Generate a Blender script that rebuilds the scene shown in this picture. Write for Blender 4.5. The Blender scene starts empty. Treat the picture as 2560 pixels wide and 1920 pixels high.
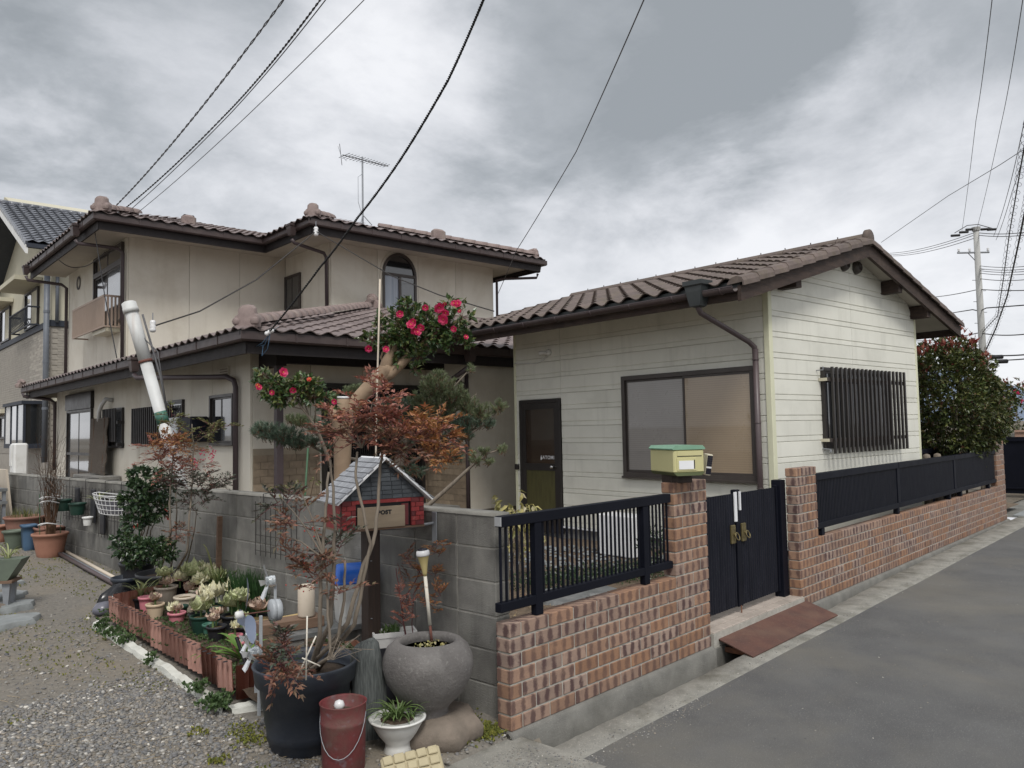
import bpy, math, random
import numpy as np
from mathutils import Vector, Matrix, noise
rad = math.radians
random.seed(7)
sc = bpy.context.scene
C = bpy.data.collections.new('place'); sc.collection.children.link(C)

# ---------------------------------------------------------------- camera
YAW, PITCH, ROLL, FPX = rad(43.19), rad(3.376), rad(-1.1045), 1953.8
CAM = Vector((-3.347, -3.103, 1.6907))
fw = Vector((math.cos(PITCH)*math.cos(YAW), math.cos(PITCH)*math.sin(YAW), math.sin(PITCH)))
rt = Vector((math.sin(YAW), -math.cos(YAW), 0)); up = rt.cross(fw)
rt, up = rt*math.cos(ROLL)+up*math.sin(ROLL), -rt*math.sin(ROLL)+up*math.cos(ROLL)
cd = bpy.data.cameras.new('camera'); cam = bpy.data.objects.new('camera', cd); C.objects.link(cam)
cd.sensor_width = 36; cd.lens = FPX/2560*36; cd.clip_start = .05; cd.clip_end = 9000
M4 = Matrix((rt, up, -fw)).transposed().to_4x4(); M4.translation = CAM
cam.matrix_world = M4
sc.camera = cam

# ---------------------------------------------------------------- sky, sun, exposure
SUN_EL, SUN_AZ = 52, 232          # azimuth of the direction towards the sun, measured from +x to +y
w = bpy.data.worlds.new('World'); sc.world = w; w.use_nodes = True
nt = w.node_tree; nt.nodes.clear(); N = nt.nodes.new; L = nt.links.new
def math_n(nt, op, a, b=None, c=None, clamp=False):
    n = nt.nodes.new('ShaderNodeMath'); n.operation = op; n.use_clamp = clamp
    for i, v in enumerate((a, b, c)):
        if v is None: continue
        if isinstance(v, (int, float)): n.inputs[i].default_value = v
        else: nt.links.new(v, n.inputs[i])
    return n.outputs[0]
def build_sky():
    tc = N('ShaderNodeTexCoord'); sep = N('ShaderNodeSeparateXYZ'); L(tc.outputs['Generated'], sep.inputs[0])
    z = math_n(nt, 'MAXIMUM', sep.outputs[2], 0.0)
    den = math_n(nt, 'ADD', z, .30)
    u = math_n(nt, 'DIVIDE', sep.outputs[0], den); v = math_n(nt, 'DIVIDE', sep.outputs[1], den)
    cmb = N('ShaderNodeCombineXYZ'); L(u, cmb.inputs[0]); L(v, cmb.inputs[1])
    def nz(scale, det, rough, off, dist=0.0):
        mp = N('ShaderNodeMapping'); mp.inputs['Location'].default_value = off; L(cmb.outputs[0], mp.inputs[0])
        n = N('ShaderNodeTexNoise'); n.inputs['Scale'].default_value = scale; n.inputs['Detail'].default_value = det
        n.inputs['Roughness'].default_value = rough; n.inputs['Distortion'].default_value = dist
        L(mp.outputs[0], n.inputs['Vector']); return n.outputs['Fac']
    big = nz(SKY[0], 3.0, .5, SKY[1]); mid = nz(2.0, 8, .60, (3.1, 7.7, 0), .25); fine = nz(5.5, 8, .62, (1.2, 5.5, 2.0), .3)
    f = math_n(nt, 'MULTIPLY', big, .56); f = math_n(nt, 'MULTIPLY_ADD', mid, .33, f); f = math_n(nt, 'MULTIPLY_ADD', fine, .14, f)
    # darker rain clouds high up in three places of the sky
    for (dx, dy, dz), r, k in BLOBS:
        vm = N('ShaderNodeVectorMath'); vm.operation = 'DISTANCE'; L(tc.outputs['Generated'], vm.inputs[0]); vm.inputs[1].default_value = (dx, dy, dz)
        d = math_n(nt, 'MULTIPLY_ADD', mid, .30, vm.outputs['Value'])
        mr = N('ShaderNodeMapRange'); mr.interpolation_type = 'SMOOTHSTEP'; L(d, mr.inputs[0])
        mr.inputs[1].default_value = r*.35+.14; mr.inputs[2].default_value = r+.16; mr.inputs[3].default_value = k; mr.inputs[4].default_value = 0
        f = math_n(nt, 'SUBTRACT', f, mr.outputs[0])
    cr = N('ShaderNodeValToRGB'); L(f, cr.inputs[0]); e = cr.color_ramp.elements
    e[0].position = .24; e[0].color = (.31, .335, .36, 1)
    e[1].position = .58; e[1].color = (.84, .85, .88, 1)
    e.new(.33).color = (.41, .435, .465, 1); e.new(.41).color = (.56, .58, .615, 1); e.new(.49).color = (.70, .715, .75, 1)
    sk = N('ShaderNodeTexSky'); sk.sky_type = 'NISHITA'; sk.sun_disc = False
    sk.sun_elevation = rad(SUN_EL); sk.sun_rotation = rad(90-SUN_AZ)
    b1 = N('ShaderNodeBackground'); L(sk.outputs[0], b1.inputs[0]); b1.inputs[1].default_value = .05
    b2 = N('ShaderNodeBackground'); L(cr.outputs[0], b2.inputs[0]); b2.inputs[1].default_value = SKYGAIN
    # pale band of thinner cloud towards the horizon
    mx = N('ShaderNodeMixShader'); mx.inputs[0].default_value = .93
    L(b1.outputs[0], mx.inputs[1]); L(b2.outputs[0], mx.inputs[2])
    o = N('ShaderNodeOutputWorld'); L(mx.outputs[0], o.inputs[0])
def direction(px, py):
    d = rt*(px-1280) - up*(py-960) + fw*FPX
    return d.normalized()
SKY = (.8, (2.3, .6, 0)); SKYGAIN = .74
BLOBS = [(tuple(direction(420, 60)), .30, .17), (tuple(direction(1560, 120)), .28, .20), (tuple(direction(1980, 330)), .16, .06), (tuple(direction(-500, 0)), .3, .15), (tuple(direction(2700, -500)), .5, .16), (tuple(direction(300, -900)), .5, .1)]
build_sky()
sd = bpy.data.lights.new('sun', 'SUN'); sd.energy = 1.5; sd.angle = rad(16); sd.color = (1, .97, .92)
sun = bpy.data.objects.new('sun', sd); C.objects.link(sun)
sv = Vector((math.cos(rad(SUN_EL))*math.cos(rad(SUN_AZ)), math.cos(rad(SUN_EL))*math.sin(rad(SUN_AZ)), math.sin(rad(SUN_EL))))
sun.rotation_euler = sv.to_track_quat('Z', 'Y').to_euler(); sun.location = sv*60
vs = sc.view_settings; vs.view_transform = 'Standard'; vs.look = 'None'; vs.exposure = 0.62; vs.gamma = 1; vs.use_curve_mapping = False

# ---------------------------------------------------------------- materials
def ramp(nt, fac, stops):
    r = nt.nodes.new('ShaderNodeValToRGB'); e = r.color_ramp.elements
    while len(e) < len(stops): e.new(.5)
    for i, (p, c) in enumerate(stops):
        e[i].position = p; e[i].color = (*c, 1)
    nt.links.new(fac, r.inputs[0]); return r.outputs[0]
def mixc(nt, fac, a, b, mode='MIX'):
    m = nt.nodes.new('ShaderNodeMix'); m.data_type = 'RGBA'; m.blend_type = mode
    for k, v in ((0, fac), (6, a), (7, b)):
        if isinstance(v, (int, float)): m.inputs[k].default_value = v
        elif isinstance(v, tuple): m.inputs[k].default_value = (*v, 1)
        else: nt.links.new(v, m.inputs[k])
    return m.outputs[2]
def noisen(nt, vec, scale, det=4, rough=.55, dist=0):
    n = nt.nodes.new('ShaderNodeTexNoise'); n.inputs['Scale'].default_value = scale; n.inputs['Detail'].default_value = det
    n.inputs['Roughness'].default_value = rough; n.inputs['Distortion'].default_value = dist
    nt.links.new(vec, n.inputs['Vector']); return n.outputs['Fac']
def mapped(nt, vec, scale):
    mp = nt.nodes.new('ShaderNodeMapping'); mp.inputs['Scale'].default_value = scale; nt.links.new(vec, mp.inputs[0]); return mp.outputs[0]
MATS = {}
def mat(name, c1, c2=None, scale=6, rough=.75, bump=.0, bscale=60, metal=0, vary=.0, grime=None, gscale=1.2, gamt=.5,
        stretch=None, fine=None, alpha=None, trans=0, world=False, island=None, sss=0, coat=0, spec=.5, streak=None, emis=None):
    """procedural surface: two-tone noise, fine speckle, large grime, vertical streaks, bump, per-object variation"""
    m = bpy.data.materials.new(name); m.use_nodes = True; nt = m.node_tree; b = nt.nodes['Principled BSDF']
    MATS[name] = m
    tc = nt.nodes.new('ShaderNodeTexCoord'); oi = nt.nodes.new('ShaderNodeObjectInfo')
    if world:
        g = nt.nodes.new('ShaderNodeNewGeometry'); vec = g.outputs['Position']
    else:
        va = nt.nodes.new('ShaderNodeVectorMath'); va.operation = 'ADD'
        cb = nt.nodes.new('ShaderNodeCombineXYZ'); r = math_n(nt, 'MULTIPLY', oi.outputs['Random'], 57.0)
        for i in range(3): nt.links.new(r, cb.inputs[i])
        nt.links.new(tc.outputs['Object'], va.inputs[0]); nt.links.new(cb.outputs[0], va.inputs[1]); vec = va.outputs[0]
    sv_ = mapped(nt, vec, stretch) if stretch else vec
    if island:
        gg = nt.nodes.new('ShaderNodeNewGeometry')
        st = [(i/max(1, len(island)-1), c) for i, c in enumerate(island)]
        col = ramp(nt, gg.outputs['Random Per Island'], st)
    else:
        col = ramp(nt, noisen(nt, sv_, scale, 5, .6), [(.32, c1), (.68, c2 or tuple(x*.82 for x in c1))])
    if fine:
        col = mixc(nt, math_n(nt, 'MULTIPLY', ramp_fac(nt, noisen(nt, vec, fine[0], 2, .7), .58, .72), fine[2]), col, fine[1])
    if grime:
        col = mixc(nt, math_n(nt, 'MULTIPLY', ramp_fac(nt, noisen(nt, vec, gscale, 6, .65, .3), .45, .72), gamt), col, grime)
    if streak:
        sv2 = mapped(nt, vec, (streak[1], streak[1], .35))
        col = mixc(nt, math_n(nt, 'MULTIPLY', ramp_fac(nt, noisen(nt, sv2, 1.0, 5, .6), .50, .75), streak[2]), col, streak[0])
    if vary:
        hv = nt.nodes.new('ShaderNodeHueSaturation'); nt.links.new(col, hv.inputs['Color'])
        nt.links.new(math_n(nt, 'MULTIPLY_ADD', oi.outputs['Random'], vary*2, 1-vary), hv.inputs['Value']); col = hv.outputs[0]
    nt.links.new(col, b.inputs['Base Color'])
    b.inputs['Roughness'].default_value = rough; b.inputs['Metallic'].default_value = metal
    b.inputs['Specular IOR Level'].default_value = spec
    rn = noisen(nt, sv_, scale*1.7, 4, .6)
    if rough > .15: nt.links.new(math_n(nt, 'MULTIPLY_ADD', rn, .24, rough-.12), b.inputs['Roughness'])
    if bump:
        bp = nt.nodes.new('ShaderNodeBump'); bp.inputs['Strength'].default_value = min(1, bump); bp.inputs['Distance'].default_value = .01
        nt.links.new(noisen(nt, mapped(nt, vec, stretch) if stretch else vec, bscale, 6, .65), bp.inputs['Height']); nt.links.new(bp.outputs[0], b.inputs['Normal'])
    if alpha is not None: b.inputs['Alpha'].default_value = alpha
    if trans: b.inputs['Transmission Weight'].default_value = trans
    if coat: b.inputs['Coat Weight'].default_value = coat
    if sss:
        tr = nt.nodes.new('ShaderNodeBsdfTranslucent'); nt.links.new(col, tr.inputs[0])
        mx = nt.nodes.new('ShaderNodeMixShader'); mx.inputs[0].default_value = sss
        nt.links.new(b.outputs[0], mx.inputs[1]); nt.links.new(tr.outputs[0], mx.inputs[2])
        nt.links.new(mx.outputs[0], nt.nodes['Material Output'].inputs[0])
    return m
def ramp_fac(nt, fac, a, b_):
    r = nt.nodes.new('ShaderNodeMapRange'); r.interpolation_type = 'SMOOTHSTEP'
    nt.links.new(fac, r.inputs[0]); r.inputs[1].default_value = a; r.inputs[2].default_value = b_; return r.outputs[0]

# ---------------------------------------------------------------- mesh builder
OFF = {}          # frame position of every object's origin
class MB:
    def __init__(s): s.v = []; s.f = []
    def add(s, vs, fs):
        n = len(s.v); s.v += [tuple(v) for v in vs]; s.f += [tuple(i+n for i in f) for f in fs]
    def box(s, c, d, rot=None, ch=0):
        """box of full size d at c, optional rotation Matrix, optional chamfer of the vertical silhouette"""
        x, y, z = d[0]/2, d[1]/2, d[2]/2
        if ch:
            k = ch; vs = []; fs = []
            for a, zz in ((k, -z), (0, -z+k), (0, z-k), (k, z)):
                X, Y = x-a, y-a
                vs += [(-X+k, -Y, zz), (X-k, -Y, zz), (X, -Y+k, zz), (X, Y-k, zz), (X-k, Y, zz), (-X+k, Y, zz), (-X, Y-k, zz), (-X, -Y+k, zz)]
            fs.append(tuple(range(7, -1, -1))); fs.append(tuple(range(24, 32)))
            for r in range(3):
                for i in range(8): fs.append((r*8+i, r*8+(i+1) % 8, (r+1)*8+(i+1) % 8, (r+1)*8+i))
        else:
            vs = [(-x, -y, -z), (x, -y, -z), (x, y, -z), (-x, y, -z), (-x, -y, z), (x, -y, z), (x, y, z), (-x, y, z)]
            fs = [(3, 2, 1, 0), (4, 5, 6, 7), (0, 1, 5, 4), (1, 2, 6, 5), (2, 3, 7, 6), (3, 0, 4, 7)]
        c = Vector(c); vs = [Vector(v) for v in vs]
        if rot is not None: vs = [rot @ v for v in vs]
        s.add([v+c for v in vs], fs); return s
    def bb(s, x0, x1, y0, y1, z0, z1, ch=0):
        return s.box(((x0+x1)/2, (y0+y1)/2, (z0+z1)/2), (abs(x1-x0), abs(y1-y0), abs(z1-z0)), None, ch)
    def tube(s, pts, r, seg=8, cap=True):
        pts = [Vector(p) for p in pts]; n = len(pts)
        rs = r if isinstance(r, (list, tuple)) else [r]*n
        prev = None; vs = []
        for i, p in enumerate(pts):
            t = (pts[min(i+1, n-1)]-pts[max(i-1, 0)])
            if t.length < 1e-9: t = Vector((0, 0, 1))
            t.normalize()
            if prev is None:
                a = Vector((0, 0, 1)) if abs(t.z) < .9 else Vector((1, 0, 0)); x = t.cross(a).normalized()
            else:
                x = (prev - t*prev.dot(t)); x = x.normalized() if x.length > 1e-6 else t.orthogonal().normalized()
            prev = x; y = t.cross(x)
            for k in range(seg):
                a = 2*math.pi*k/seg; vs.append(p + (x*math.cos(a)+y*math.sin(a))*rs[i])
        fs = [(i*seg+k, i*seg+(k+1) % seg, (i+1)*seg+(k+1) % seg, (i+1)*seg+k) for i in range(n-1) for k in range(seg)]
        if cap: fs += [tuple(range(seg-1, -1, -1)), tuple(range((n-1)*seg, n*seg))]
        s.add(vs, fs); return s
    def lathe(s, prof, c=(0, 0, 0), seg=24, sx=1, sy=1, wob=0, rot=0):
        c = Vector(c); vs = []; fs = []
        for j, (r, z) in enumerate(prof):
            for k in range(seg):
                a = 2*math.pi*k/seg+rot; rr = r*(1+wob*noise.noise((math.cos(a)*2, math.sin(a)*2, z*6)))
                vs.append(c+Vector((rr*math.cos(a)*sx, rr*math.sin(a)*sy, z)))
        for j in range(len(prof)-1):
            for k in range(seg): fs.append((j*seg+k, j*seg+(k+1) % seg, (j+1)*seg+(k+1) % seg, (j+1)*seg+k))
        if prof[0][0] > 1e-4: fs.append(tuple(range(seg-1, -1, -1)))
        if prof[-1][0] > 1e-4: fs.append(tuple(range((len(prof)-1)*seg, len(prof)*seg)))
        s.add(vs, fs); return s
    def prism(s, poly, axis, a, b):
        """extrude 2D polygon along axis ('x','y','z') from a to b"""
        n = len(poly)
        def P(p, t): return {'x': (t, p[0], p[1]), 'y': (p[0], t, p[1]), 'z': (p[0], p[1], t)}[axis]
        vs = [P(p, a) for p in poly]+[P(p, b) for p in poly]
        fs = [tuple(range(n-1, -1, -1)), tuple(range(n, 2*n))]+[(i, (i+1) % n, n+(i+1) % n, n+i) for i in range(n)]
        s.add(vs, fs); return s
    def slab(s, quad, th):
        """thick sheet: quad (list of points), thickness th downwards along its normal"""
        q = [Vector(p) for p in quad]; nrm = (q[1]-q[0]).cross(q[-1]-q[0]).normalized()
        if nrm.z < 0: nrm = -nrm
        n = len(q); vs = q+[p-nrm*th for p in q]
        s.add(vs, [tuple(range(n)), tuple(range(2*n-1, n-1, -1))]+[(i, (i+1) % n, n+(i+1) % n, n+i) for i in range(n)]); return s
    def leaf(s, p, d, nrm, ln, wd, fold=.25, curl=.2):
        d = d.normalized(); x = d.cross(nrm)
        if x.length < 1e-5: x = d.orthogonal()
        x.normalize(); n = x.cross(d)
        tip = p+d*ln-n*ln*curl; m = p+d*ln*.45
        s.add([p, m+x*wd/2+n*wd*fold, tip, m-x*wd/2+n*wd*fold, m], [(0, 4, 1), (4, 2, 1), (0, 3, 4), (4, 3, 2)]); return s
    def mesh(s, name, smooth=False, c=(0, 0, 0)):
        me = bpy.data.meshes.new(name); me.from_pydata([(a-c[0], b-c[1], d-c[2]) for a, b, d in s.v], [], s.f)
        if smooth: me.polygons.foreach_set('use_smooth', [True]*len(me.polygons))
        return me
    def build(s, name, m, parent=None, smooth=False, label=None, kind=None, fixn=False):
        xs = list(zip(*s.v)); c = tuple((min(a)+max(a))/2 for a in xs)
        me = s.mesh(name, smooth, c); me.materials.append(m if not isinstance(m, str) else MATS[m])
        if fixn:
            import bmesh
            bm = bmesh.new(); bm.from_mesh(me); bmesh.ops.recalc_face_normals(bm, faces=bm.faces); bm.to_mesh(me); bm.free()
        if smooth == 'auto': me.polygons.foreach_set('use_smooth', [True]*len(me.polygons)); me.set_sharp_from_angle(angle=rad(40))
        return link(name, me, parent, c, label=label, kind=kind)
def link(name, me, parent, pos, rot=None, label=None, kind=None, scale=None):
    o = bpy.data.objects.new(name, me); C.objects.link(o)
    po = Vector(OFF[parent]) if parent else Vector((0, 0, 0))
    if parent: o.parent = parent
    o.location = Vector(pos)-po; OFF[o] = tuple(pos)
    if rot is not None: o.rotation_euler = rot
    if scale is not None: o.scale = scale if not isinstance(scale, (int, float)) else (scale,)*3
    if label: o['label'] = label
    if kind: o['kind'] = kind
    return o
def tag(o, label, cat, group=None, kind=None):
    o['label'] = label; o['category'] = cat
    if group: o['group'] = group
    if kind: o['kind'] = kind
    return o
FR = {'w': (0.0, Vector((0, 0, 0))), 'h': (rad(-4.93), Vector((0, 0, 0))), 'a': (rad(-5.9), Vector((4.894, .720, 0)))}
def thing(name, label, cat, base, frame='w', group=None):
    """Empty at the base of a thing; children are then given in coordinates of that frame"""
    o = bpy.data.objects.new(name, None); C.objects.link(o); th, fo = FR[frame]
    o.location = fo + Matrix.Rotation(th, 3, 'Z') @ Vector(base); o.rotation_euler = (0, 0, th); OFF[o] = tuple(base)
    o.empty_display_size = .1
    return tag(o, label, cat, group)
def local(name, label, cat, at, rz=0, group=None, tilt=None):
    """Empty with a frame of its own: children are given relative to it"""
    o = bpy.data.objects.new(name, None); C.objects.link(o); o.location = at
    o.rotation_euler = (tilt[0], tilt[1], rz) if tilt else (0, 0, rz); OFF[o] = (0, 0, 0); o.empty_display_size = .05
    return tag(o, label, cat, group)
def copy_tree(o, parent=None):
    c = o.copy(); C.objects.link(c)
    if parent: c.parent = parent
    OFF[c] = OFF[o]
    for ch in list(o.children): copy_tree(ch, c)
    return c
def frw(frame, p):
    th, fo = FR[frame]; return fo + Matrix.Rotation(th, 3, 'Z') @ Vector(p)
def at(px, py, depth):
    "world point seen towards photo pixel (px, py) at the given distance along the view axis"
    return CAM + (rt*(px-1280) - up*(py-960) + fw*FPX)*(depth/FPX)
def gz(y): return .04*max(0, min(y, 30))
def R(a, b): return random.uniform(a, b)
# ---------------------------------------------------------------- palette
def brick_mat():
    m = mat('brick', (.33, .175, .092), (.25, .135, .080), scale=14, rough=.85, bump=.3, bscale=90, vary=.13)
    nt = m.node_tree; b = nt.nodes['Principled BSDF']; col = b.inputs['Base Color'].links[0].from_socket
    oi = nt.nodes.new('ShaderNodeObjectInfo'); tc = nt.nodes.new('ShaderNodeTexCoord')
    hs = nt.nodes.new('ShaderNodeHueSaturation'); nt.links.new(col, hs.inputs['Color'])
    r2 = nt.nodes.new('ShaderNodeTexWhiteNoise'); nt.links.new(oi.outputs['Random'], r2.inputs['Vector'])
    nt.links.new(math_n(nt, 'MULTIPLY_ADD', r2.outputs['Value'], .38, .58), hs.inputs['Saturation'])
    sep = nt.nodes.new('ShaderNodeSeparateXYZ'); nt.links.new(tc.outputs['Object'], sep.inputs[0])
    ph = math_n(nt, 'MULTIPLY', oi.outputs['Random'], 37.0)
    # burnt kiln marks: upright dark ovals along the face
    ax = math_n(nt, 'ADD', math_n(nt, 'ADD', sep.outputs[0], sep.outputs[1]), math_n(nt, 'MULTIPLY', r2.outputs['Value'], .08))
    wv = math_n(nt, 'SINE', math_n(nt, 'MULTIPLY_ADD', ax, 72.0, ph))
    vx = math_n(nt, 'MULTIPLY', sep.outputs[2], 30.0); vz = math_n(nt, 'MULTIPLY', vx, vx)
    va = nt.nodes.new('ShaderNodeVectorMath'); va.operation = 'ADD'; cb = nt.nodes.new('ShaderNodeCombineXYZ')
    for i in range(3): nt.links.new(ph, cb.inputs[i])
    nt.links.new(tc.outputs['Object'], va.inputs[0]); nt.links.new(cb.outputs[0], va.inputs[1])
    nn = noisen(nt, va.outputs[0], 16, 3, .6); n2 = noisen(nt, va.outputs[0], 150, 3, .7)
    f = math_n(nt, 'SUBTRACT', math_n(nt, 'MULTIPLY_ADD', nn, 4.0, wv), math_n(nt, 'MULTIPLY', vz, .35))
    f = math_n(nt, 'MULTIPLY_ADD', n2, 1.4, f)
    spot = ramp_fac(nt, f, 2.1, 3.6)
    amt = math_n(nt, 'MULTIPLY', spot, math_n(nt, 'MULTIPLY_ADD', r2.outputs['Value'], -.45, .95))
    c2 = mixc(nt, amt, hs.outputs[0], (.070, .036, .036))
    # worn paler sand on some
    nt.links.new(c2, b.inputs['Base Color'])
brick_mat()
mat('mortar', (.46, .44, .39), (.36, .345, .305), scale=30, rough=.95, bump=.4, bscale=120, grime=(.22, .21, .18), gscale=2.5)
mat('asphalt', (.140, .140, .137), (.098, .098, .098), scale=1.6, rough=.92, bump=1, bscale=150, fine=(140, (.30, .30, .285), .7), grime=(.20, .185, .15), gscale=.55, gamt=.5, world=True)
mat('concrete', (.21, .205, .185), (.135, .132, .12), scale=5, rough=.93, bump=.55, bscale=90, fine=(160, (.38, .37, .34), .5), grime=(.10, .098, .085), gscale=2.2, gamt=.6, world=True)
mat('kerb_concrete', (.32, .31, .275), (.21, .205, .185), scale=6, rough=.95, bump=.9, bscale=110, fine=(90, (.50, .47, .40), .75), grime=(.11, .105, .08), gscale=3.5, gamt=.75, world=True)
mat('block', (.23, .225, .205), (.145, .14, .13), scale=5, rough=.95, bump=.55, bscale=130, fine=(190, (.27, .26, .235), .45), grime=(.075, .073, .066), gscale=1.6, gamt=.7, streak=((.07, .069, .062), 9, .55), vary=.09, world=False)
mat('block_cap', (.26, .25, .225), (.18, .175, .155), scale=8, rough=.95, bump=.5, bscale=120, grime=(.09, .088, .078), gscale=3, world=True)
mat('dirt', (.155, .130, .098), (.095, .08, .06), scale=9, rough=.97, bump=.9, bscale=70, fine=(120, (.30, .27, .22), .5), grime=(.19, .165, .125), gscale=.9, gamt=.7, world=True)
mat('garden_soil', (.17, .125, .085), (.085, .062, .042), scale=18, rough=.98, bump=1, bscale=60, fine=(90, (.34, .29, .2), .55), world=True)
mat('gravel_bed', (.22, .20, .172), (.14, .13, .112), scale=30, rough=.95, bump=1, bscale=80, fine=(70, (.27, .26, .24), .6), grime=(.24, .20, .145), gscale=.9, gamt=.7, world=True)
mat('pebble', (.2, .2, .2), rough=.75, island=[(.09, .09, .095), (.16, .16, .16), (.20, .195, .185), (.26, .24, .205), (.12, .12, .125), (.30, .26, .21), (.18, .175, .165), (.14, .14, .145), (.23, .215, .19), (.19, .165, .13), (.11, .115, .12), (.60, .57, .51)], bump=.2, bscale=90)
mat('moss', (.2, .2, .05), rough=.9, island=[(.08, .10, .02), (.16, .18, .03), (.28, .27, .05), (.10, .11, .03)], sss=.2)
mat('grass', (.1, .2, .05), rough=.6, island=[(.045, .09, .025), (.07, .13, .035), (.10, .15, .045), (.035, .07, .02)], sss=.25)
mat('tile_floor', (.44, .38, .33), (.36, .31, .27), scale=12, rough=.75, vary=.08, bump=.15, grime=(.2, .18, .15), gscale=3)
mat('rust_plate', (.125, .058, .042), (.085, .042, .034), scale=5, rough=.8, bump=.25, bscale=60, fine=(70, (.24, .17, .13), .3), grime=(.16, .10, .07), gscale=3, gamt=.5)
mat('rusty_edge', (.22, .10, .055), (.12, .06, .04), scale=12, rough=.9, bump=.4)
mat('black_metal', (.0035, .0045, .009), (.006, .007, .013), scale=3, rough=.55, vary=.1, spec=.15)
mat('black_gate', (.004, .005, .010), (.012, .013, .020), scale=9, rough=.55, fine=(60, (.08, .085, .10), .16), vary=.1, stretch=(1, 1, .25), spec=.2)
mat('grey_edge', (.35, .36, .37), rough=.5)
mat('brass', (.22, .18, .085), (.13, .105, .05), scale=30, rough=.5, metal=.6, bump=.1)
mat('white_paint', (.78, .79, .80), (.72, .73, .75), rough=.45)
mat('siding', (.74, .735, .655), (.68, .675, .60), scale=1.6, rough=.62, bump=.05, bscale=9, grime=(.44, .44, .38), gscale=1.4, gamt=.30, streak=((.42, .42, .36), 7, .25), vary=.015)
mat('siding_trim', (.68, .68, .50), (.60, .60, .44), scale=3, rough=.6)
mat('roof_tile', (.145, .110, .096), (.100, .077, .068), scale=9, rough=.72, bump=.2, bscale=60, vary=.16, fine=(45, (.25, .21, .165), .4), grime=(.105, .085, .05), gscale=5, gamt=.55)
mat('roof_tile_house', (.19, .150, .142), (.15, .118, .113), scale=7, rough=.55, bump=.12, bscale=50, vary=.12, grime=(.30, .25, .23), gscale=4, gamt=.4)
mat('roof_stone', (.26, .20, .185), (.18, .135, .125), scale=12, rough=.75, bump=.25, bscale=50, grime=(.33, .28, .24), gscale=6, gamt=.5)
mat('roof_deck', (.05, .035, .03), rough=.9)
mat('dark_wood', (.026, .017, .014), (.055, .034, .025), scale=5, rough=.8, stretch=(1, 1, 8), bump=.3, bscale=30, grime=(.09, .065, .05), gscale=3, gamt=.5)
mat('gutter', (.062, .043, .041), (.048, .034, .033), scale=4, rough=.5, grime=(.12, .095, .085), gscale=3, gamt=.35)
mat('gutter_dark', (.026, .032, .034), (.04, .045, .045), scale=6, rough=.55)
mat('pipe_brown', (.10, .076, .078), (.08, .06, .062), scale=3, rough=.45)
mat('stucco', (.66, .625, .54), (.60, .565, .49), scale=1.2, rough=.92, bump=.3, bscale=180, grime=(.43, .375, .29), gscale=.8, gamt=.45, streak=((.42, .375, .30), 3.5, .28), fine=(120, (.50, .45, .37), .3))
mat('joint', (.30, .26, .20), rough=.95)
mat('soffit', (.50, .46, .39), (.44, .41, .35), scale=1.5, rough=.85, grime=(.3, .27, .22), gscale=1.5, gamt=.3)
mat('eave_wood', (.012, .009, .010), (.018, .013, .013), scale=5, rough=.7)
mat('foundation', (.22, .215, .20), (.16, .155, .145), scale=5, rough=.93, bump=.3)
mat('dado_tile', (.30, .235, .165), (.22, .17, .12), scale=10, rough=.75, vary=.22, bump=.2)
mat('dado_joint', (.33, .28, .21), rough=.9)
mat('frame_dark', (.020, .017, .016), (.028, .024, .022), scale=3, rough=.4)
mat('frame_bronze', (.045, .036, .032), (.06, .05, .044), scale=3, rough=.45)
mat('brown_post', (.07, .052, .055), (.055, .04, .044), scale=3, rough=.5)
def glass(name, c, rough=.08, c2=None):
    m = mat(name, c, c2 or tuple(x*.8 for x in c), scale=1.3, rough=rough, spec=.8, coat=1); return m
glass('glass_dark', (.02, .022, .024)); glass('glass_grey', (.10, .105, .11), .12); glass('glass_frost', (.16, .175, .175), .3)
def blind_mat(name, c, pitch=.05):
    m = mat(name, c, tuple(x*.9 for x in c), scale=2, rough=.30, spec=.6, coat=.9)
    nt = m.node_tree; b = nt.nodes['Principled BSDF']; col = b.inputs['Base Color'].links[0].from_socket
    g = nt.nodes.new('ShaderNodeNewGeometry'); sep = nt.nodes.new('ShaderNodeSeparateXYZ'); nt.links.new(g.outputs['Position'], sep.inputs[0])
    wv = math_n(nt, 'SINE', math_n(nt, 'MULTIPLY', sep.outputs[2], 2*math.pi/pitch))
    nt.links.new(mixc(nt, math_n(nt, 'MULTIPLY_ADD', wv, .09, .09), col, (.05, .04, .03)), b.inputs['Base Color'])
blind_mat('blind_tan', (.36, .275, .185), .026); blind_mat('blind_grey', (.29, .27, .25), .026)
mat('door_olive', (.085, .080, .030), (.06, .055, .022), scale=4, rough=.35, stretch=(6, 6, 1))
glass('door_glass', (.035, .02, .012), .2, (.02, .015, .012))
mat('chrome', (.6, .6, .6), rough=.25, metal=1)
mat('plastic_white', (.72, .72, .70), (.66, .66, .63), scale=4, rough=.45, grime=(.45, .43, .38), gscale=4, gamt=.3)
mat('plastic_blue', (.025, .15, .62), (.02, .12, .52), scale=4, rough=.35)
mat('mailbox_yellow', (.55, .52, .27), (.50, .47, .24), scale=4, rough=.45)
mat('mailbox_green', (.20, .36, .25), (.14, .28, .19), scale=5, rough=.45)
mat('mailbox_under', (.10, .12, .05), rough=.6)
mat('cream_plastic', (.62, .58, .45), rough=.5)
mat('solar_cell', (.012, .012, .022), rough=.15)
mat('camellia_leaf', (.05, .1, .03), rough=.30, island=[(.03, .06, .022), (.045, .09, .03), (.07, .125, .04), (.10, .155, .045), (.035, .07, .025), (.16, .18, .055), (.12, .11, .05)], sss=.12, spec=.6)
mat('dark_leaf', (.05, .1, .03), rough=.33, island=[(.016, .036, .016), (.028, .056, .024), (.045, .08, .032), (.07, .10, .042)], sss=.1)
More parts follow.
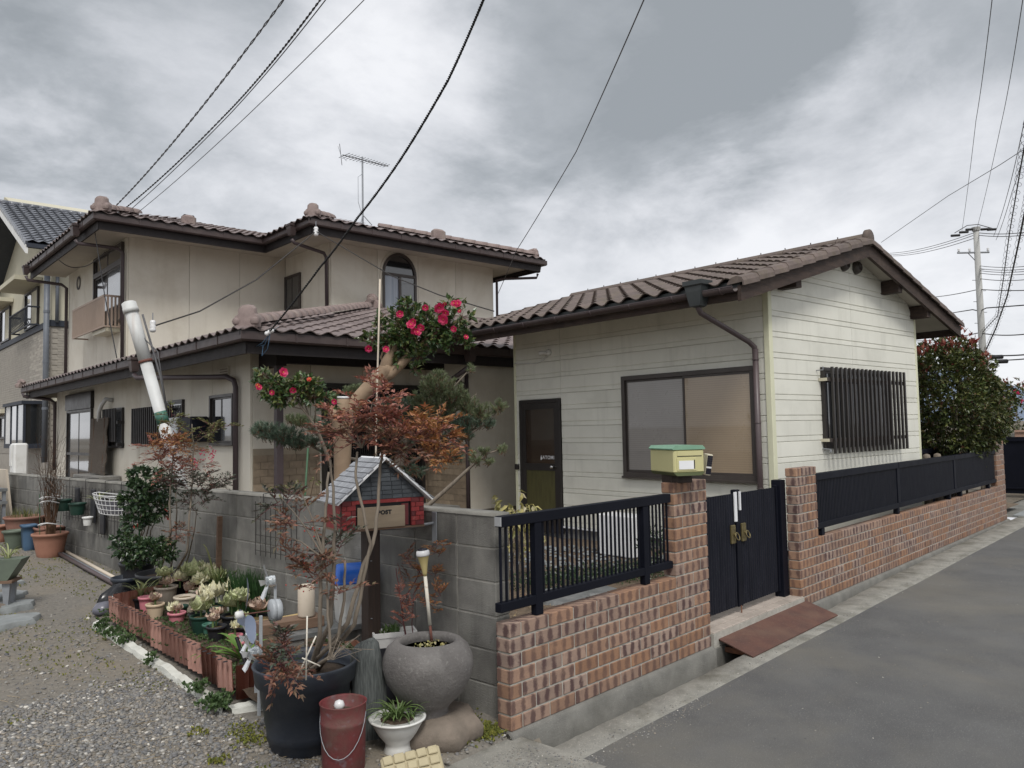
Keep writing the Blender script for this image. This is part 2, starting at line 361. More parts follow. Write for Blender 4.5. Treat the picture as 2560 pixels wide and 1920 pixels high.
mat('photinia_leaf', (.05, .1, .03), rough=.38, island=[(.028, .045, .015), (.045, .062, .018), (.065, .08, .022), (.10, .10, .03), (.035, .05, .017), (.15, .16, .045), (.05, .075, .02), (.08, .11, .03), (.12, .05, .035)], sss=.15)
mat('photinia_red', (.3, .08, .06), rough=.4, island=[(.28, .06, .05), (.20, .04, .035), (.34, .12, .08), (.14, .05, .03)], sss=.25)
mat('nandina_red', (.3, .1, .07), rough=.5, island=[(.30, .10, .075), (.38, .15, .11), (.44, .21, .16), (.22, .075, .06), (.34, .15, .07), (.18, .08, .06)], sss=.25)
mat('nandina_brown', (.3, .1, .07), rough=.5, island=[(.18, .085, .06), (.25, .12, .075), (.13, .085, .055), (.30, .13, .085), (.11, .10, .05), (.16, .07, .055)], sss=.2)
mat('nandina_orange', (.3, .1, .07), rough=.5, island=[(.40, .14, .07), (.36, .18, .06), (.28, .12, .05), (.34, .20, .07), (.44, .17, .09)], sss=.25)
mat('nandina_green', (.3, .1, .07), rough=.5, island=[(.045, .065, .042), (.065, .085, .055), (.085, .07, .06), (.045, .07, .04), (.14, .06, .055)], sss=.15)
mat('nandina_yellow', (.3, .1, .07), rough=.5, island=[(.16, .17, .05), (.11, .12, .04), (.20, .20, .07), (.08, .09, .03)], sss=.25)
mat('pine_needle', (.05, .1, .03), rough=.5, island=[(.09, .12, .06), (.13, .165, .075), (.18, .21, .10), (.10, .135, .08), (.22, .24, .11)], sss=.1)
mat('pine_blue', (.05, .1, .03), rough=.5, island=[(.075, .115, .085), (.10, .15, .105), (.14, .19, .12), (.06, .10, .07)], sss=.1)
mat('croton_leaf', (.5, .45, .15), rough=.45, island=[(.50, .44, .17), (.56, .50, .25), (.38, .36, .14), (.26, .26, .10), (.52, .45, .30)], sss=.3)
mat('bark_pale', (.34, .245, .165), (.25, .175, .115), scale=7, rough=.85, bump=.2, bscale=30, grime=(.19, .135, .09), gscale=6, gamt=.4)
mat('bark_grey', (.22, .185, .145), (.14, .115, .09), scale=12, rough=.9, bump=.4, bscale=40, stretch=(3, 3, .6))
mat('bark_dark', (.09, .06, .045), (.055, .038, .03), scale=12, rough=.9, bump=.4)
mat('twig_red', (.12, .035, .035), (.08, .03, .03), scale=12, rough=.7)
mat('twig_brown', (.13, .07, .04), rough=.8)
mat('petal', (.62, .03, .13), rough=.5, island=[(.62, .02, .12), (.72, .05, .18), (.5, .015, .08), (.75, .10, .22)], sss=.3)
mat('petal_orange', (.70, .10, .07), rough=.5, island=[(.62, .05, .07), (.75, .15, .10)], sss=.3)
mat('stamen', (.75, .5, .08), rough=.6)
mat('berry', (.5, .03, .02), rough=.3)
mat('kale_cream', (.86, .83, .60), (.80, .76, .52), scale=14, rough=.6, bump=.3, bscale=60, sss=.25, vary=.12)
mat('kale_green', (.36, .44, .20), (.74, .74, .46), scale=16, rough=.6, bump=.3, bscale=60, sss=.2, vary=.12)
mat('kale_pink', (.62, .42, .38), (.70, .58, .42), scale=18, rough=.6, bump=.3, bscale=60, sss=.25, vary=.1)
mat('kale_heart', (.45, .05, .25), (.6, .2, .4), scale=30, rough=.6)
mat('stem_green', (.13, .2, .07), rough=.6)
mat('strap_leaf', (.10, .17, .05), (.16, .22, .08), scale=5, rough=.5, sss=.2, vary=.25)
mat('strap_pale', (.26, .30, .12), (.38, .40, .20), scale=5, rough=.5, sss=.2, vary=.2)
mat('clivia_leaf', (.13, .24, .05), (.20, .33, .08), scale=4, rough=.4, sss=.25, vary=.15)
mat('chive_leaf', (.03, .08, .02), rough=.5, island=[(.022, .055, .018), (.035, .085, .028), (.05, .11, .035)], sss=.1)
mat('weed_leaf', (.05, .1, .03), rough=.6, island=[(.05, .10, .03), (.08, .14, .045), (.04, .075, .025), (.11, .16, .06)], sss=.2)
mat('pot_black', (.012, .013, .017), (.022, .023, .028), scale=6, rough=.45, grime=(.05, .05, .052), gscale=4, gamt=.4)
mat('pot_charcoal', (.030, .038, .052), (.022, .028, .040), scale=3, rough=.5, grime=(.06, .064, .07), gscale=3.5, gamt=.45, bump=.1, bscale=40)
mat('pot_cream', (.60, .48, .34), (.55, .43, .30), scale=5, rough=.55)
mat('pot_ivory', (.60, .52, .42), (.54, .47, .38), scale=5, rough=.55)
mat('pot_pink', (.62, .22, .26), (.56, .20, .24), scale=5, rough=.5)
mat('pot_white', (.70, .70, .68), (.64, .64, .62), scale=5, rough=.4, grime=(.42, .40, .35), gscale=4, gamt=.35)
mat('pot_green', (.008, .036, .024), (.011, .046, .031), scale=6, rough=.5)
mat('pot_teal', (.05, .15, .11), rough=.5)
mat('pot_red', (.22, .045, .03), (.17, .035, .026), scale=6, rough=.55)
mat('pot_blue', (.06, .12, .20), (.05, .10, .17), scale=5, rough=.55)
mat('pot_moss', (.12, .15, .11), (.09, .11, .085), scale=5, rough=.55)
mat('terracotta', (.35, .17, .115), (.29, .14, .095), scale=6, rough=.7, grime=(.42, .24, .17), gscale=5, gamt=.4)
mat('terracotta_dull', (.27, .135, .10), (.21, .105, .08), scale=6, rough=.75, grime=(.32, .22, .17), gscale=5, gamt=.45)
mat('edging', (.50, .28, .225), (.42, .23, .185), scale=8, rough=.9, bump=.35, bscale=80, stretch=(6, 6, 1), grime=(.27, .17, .14), gscale=3, gamt=.35, vary=.02)
mat('white_foam', (.62, .62, .57), (.52, .52, .47), scale=8, rough=.85, bump=.6, bscale=40, grime=(.33, .32, .26), gscale=6, gamt=.5, stretch=(1, 1, 4))
mat('soil_dark', (.055, .038, .026), (.10, .07, .045), scale=25, rough=.97, bump=1, bscale=60)
mat('mulch', (.20, .14, .055), (.10, .07, .03), scale=35, rough=.95, bump=1, bscale=60)
mat('urn_stone', (.155, .145, .138), (.105, .098, .094), scale=4, rough=.93, bump=.7, bscale=60, fine=(45, (.30, .29, .27), .35), grime=(.23, .22, .21), gscale=5, gamt=.5)
mat('slate', (.045, .052, .051), (.13, .14, .135), scale=26, rough=.8, stretch=(4, 4, .4), bump=.9, bscale=14)
mat('boulder', (.22, .18, .145), (.15, .125, .10), scale=9, rough=.9, bump=.6, bscale=40)
mat('flat_stone', (.27, .285, .285), (.20, .215, .215), scale=9, rough=.85, bump=.5, bscale=40, grime=(.14, .14, .13), gscale=6)
mat('water', (.02, .016, .008), rough=.06, spec=.8)
mat('bucket_red', (.19, .035, .038), (.12, .04, .038), scale=6, rough=.6, bump=.3, bscale=30, grime=(.13, .075, .06), gscale=6, gamt=.95, fine=(14, (.19, .15, .17), .7))
mat('bucket_rust', (.15, .055, .04), (.10, .04, .03), scale=10, rough=.8, bump=.3)
mat('post_wood', (.040, .024, .017), (.026, .017, .013), scale=8, rough=.65, stretch=(8, 8, .5), bump=.35, bscale=12)
mat('old_wood', (.14, .085, .055), (.20, .13, .09), scale=6, rough=.85, stretch=(.6, 6, 6), bump=.3, bscale=20)
mat('pine_wood', (.55, .40, .18), rough=.7)
mat('bench_slab', (.16, .165, .165), (.10, .105, .105), scale=9, rough=.6, grime=(.24, .24, .23), gscale=8)
mat('bird_roof', (.30, .31, .33), (.22, .23, .25), scale=12, rough=.6, vary=.15)
mat('bird_red', (.30, .028, .028), (.20, .022, .022), scale=12, rough=.55, fine=(40, (.5, .2, .16), .3), vary=.1)
mat('bird_red_dark', (.16, .02, .022), (.10, .016, .018), scale=14, rough=.6, vary=.2)
mat('bird_gable', (.075, .085, .095), (.05, .058, .068), scale=12, rough=.7, vary=.18)
mat('bird_flap', (.33, .26, .18), (.27, .21, .145), scale=6, rough=.6, stretch=(1, 1, 6))
mat('black_and_gap_shade', (.012, .012, .014), rough=.6)  # also paints the shade in holes, gaps and inside the letter box
mat('solar_amber', (.50, .42, .20), (.42, .34, .15), scale=5, rough=.35)
mat('peeling_white', (.66, .63, .55), (.60, .56, .48), scale=8, rough=.7, fine=(22, (.25, .12, .07), .8))
mat('bottle', (.62, .66, .68), (.50, .54, .56), scale=8, rough=.2, trans=.45)
mat('fan_blue', (.22, .26, .36), (.17, .21, .30), scale=5, rough=.35)
mat('fan_grey', (.42, .45, .47), (.36, .38, .40), scale=5, rough=.4)
mat('steel', (.30, .32, .34), (.24, .25, .27), scale=6, rough=.5, metal=.4)
mat('wire_dark', (.035, .032, .03), rough=.7)
mat('wire_black', (.012, .012, .013), rough=.6)
mat('cable_grey', (.12, .12, .125), rough=.7)
mat('pole_white', (.60, .61, .60), (.52, .53, .52), scale=3, rough=.5, grime=(.36, .35, .33), gscale=3, gamt=.4, streak=((.28, .14, .08), 14, .35))
mat('pole_concrete', (.42, .42, .40), (.36, .36, .345), scale=3, rough=.85)
mat('porcelain', (.75, .75, .75), rough=.25)
mat('bamboo_shade', (.13, .105, .082), (.08, .064, .05), scale=8, rough=.85, stretch=(1, 1, 18), bump=.5, bscale=20)
mat('balcony', (.34, .255, .20), (.30, .225, .175), scale=4, rough=.6)
mat('lattice', (.014, .012, .012), rough=.6)
mat('n_upper', (.54, .51, .40), (.49, .465, .365), scale=1, rough=.9, bump=.15, bscale=120, grime=(.42, .39, .28), gscale=.7, gamt=.35)
mat('n_brick', (.40, .37, .32), (.32, .295, .26), scale=6, rough=.85, vary=.16)
mat('n_band', (.022, .028, .042), rough=.6)
mat('n_roof', (.17, .18, .20), (.115, .12, .14), scale=6, rough=.35, vary=.18, coat=.3)
mat('n_pipe', (.14, .155, .18), rough=.5)
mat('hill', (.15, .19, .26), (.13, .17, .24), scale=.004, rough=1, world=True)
mat('wall_tan', (.42, .27, .20), rough=.9)
mat('bag_black', (.008, .008, .010), rough=.25)
mat('bag_grey', (.14, .14, .17), rough=.3)
mat('hose_green', (.03, .10, .04), rough=.5)
mat('yellow_paving', (.46, .40, .26), (.38, .33, .21), scale=9, rough=.9, bump=.5, bscale=50)
mat('curtain', (.24, .28, .34), (.40, .44, .50), scale=3, rough=.5, stretch=(7, 7, .1), coat=.3)
mat('leaf_litter', (.3, .2, .1), rough=.9, island=[(.16, .10, .05), (.26, .18, .10), (.34, .26, .15), (.11, .065, .035), (.24, .12, .06)])
mat('straw', (.38, .30, .18), (.25, .18, .10), scale=20, rough=.9)
# ================================================================ THE SETTING
def grid_mesh(xs, ys, h):
    m = MB(); nx = len(xs)
    vs = [(x, y, h(x, y)) for y in ys for x in xs]
    fs = [(j*nx+i, j*nx+i+1, (j+1)*nx+i+1, (j+1)*nx+i) for j in range(len(ys)-1) for i in range(nx-1)]
    m.add(vs, fs); return m
def lin(a, b, n): return [a+(b-a)*i/(n-1) for i in range(n)]
def structure(m, name, mt, smooth=False): 
    o = m.build(name, mt, None, smooth); o['kind'] = 'structure'; return o
def nz2(x, y, s=1.0): return noise.noise((x*s, y*s, 3.3))
# left yard: gravel and dirt, rising gently towards the back
def hl(x, y):
    z = gz(y) if y > 0 else 0.0
    if y < .2: z -= min(.035, (.2-y)*.06)
    if y < -.01 and x > -.82: return -.14
    return z + .012*nz2(x, y, 2.2) + .006*nz2(x, y, 7)
xs = [-60, -30, -15, -8, -5]+lin(-3.6, -.06, 60)+[.0, .1]; ys = lin(-.40, 12, 150)+[14, 17, 20, 26, 35, 60]
structure(grid_mesh(xs, ys, hl), 'yard_ground', 'gravel_bed', True)
xs = [-60, -20, -8, -4, -2.5]+lin(-2, -.34, 20); ys = [-60, -20, -8, -5, -3, -2, -1.2, -.8, -.6, -.41]
structure(grid_mesh(xs, ys, lambda x, y: -.04+.004*nz2(x, y, 3)), 'verge_ground', 'gravel_bed', True)
# garden inside the wall
xs = lin(.10, 5.2, 46)+[6.5, 8, 11, 14]; ys = lin(.11, 7.2, 60)+[9, 14, 24, 60]
def hg(x, y):
    if y < .5 and 2.1 < x < 3.9: return .05
    k = max(0, min(1, (y-.15)/.9)); return .13+.10*k*(1 if x < 2 else .35)+.02*nz2(x, y, 2)+.012*nz2(x, y, 6)
structure(grid_mesh(xs, ys, hg), 'garden_soil', 'garden_soil', True)
# the large sheet that carries everything to the horizon
g = MB()
def q(x0, x1, y0, y1, z): g.add([(x0, y0, z), (x1, y0, z), (x1, y1, z), (x0, y1, z)], [(0, 1, 2, 3)])
q(14, 4000, .4, 4000, .05); q(-4000, 14, 60, 4000, .05); q(-4000, -60, -60, 60, -.2); q(-4000, 4000, -4000, -60, -.2); q(60, 4000, -60, .4, .04); q(-.4, 60, -60, -7, -.16)
structure(g, 'far_ground', 'dirt')
# road
def hr(x, y): return -.052+.006*max(0, x)+.004*nz2(x, y, .8)-.012*max(0, -y-.6)*.4
xs = lin(-.34, 6, 30)+[8, 11, 14, 20, 30, 60]; ys = [-7, -5, -3.5, -2.5, -2, -1.5, -1.1, -.8, -.6]
m = grid_mesh(xs, ys, hr)
# ragged edge of the asphalt along the kerb strip
n0 = len(m.v); ex = lin(-.34, 14, 240)+[20, 30, 60]
for i, x in enumerate(ex):
    m.v.append((x, -.6, hr(x, -.6))); m.v.append((x, -.425+.022*noise.noise((x*5, 1, 0))+.010*noise.noise((x*17, 2, 0)), hr(x, -.42)+.002))
for i in range(len(ex)-1):
    a = n0+2*i; m.f.append((a, a+2, a+3, a+1))
structure(m, 'road', 'asphalt', True)
# concrete kerb strip with an uneven outer edge, side drain, drain bed
def kin(x): return -.235 if x < 2 else (-.235+.03*(x-2) if x < 6 else -.115)
m = MB(); ks = lin(-.05, 14, 200)+[20, 30, 60]
for i, x in enumerate(ks):
    zz = -.046+.006*max(0, x)
    yi = kin(x)+.008*noise.noise((x*6, 9, 0)); yo = -.46
    m.v += [(x, yo, zz-.02), (x, yo+.02, zz), (x, yi-.012, zz+.004+.004*noise.noise((x*9, 4, 1))), (x, yi, zz-.008), (x, yi, -.42)]
for i in range(len(ks)-1):
    for k in range(4): m.f.append((5*i+k, 5*i+5+k, 5*i+6+k, 5*i+1+k))
structure(m, 'kerb_strip', 'kerb_concrete', True)
m = MB(); m.bb(-.05, 60, -.25, -.02, -.46, -.40); structure(m, 'drain_bed', 'dirt')
m = MB().prism([(-.46, -.35), (-.02, -.35), (-.02, -.028), (-.46, -.04)], 'y', -.52, -.0)
# apron poured at the corner, closing the drain
m = MB(); xs = lin(-1.0, -.05, 20); ys = lin(-.62, .02, 14)
def ha(x, y): return -.030+.008*nz2(x, y, 4)-.02*max(0, -y-.4)-(.03 if x < -.8 else 0)
m = grid_mesh(xs, ys, ha); m.add([(-.05, -.24, ha(-.05, -.24)), (-.05, -.02, ha(-.05, -.02)), (-.05, -.02, -.42), (-.05, -.24, -.42)], [(0, 1, 2, 3)])
structure(m, 'corner_apron', 'kerb_concrete', True)
# footing under the brick walls
m = MB(); fx = lin(-.14, 2.16, 40)
def footing(x0, x1, n):
    m = MB(); xs = lin(x0, x1, n)
    for x in xs:
        m.v += [(x, .115, -.002), (x, -.004, -.002), (x, -.030+.005*noise.noise((x*7, 0, 5)), -.022+.006*noise.noise((x*5, 8, 5))), (x, -.034, -.42)]
    for i in range(n-1):
        for k in range(3): m.f.append((4*i+k, 4*i+1+k, 4*i+5+k, 4*i+4+k))
    m.f += [(0, 1, 2, 3), tuple(4*(n-1)+k for k in (3, 2, 1, 0))]
    return m
structure(footing(-.13, 2.165, 50), 'wall_footing', 'concrete', True)
structure(footing(3.80, 12.42, 120), 'wall_footing', 'concrete', True)
m = MB().bb(2.165, 3.80, -.03, .10, -.42, -.02); structure(m, 'slab_base', 'concrete')
# tiled landing in front of the gate
tl = structure(MB().bb(2.165, 3.86, -.012, .60, -.02, .088), 'gate_landing', 'mortar')
tm = MB().box((0, 0, 0), (.143, .090, .012), None, .003).mesh('tile'); tm.materials.append(MATS['tile_floor'])
for j in range(6):
    for i in range(11):
        link('tile', tm, tl, (2.247+.1525*i, .038+.097*j, .092), (R(-.004, .004), R(-.004, .004), 0))
# garden path slabs behind the fence
# distant hills
m = MB(); n = 60
hp = []
for i in range(n):
    t = i/(n-1); a = rad(-12+52*t); d = 3300+200*math.sin(t*7)
    hgt = 150+60*noise.noise((t*4, .3, 0))+38*noise.noise((t*13, 1.3, 0))+16*noise.noise((t*40, 2.3, 0))+70*math.exp(-((t-.50)/.05)**2)*.5
    hp.append((d*math.cos(a), d*math.sin(a), hgt, a, d))
for x, y, h_, a, d in hp:
    m.v += [(x*.86, y*.86, -5), (x*.93, y*.93, h_*.5), (x, y, h_), (x*1.1, y*1.1, -5)]
for i in range(n-1):
    for k in range(3): m.f.append((4*i+k, 4*i+4+k, 4*i+5+k, 4*i+1+k))
structure(m, 'hills', 'hill', True)

# ================================================================ BRICK WALLS
BH, BL, J = .086, .24, .010
def brick_mesh(l):
    me = MB().box((0, 0, 0), (l, .11, .076), None, .004).mesh('brick'); me.materials.append(MATS['brick']); return me
BM = {}
def bricks_row(t, xs, z):
    for x0, x1 in xs:
        l = round(x1-x0, 3)
        if l not in BM: BM[l] = brick_mesh(l)
        link('brick', BM[l], t, ((x0+x1)/2, .055+R(-.0015, .0015), z), (R(-.004, .004), R(-.003, .003), R(-.004, .004)+random.choice((0, math.pi))))
def cut(x0, x1, j0):
    """joint centres at j0 + n*0.24 between x0 and x1"""
    js = [x0-J/2]; k = math.ceil((x0+.03-j0)/BL)
    while j0+k*BL < x1-.03: js.append(j0+k*BL); k += 1
    js.append(x1+J/2); return [(a+J/2, b-J/2) for a, b in zip(js, js[1:])]
wl = thing('brick_wall', 'orange-brown brick wall with a tall pillar, on the near side of the black slatted gate', 'brick wall', (1.0, .055, 0))
for k in range(7): bricks_row(wl, cut(-.10, 2.145, 0 if k % 2 == 0 else .12), BH*k+.038)
for k in range(7, 15):
    bricks_row(wl, [(1.675, 1.785), (1.795, 2.025), (2.035, 2.145)] if k % 2 == 1 else [(1.675, 1.905), (1.915, 2.145)], BH*k+.038)
m = MB().bb(-.094, 2.139, .006, .104, 0, .585).bb(1.681, 2.139, .006, .104, .585, 1.275); m.build('mortar', 'mortar', wl)
wr = thing('brick_wall', 'long brick wall running away to the right beyond the gate, a pillar at each end', 'brick wall', (8, .055, 0))
for k in range(7): bricks_row(wr, cut(3.82, 12.33, 3.82+(.115 if k % 2 == 0 else .235)), BH*k+.038)
for k in range(7, 15):
    bricks_row(wr, [(3.82, 3.93), (3.94, 4.17), (4.18, 4.275)] if k % 2 == 0 else [(3.82, 4.05), (4.06, 4.275)], BH*k+.038)
for k in range(7, 17):
    bricks_row(wr, [(11.78, 12.01), (12.02, 12.33)] if k % 2 == 0 else [(11.78, 12.12), (12.13, 12.33)], BH*k+.038)
m = MB().bb(3.826, 12.324, .006, .104, 0, .585).bb(3.826, 4.269, .006, .104, .585, 1.275).bb(11.786, 12.324, .006, .104, .585, 1.45); m.build('mortar', 'mortar', wr)

# ================================================================ SLATTED FENCES AND GATE
def bar(t, name, x0, x1, y0, y1, z0, z1, mt='black_metal', label=None, ch=.003):
    return MB().bb(x0, x1, y0, y1, z0, z1, ch).build(name, mt, t, label=label)
fl = thing('fence', 'short black metal slat fence on the brick wall left of the mailbox pillar', 'fence', (.75, .05, .6))
bar(fl, 'top_rail', -.13, 1.655, .015, .075, 1.138, 1.200); bar(fl, 'bottom_rail', -.145, 1.668, .020, .070, .660, .712)
bar(fl, 'end_cap', -.137, -.130, .018, .072, 1.142, 1.197, 'grey_edge')
for x in (.185, 1.33): bar(fl, 'post', x-.032, x+.032, .018, .064, .594, 1.137)
sm = MB().box((0, 0, 0), (.014, .010, .425)).mesh('slat'); sm.materials.append(MATS['black_metal'])
for i in range(39):
    x = -.118+i*.0462
    if min(abs(x-.185), abs(x-1.33)) < .034: continue
    link('slat', sm, fl, (x, .045, .925))
fr = thing('fence', 'long black metal slat fence on the brick wall in front of the grille window', 'fence', (8, .05, .6))
for a, b in ((4.30, 6.78), (6.79, 9.28), (9.29, 11.77)):
    bar(fr, 'top_rail', a, b, .010, .080, 1.140, 1.205); bar(fr, 'bottom_rail', a, b, .015, .075, .665, .722)
for x in (4.45, 6.75, 9.0, 9.6, 11.3): bar(fr, 'post', x-.035, x+.035, .02, .075, .594, .664)
for x in (6.785, 9.285): bar(fr, 'post', x-.04, x+.04, .018, .074, .723, 1.139)
sm2 = MB().box((0, 0, 0), (.030, .036, .418)).mesh('slat'); sm2.materials.append(MATS['black_metal'])
for i in range(190):
    x = 4.325+i*.0391
    if min(abs(x-6.785), abs(x-9.285)) < .05: continue
    link('slat', sm2, fr, (x, .045, .931))
gt = thing('gate', 'black two-leaf slatted metal gate with two brass ring handles between the pillars', 'gate', (2.95, .15, .09))
gs = MB().prism([(-.018, -.010), (.018, -.010), (.018, .004), (.006, .012), (-.006, .012), (-.018, .004)], 'z', -.475, .475)
gs.v = [(x, -y, z) for x, y, z in gs.v]
gs = gs.mesh('slat'); gs.materials.append(MATS['black_gate'])
for x0 in (2.195, 2.985):
    for i in range(17): link('slat', gs, gt, (x0+i*.0405, .150, .635+.0), None)
for a, b in ((2.17, 2.875), (2.955, 3.665)):
    for z in (.27, .99): bar(gt, 'rail', a, b, .165, .190, z-.03, z+.03)
    bar(gt, 'rail', a, b, .165, .190, .60, .66)
bar(gt, 'meeting_stile', 2.880, 2.955, .135, .185, .150, 1.140, label='dark stile where the two leaves meet, white strips stuck to its top')
bar(gt, 'hinge_post', 3.705, 3.815, .110, .200, .09, 1.175); bar(gt, 'hinge_stile', 3.672, 3.700, .135, .185, .155, 1.13)
bar(gt, 'hinge_post', 2.150, 2.172, .135, .20, .09, 1.175)
bar(gt, 'sticker', 2.835, 2.878, .123, .1325, .875, 1.125, 'white_paint', ch=0); bar(gt, 'sticker', 2.925, 2.948, .122, .1335, .965, 1.125, 'white_paint', ch=0)
for x in (2.795, 2.985):
    h = bar(gt, 'handle_plate', x-.036, x+.036, .118, .138, .695, .850, 'brass', ch=.004)
    m = MB(); m.tube([(x+.022+.030*math.cos(a), .098+.012*math.sin(a), .755+.030*math.sin(a)) for a in [i*math.pi/8 for i in range(17)]], .006, 6, False); m.build('ring', 'brass', h, True)
    m = MB().lathe([(.016, -.01), (.018, 0), (.014, .012), (0, .014)], (0, 0, 0), 12); m.v = [(a+x+.015, .118-c, b+.768) for a, b, c in m.v]; m.build('boss', 'brass', h, True)
m = MB().tube([(2.905, .130, .16), (2.905, .130, .05)], .006, 6); m.build('drop_bolt', 'rusty_edge', gt)
# sheet of steel over the drain
pl = thing('steel_plate', 'brown rusty steel plate laid over the side drain in front of the gate', 'plate', (3, -.15, 0))
MB().slab([(2.16, -.335, -.022), (3.78, -.345, -.010), (3.90, -.006, .052), (2.24, -.006, .040)], .008).build('sheet', 'rust_plate', pl)
MB().bb(2.30, 2.34, -.3, -.03, -.07, -.03).bb(3.5, 3.54, -.3, -.03, -.06, -.02).build('edge_rib', 'rusty_edge', pl)

# ================================================================ CONCRETE BLOCK WALL
bw = thing('block_wall', 'weathered grey concrete block wall between the gravel yard and the brown house', 'block wall', (.04, 5, .2))
bms = {}
for k in range(6):
    ys = [.18]+[.52+.4*i for i in range(32)]
    for a, b in zip(ys, ys[1:]):
        if gz(a) > .2*k+.2: continue
        l = round(b-a-.006, 3)
        if l not in bms:
            bms[l] = MB().box((0, 0, 0), (.12, l, .194), None, .005).mesh('block'); bms[l].materials.append(MATS['block'])
        link('block', bms[l], bw, (.04+R(-.0015, .0015), (a+b)/2, -.01+.2*k+.1), (0, 0, random.choice((0, math.pi))))
MB().bb(-.013, .093, .19, 12.9, -.1, 1.178).build('mortar', 'mortar', bw)
m = MB(); n = 90
for i in range(n):
    y = .178+12.8*i/(n-1); k = .004*noise.noise((y*4, 0, 0))
    m.v += [(-.024+k, y, 1.180), (-.020+k, y, 1.198+k), (.1+k, y, 1.199-k), (.104, y, 1.180)]
for i in range(n-1):
    for k in range(3): m.f.append((4*i+k, 4*i+4+k, 4*i+5+k, 4*i+1+k))
m.f += [(0, 1, 2, 3)]
m.build('coping', 'block_cap', bw, True)
# ================================================================ ROOF TILES
def wave_tile(w, l, h=.044, seg=8, mt='roof_tile', th=.022):
    """S-shaped clay tile; x across, y up the slope; lower edge at y=0 standing proud"""
    m = MB(); p = []
    for i in range(seg+1):
        u = i/seg; p.append((w*(u-.5)*1.03, h*(.5-.5*math.cos(2*math.pi*u))**1.15))
    n = seg+1
    for x, z in p: m.v.append((x, 0, z*1.32+th*.7))
    for x, z in p: m.v.append((x, l*1.06, z+.004))
    for x, z in p: m.v.append((x, .003, z*1.32+th*.7-.013))
    m.f += [(i, i+1, n+i+1, n+i) for i in range(seg)]+[(2*n+i, 2*n+i+1, i+1, i) for i in range(seg)]
    me = m.mesh('roof_tile', True); me.materials.append(MATS[mt]); me.set_sharp_from_angle(angle=rad(40)); return me
def field(w, l, o, e, s, pitch, nc, nr, keep):
    """list of matrices: origin o (frame coords), e along the eave, s up the slope (horizontal), keep(x, y) says where"""
    o = Vector(o); e = Vector(e); s = Vector(s); sl = (s+Vector((0, 0, pitch))).normalized(); nn = e.cross(sl)
    if nn.z < 0: nn = -nn
    out = []
    for r in range(nr):
        for c in range(nc):
            p = o+e*(w*(c+.5))+sl*(l*r); mid = p+sl*l*.5
            if not keep(mid.x, mid.y): continue
            rot = Matrix((e, sl, nn)).transposed()
            if rot.determinant() < 0: rot = Matrix((-e, sl, nn)).transposed()
            out.append((p, rot))
    return out
def lay(tiles, me, parent, name, frame, limit, th_rot=0):
    tiles = sorted(tiles, key=lambda t: (frw(frame, t[0])-CAM).length)
    for p, rot in tiles[:limit]:
        r2 = rot @ Matrix.Rotation(R(-.012, .012), 3, 'Z')
        link(name, me, parent, p, r2.to_euler())
    rest = tiles[limit:]
    if rest:
        m = MB(); base = [v.co.copy() for v in me.vertices]; fs = [tuple(p.vertices) for p in me.polygons]
        for p, rot in rest: m.add([rot @ v + p for v in base], fs)
        o = m.build(name, me.materials[0], parent, True, kind='stuff')
def box_between(m, a, b, w, h, upv=(0, 0, 1)):
    a = Vector(a); b = Vector(b); d = (b-a); ln = d.length; d.normalize(); x = d.cross(Vector(upv)).normalized(); z = x.cross(d)
    m.box((a+b)/2, (ln, w, h), Matrix((d, x, z)).transposed()); return m
def window(t, frame_axis, pos, a0, a1, z0, z1, panes, framem='frame_dark', depth=.06, fwid=.045, out=-1, sill=True, name='window'):
    """sliding window in a wall. frame_axis 'y': wall runs along y at x=pos, looks to -x; 'x': wall runs along x at y=pos, looks to -y"""
    def B(m, u0, u1, d0, d1, zz0, zz1, ch=.002):
        if frame_axis == 'y': m.bb(pos+d0, pos+d1, u0, u1, zz0, zz1, ch)
        else: m.bb(u0, u1, pos+d0, pos+d1, zz0, zz1, ch)
        return m
    f = fwid; m = MB()
    B(m, a0, a1, -depth, .0, z0, z0+f); B(m, a0, a1, -depth, .0, z1-f, z1); B(m, a0, a0+f, -depth+.001, .0, z0+f, z1-f); B(m, a1-f, a1, -depth+.001, .0, z0+f, z1-f)
    w_ = m.build(name, framem, t)
    n = len(panes); W = (a1-a0-2*f)/n
    for i, g in enumerate(panes):
        u0 = a0+f+W*i; u1 = u0+W; off = -.030 if i % 2 == 0 else -.012
        m = MB(); k = .028
        B(m, u0-.012, u1+.012, off-.012, off+.012, z0+f, z0+f+k); B(m, u0-.012, u1+.012, off-.012, off+.012, z1-f-k, z1-f)
        B(m, u0-.012, u0+k-.012, off-.011, off+.011, z0+f+k, z1-f-k); B(m, u1-k+.012, u1+.012, off-.011, off+.011, z0+f+k, z1-f-k)
        m.build('sash', framem, w_)
        B(MB(), u0+k-.013, u1-k+.013, off-.003, off+.003, z0+f+k-.001, z1-f-k+.001, 0).build('pane', g, w_)
    return w_

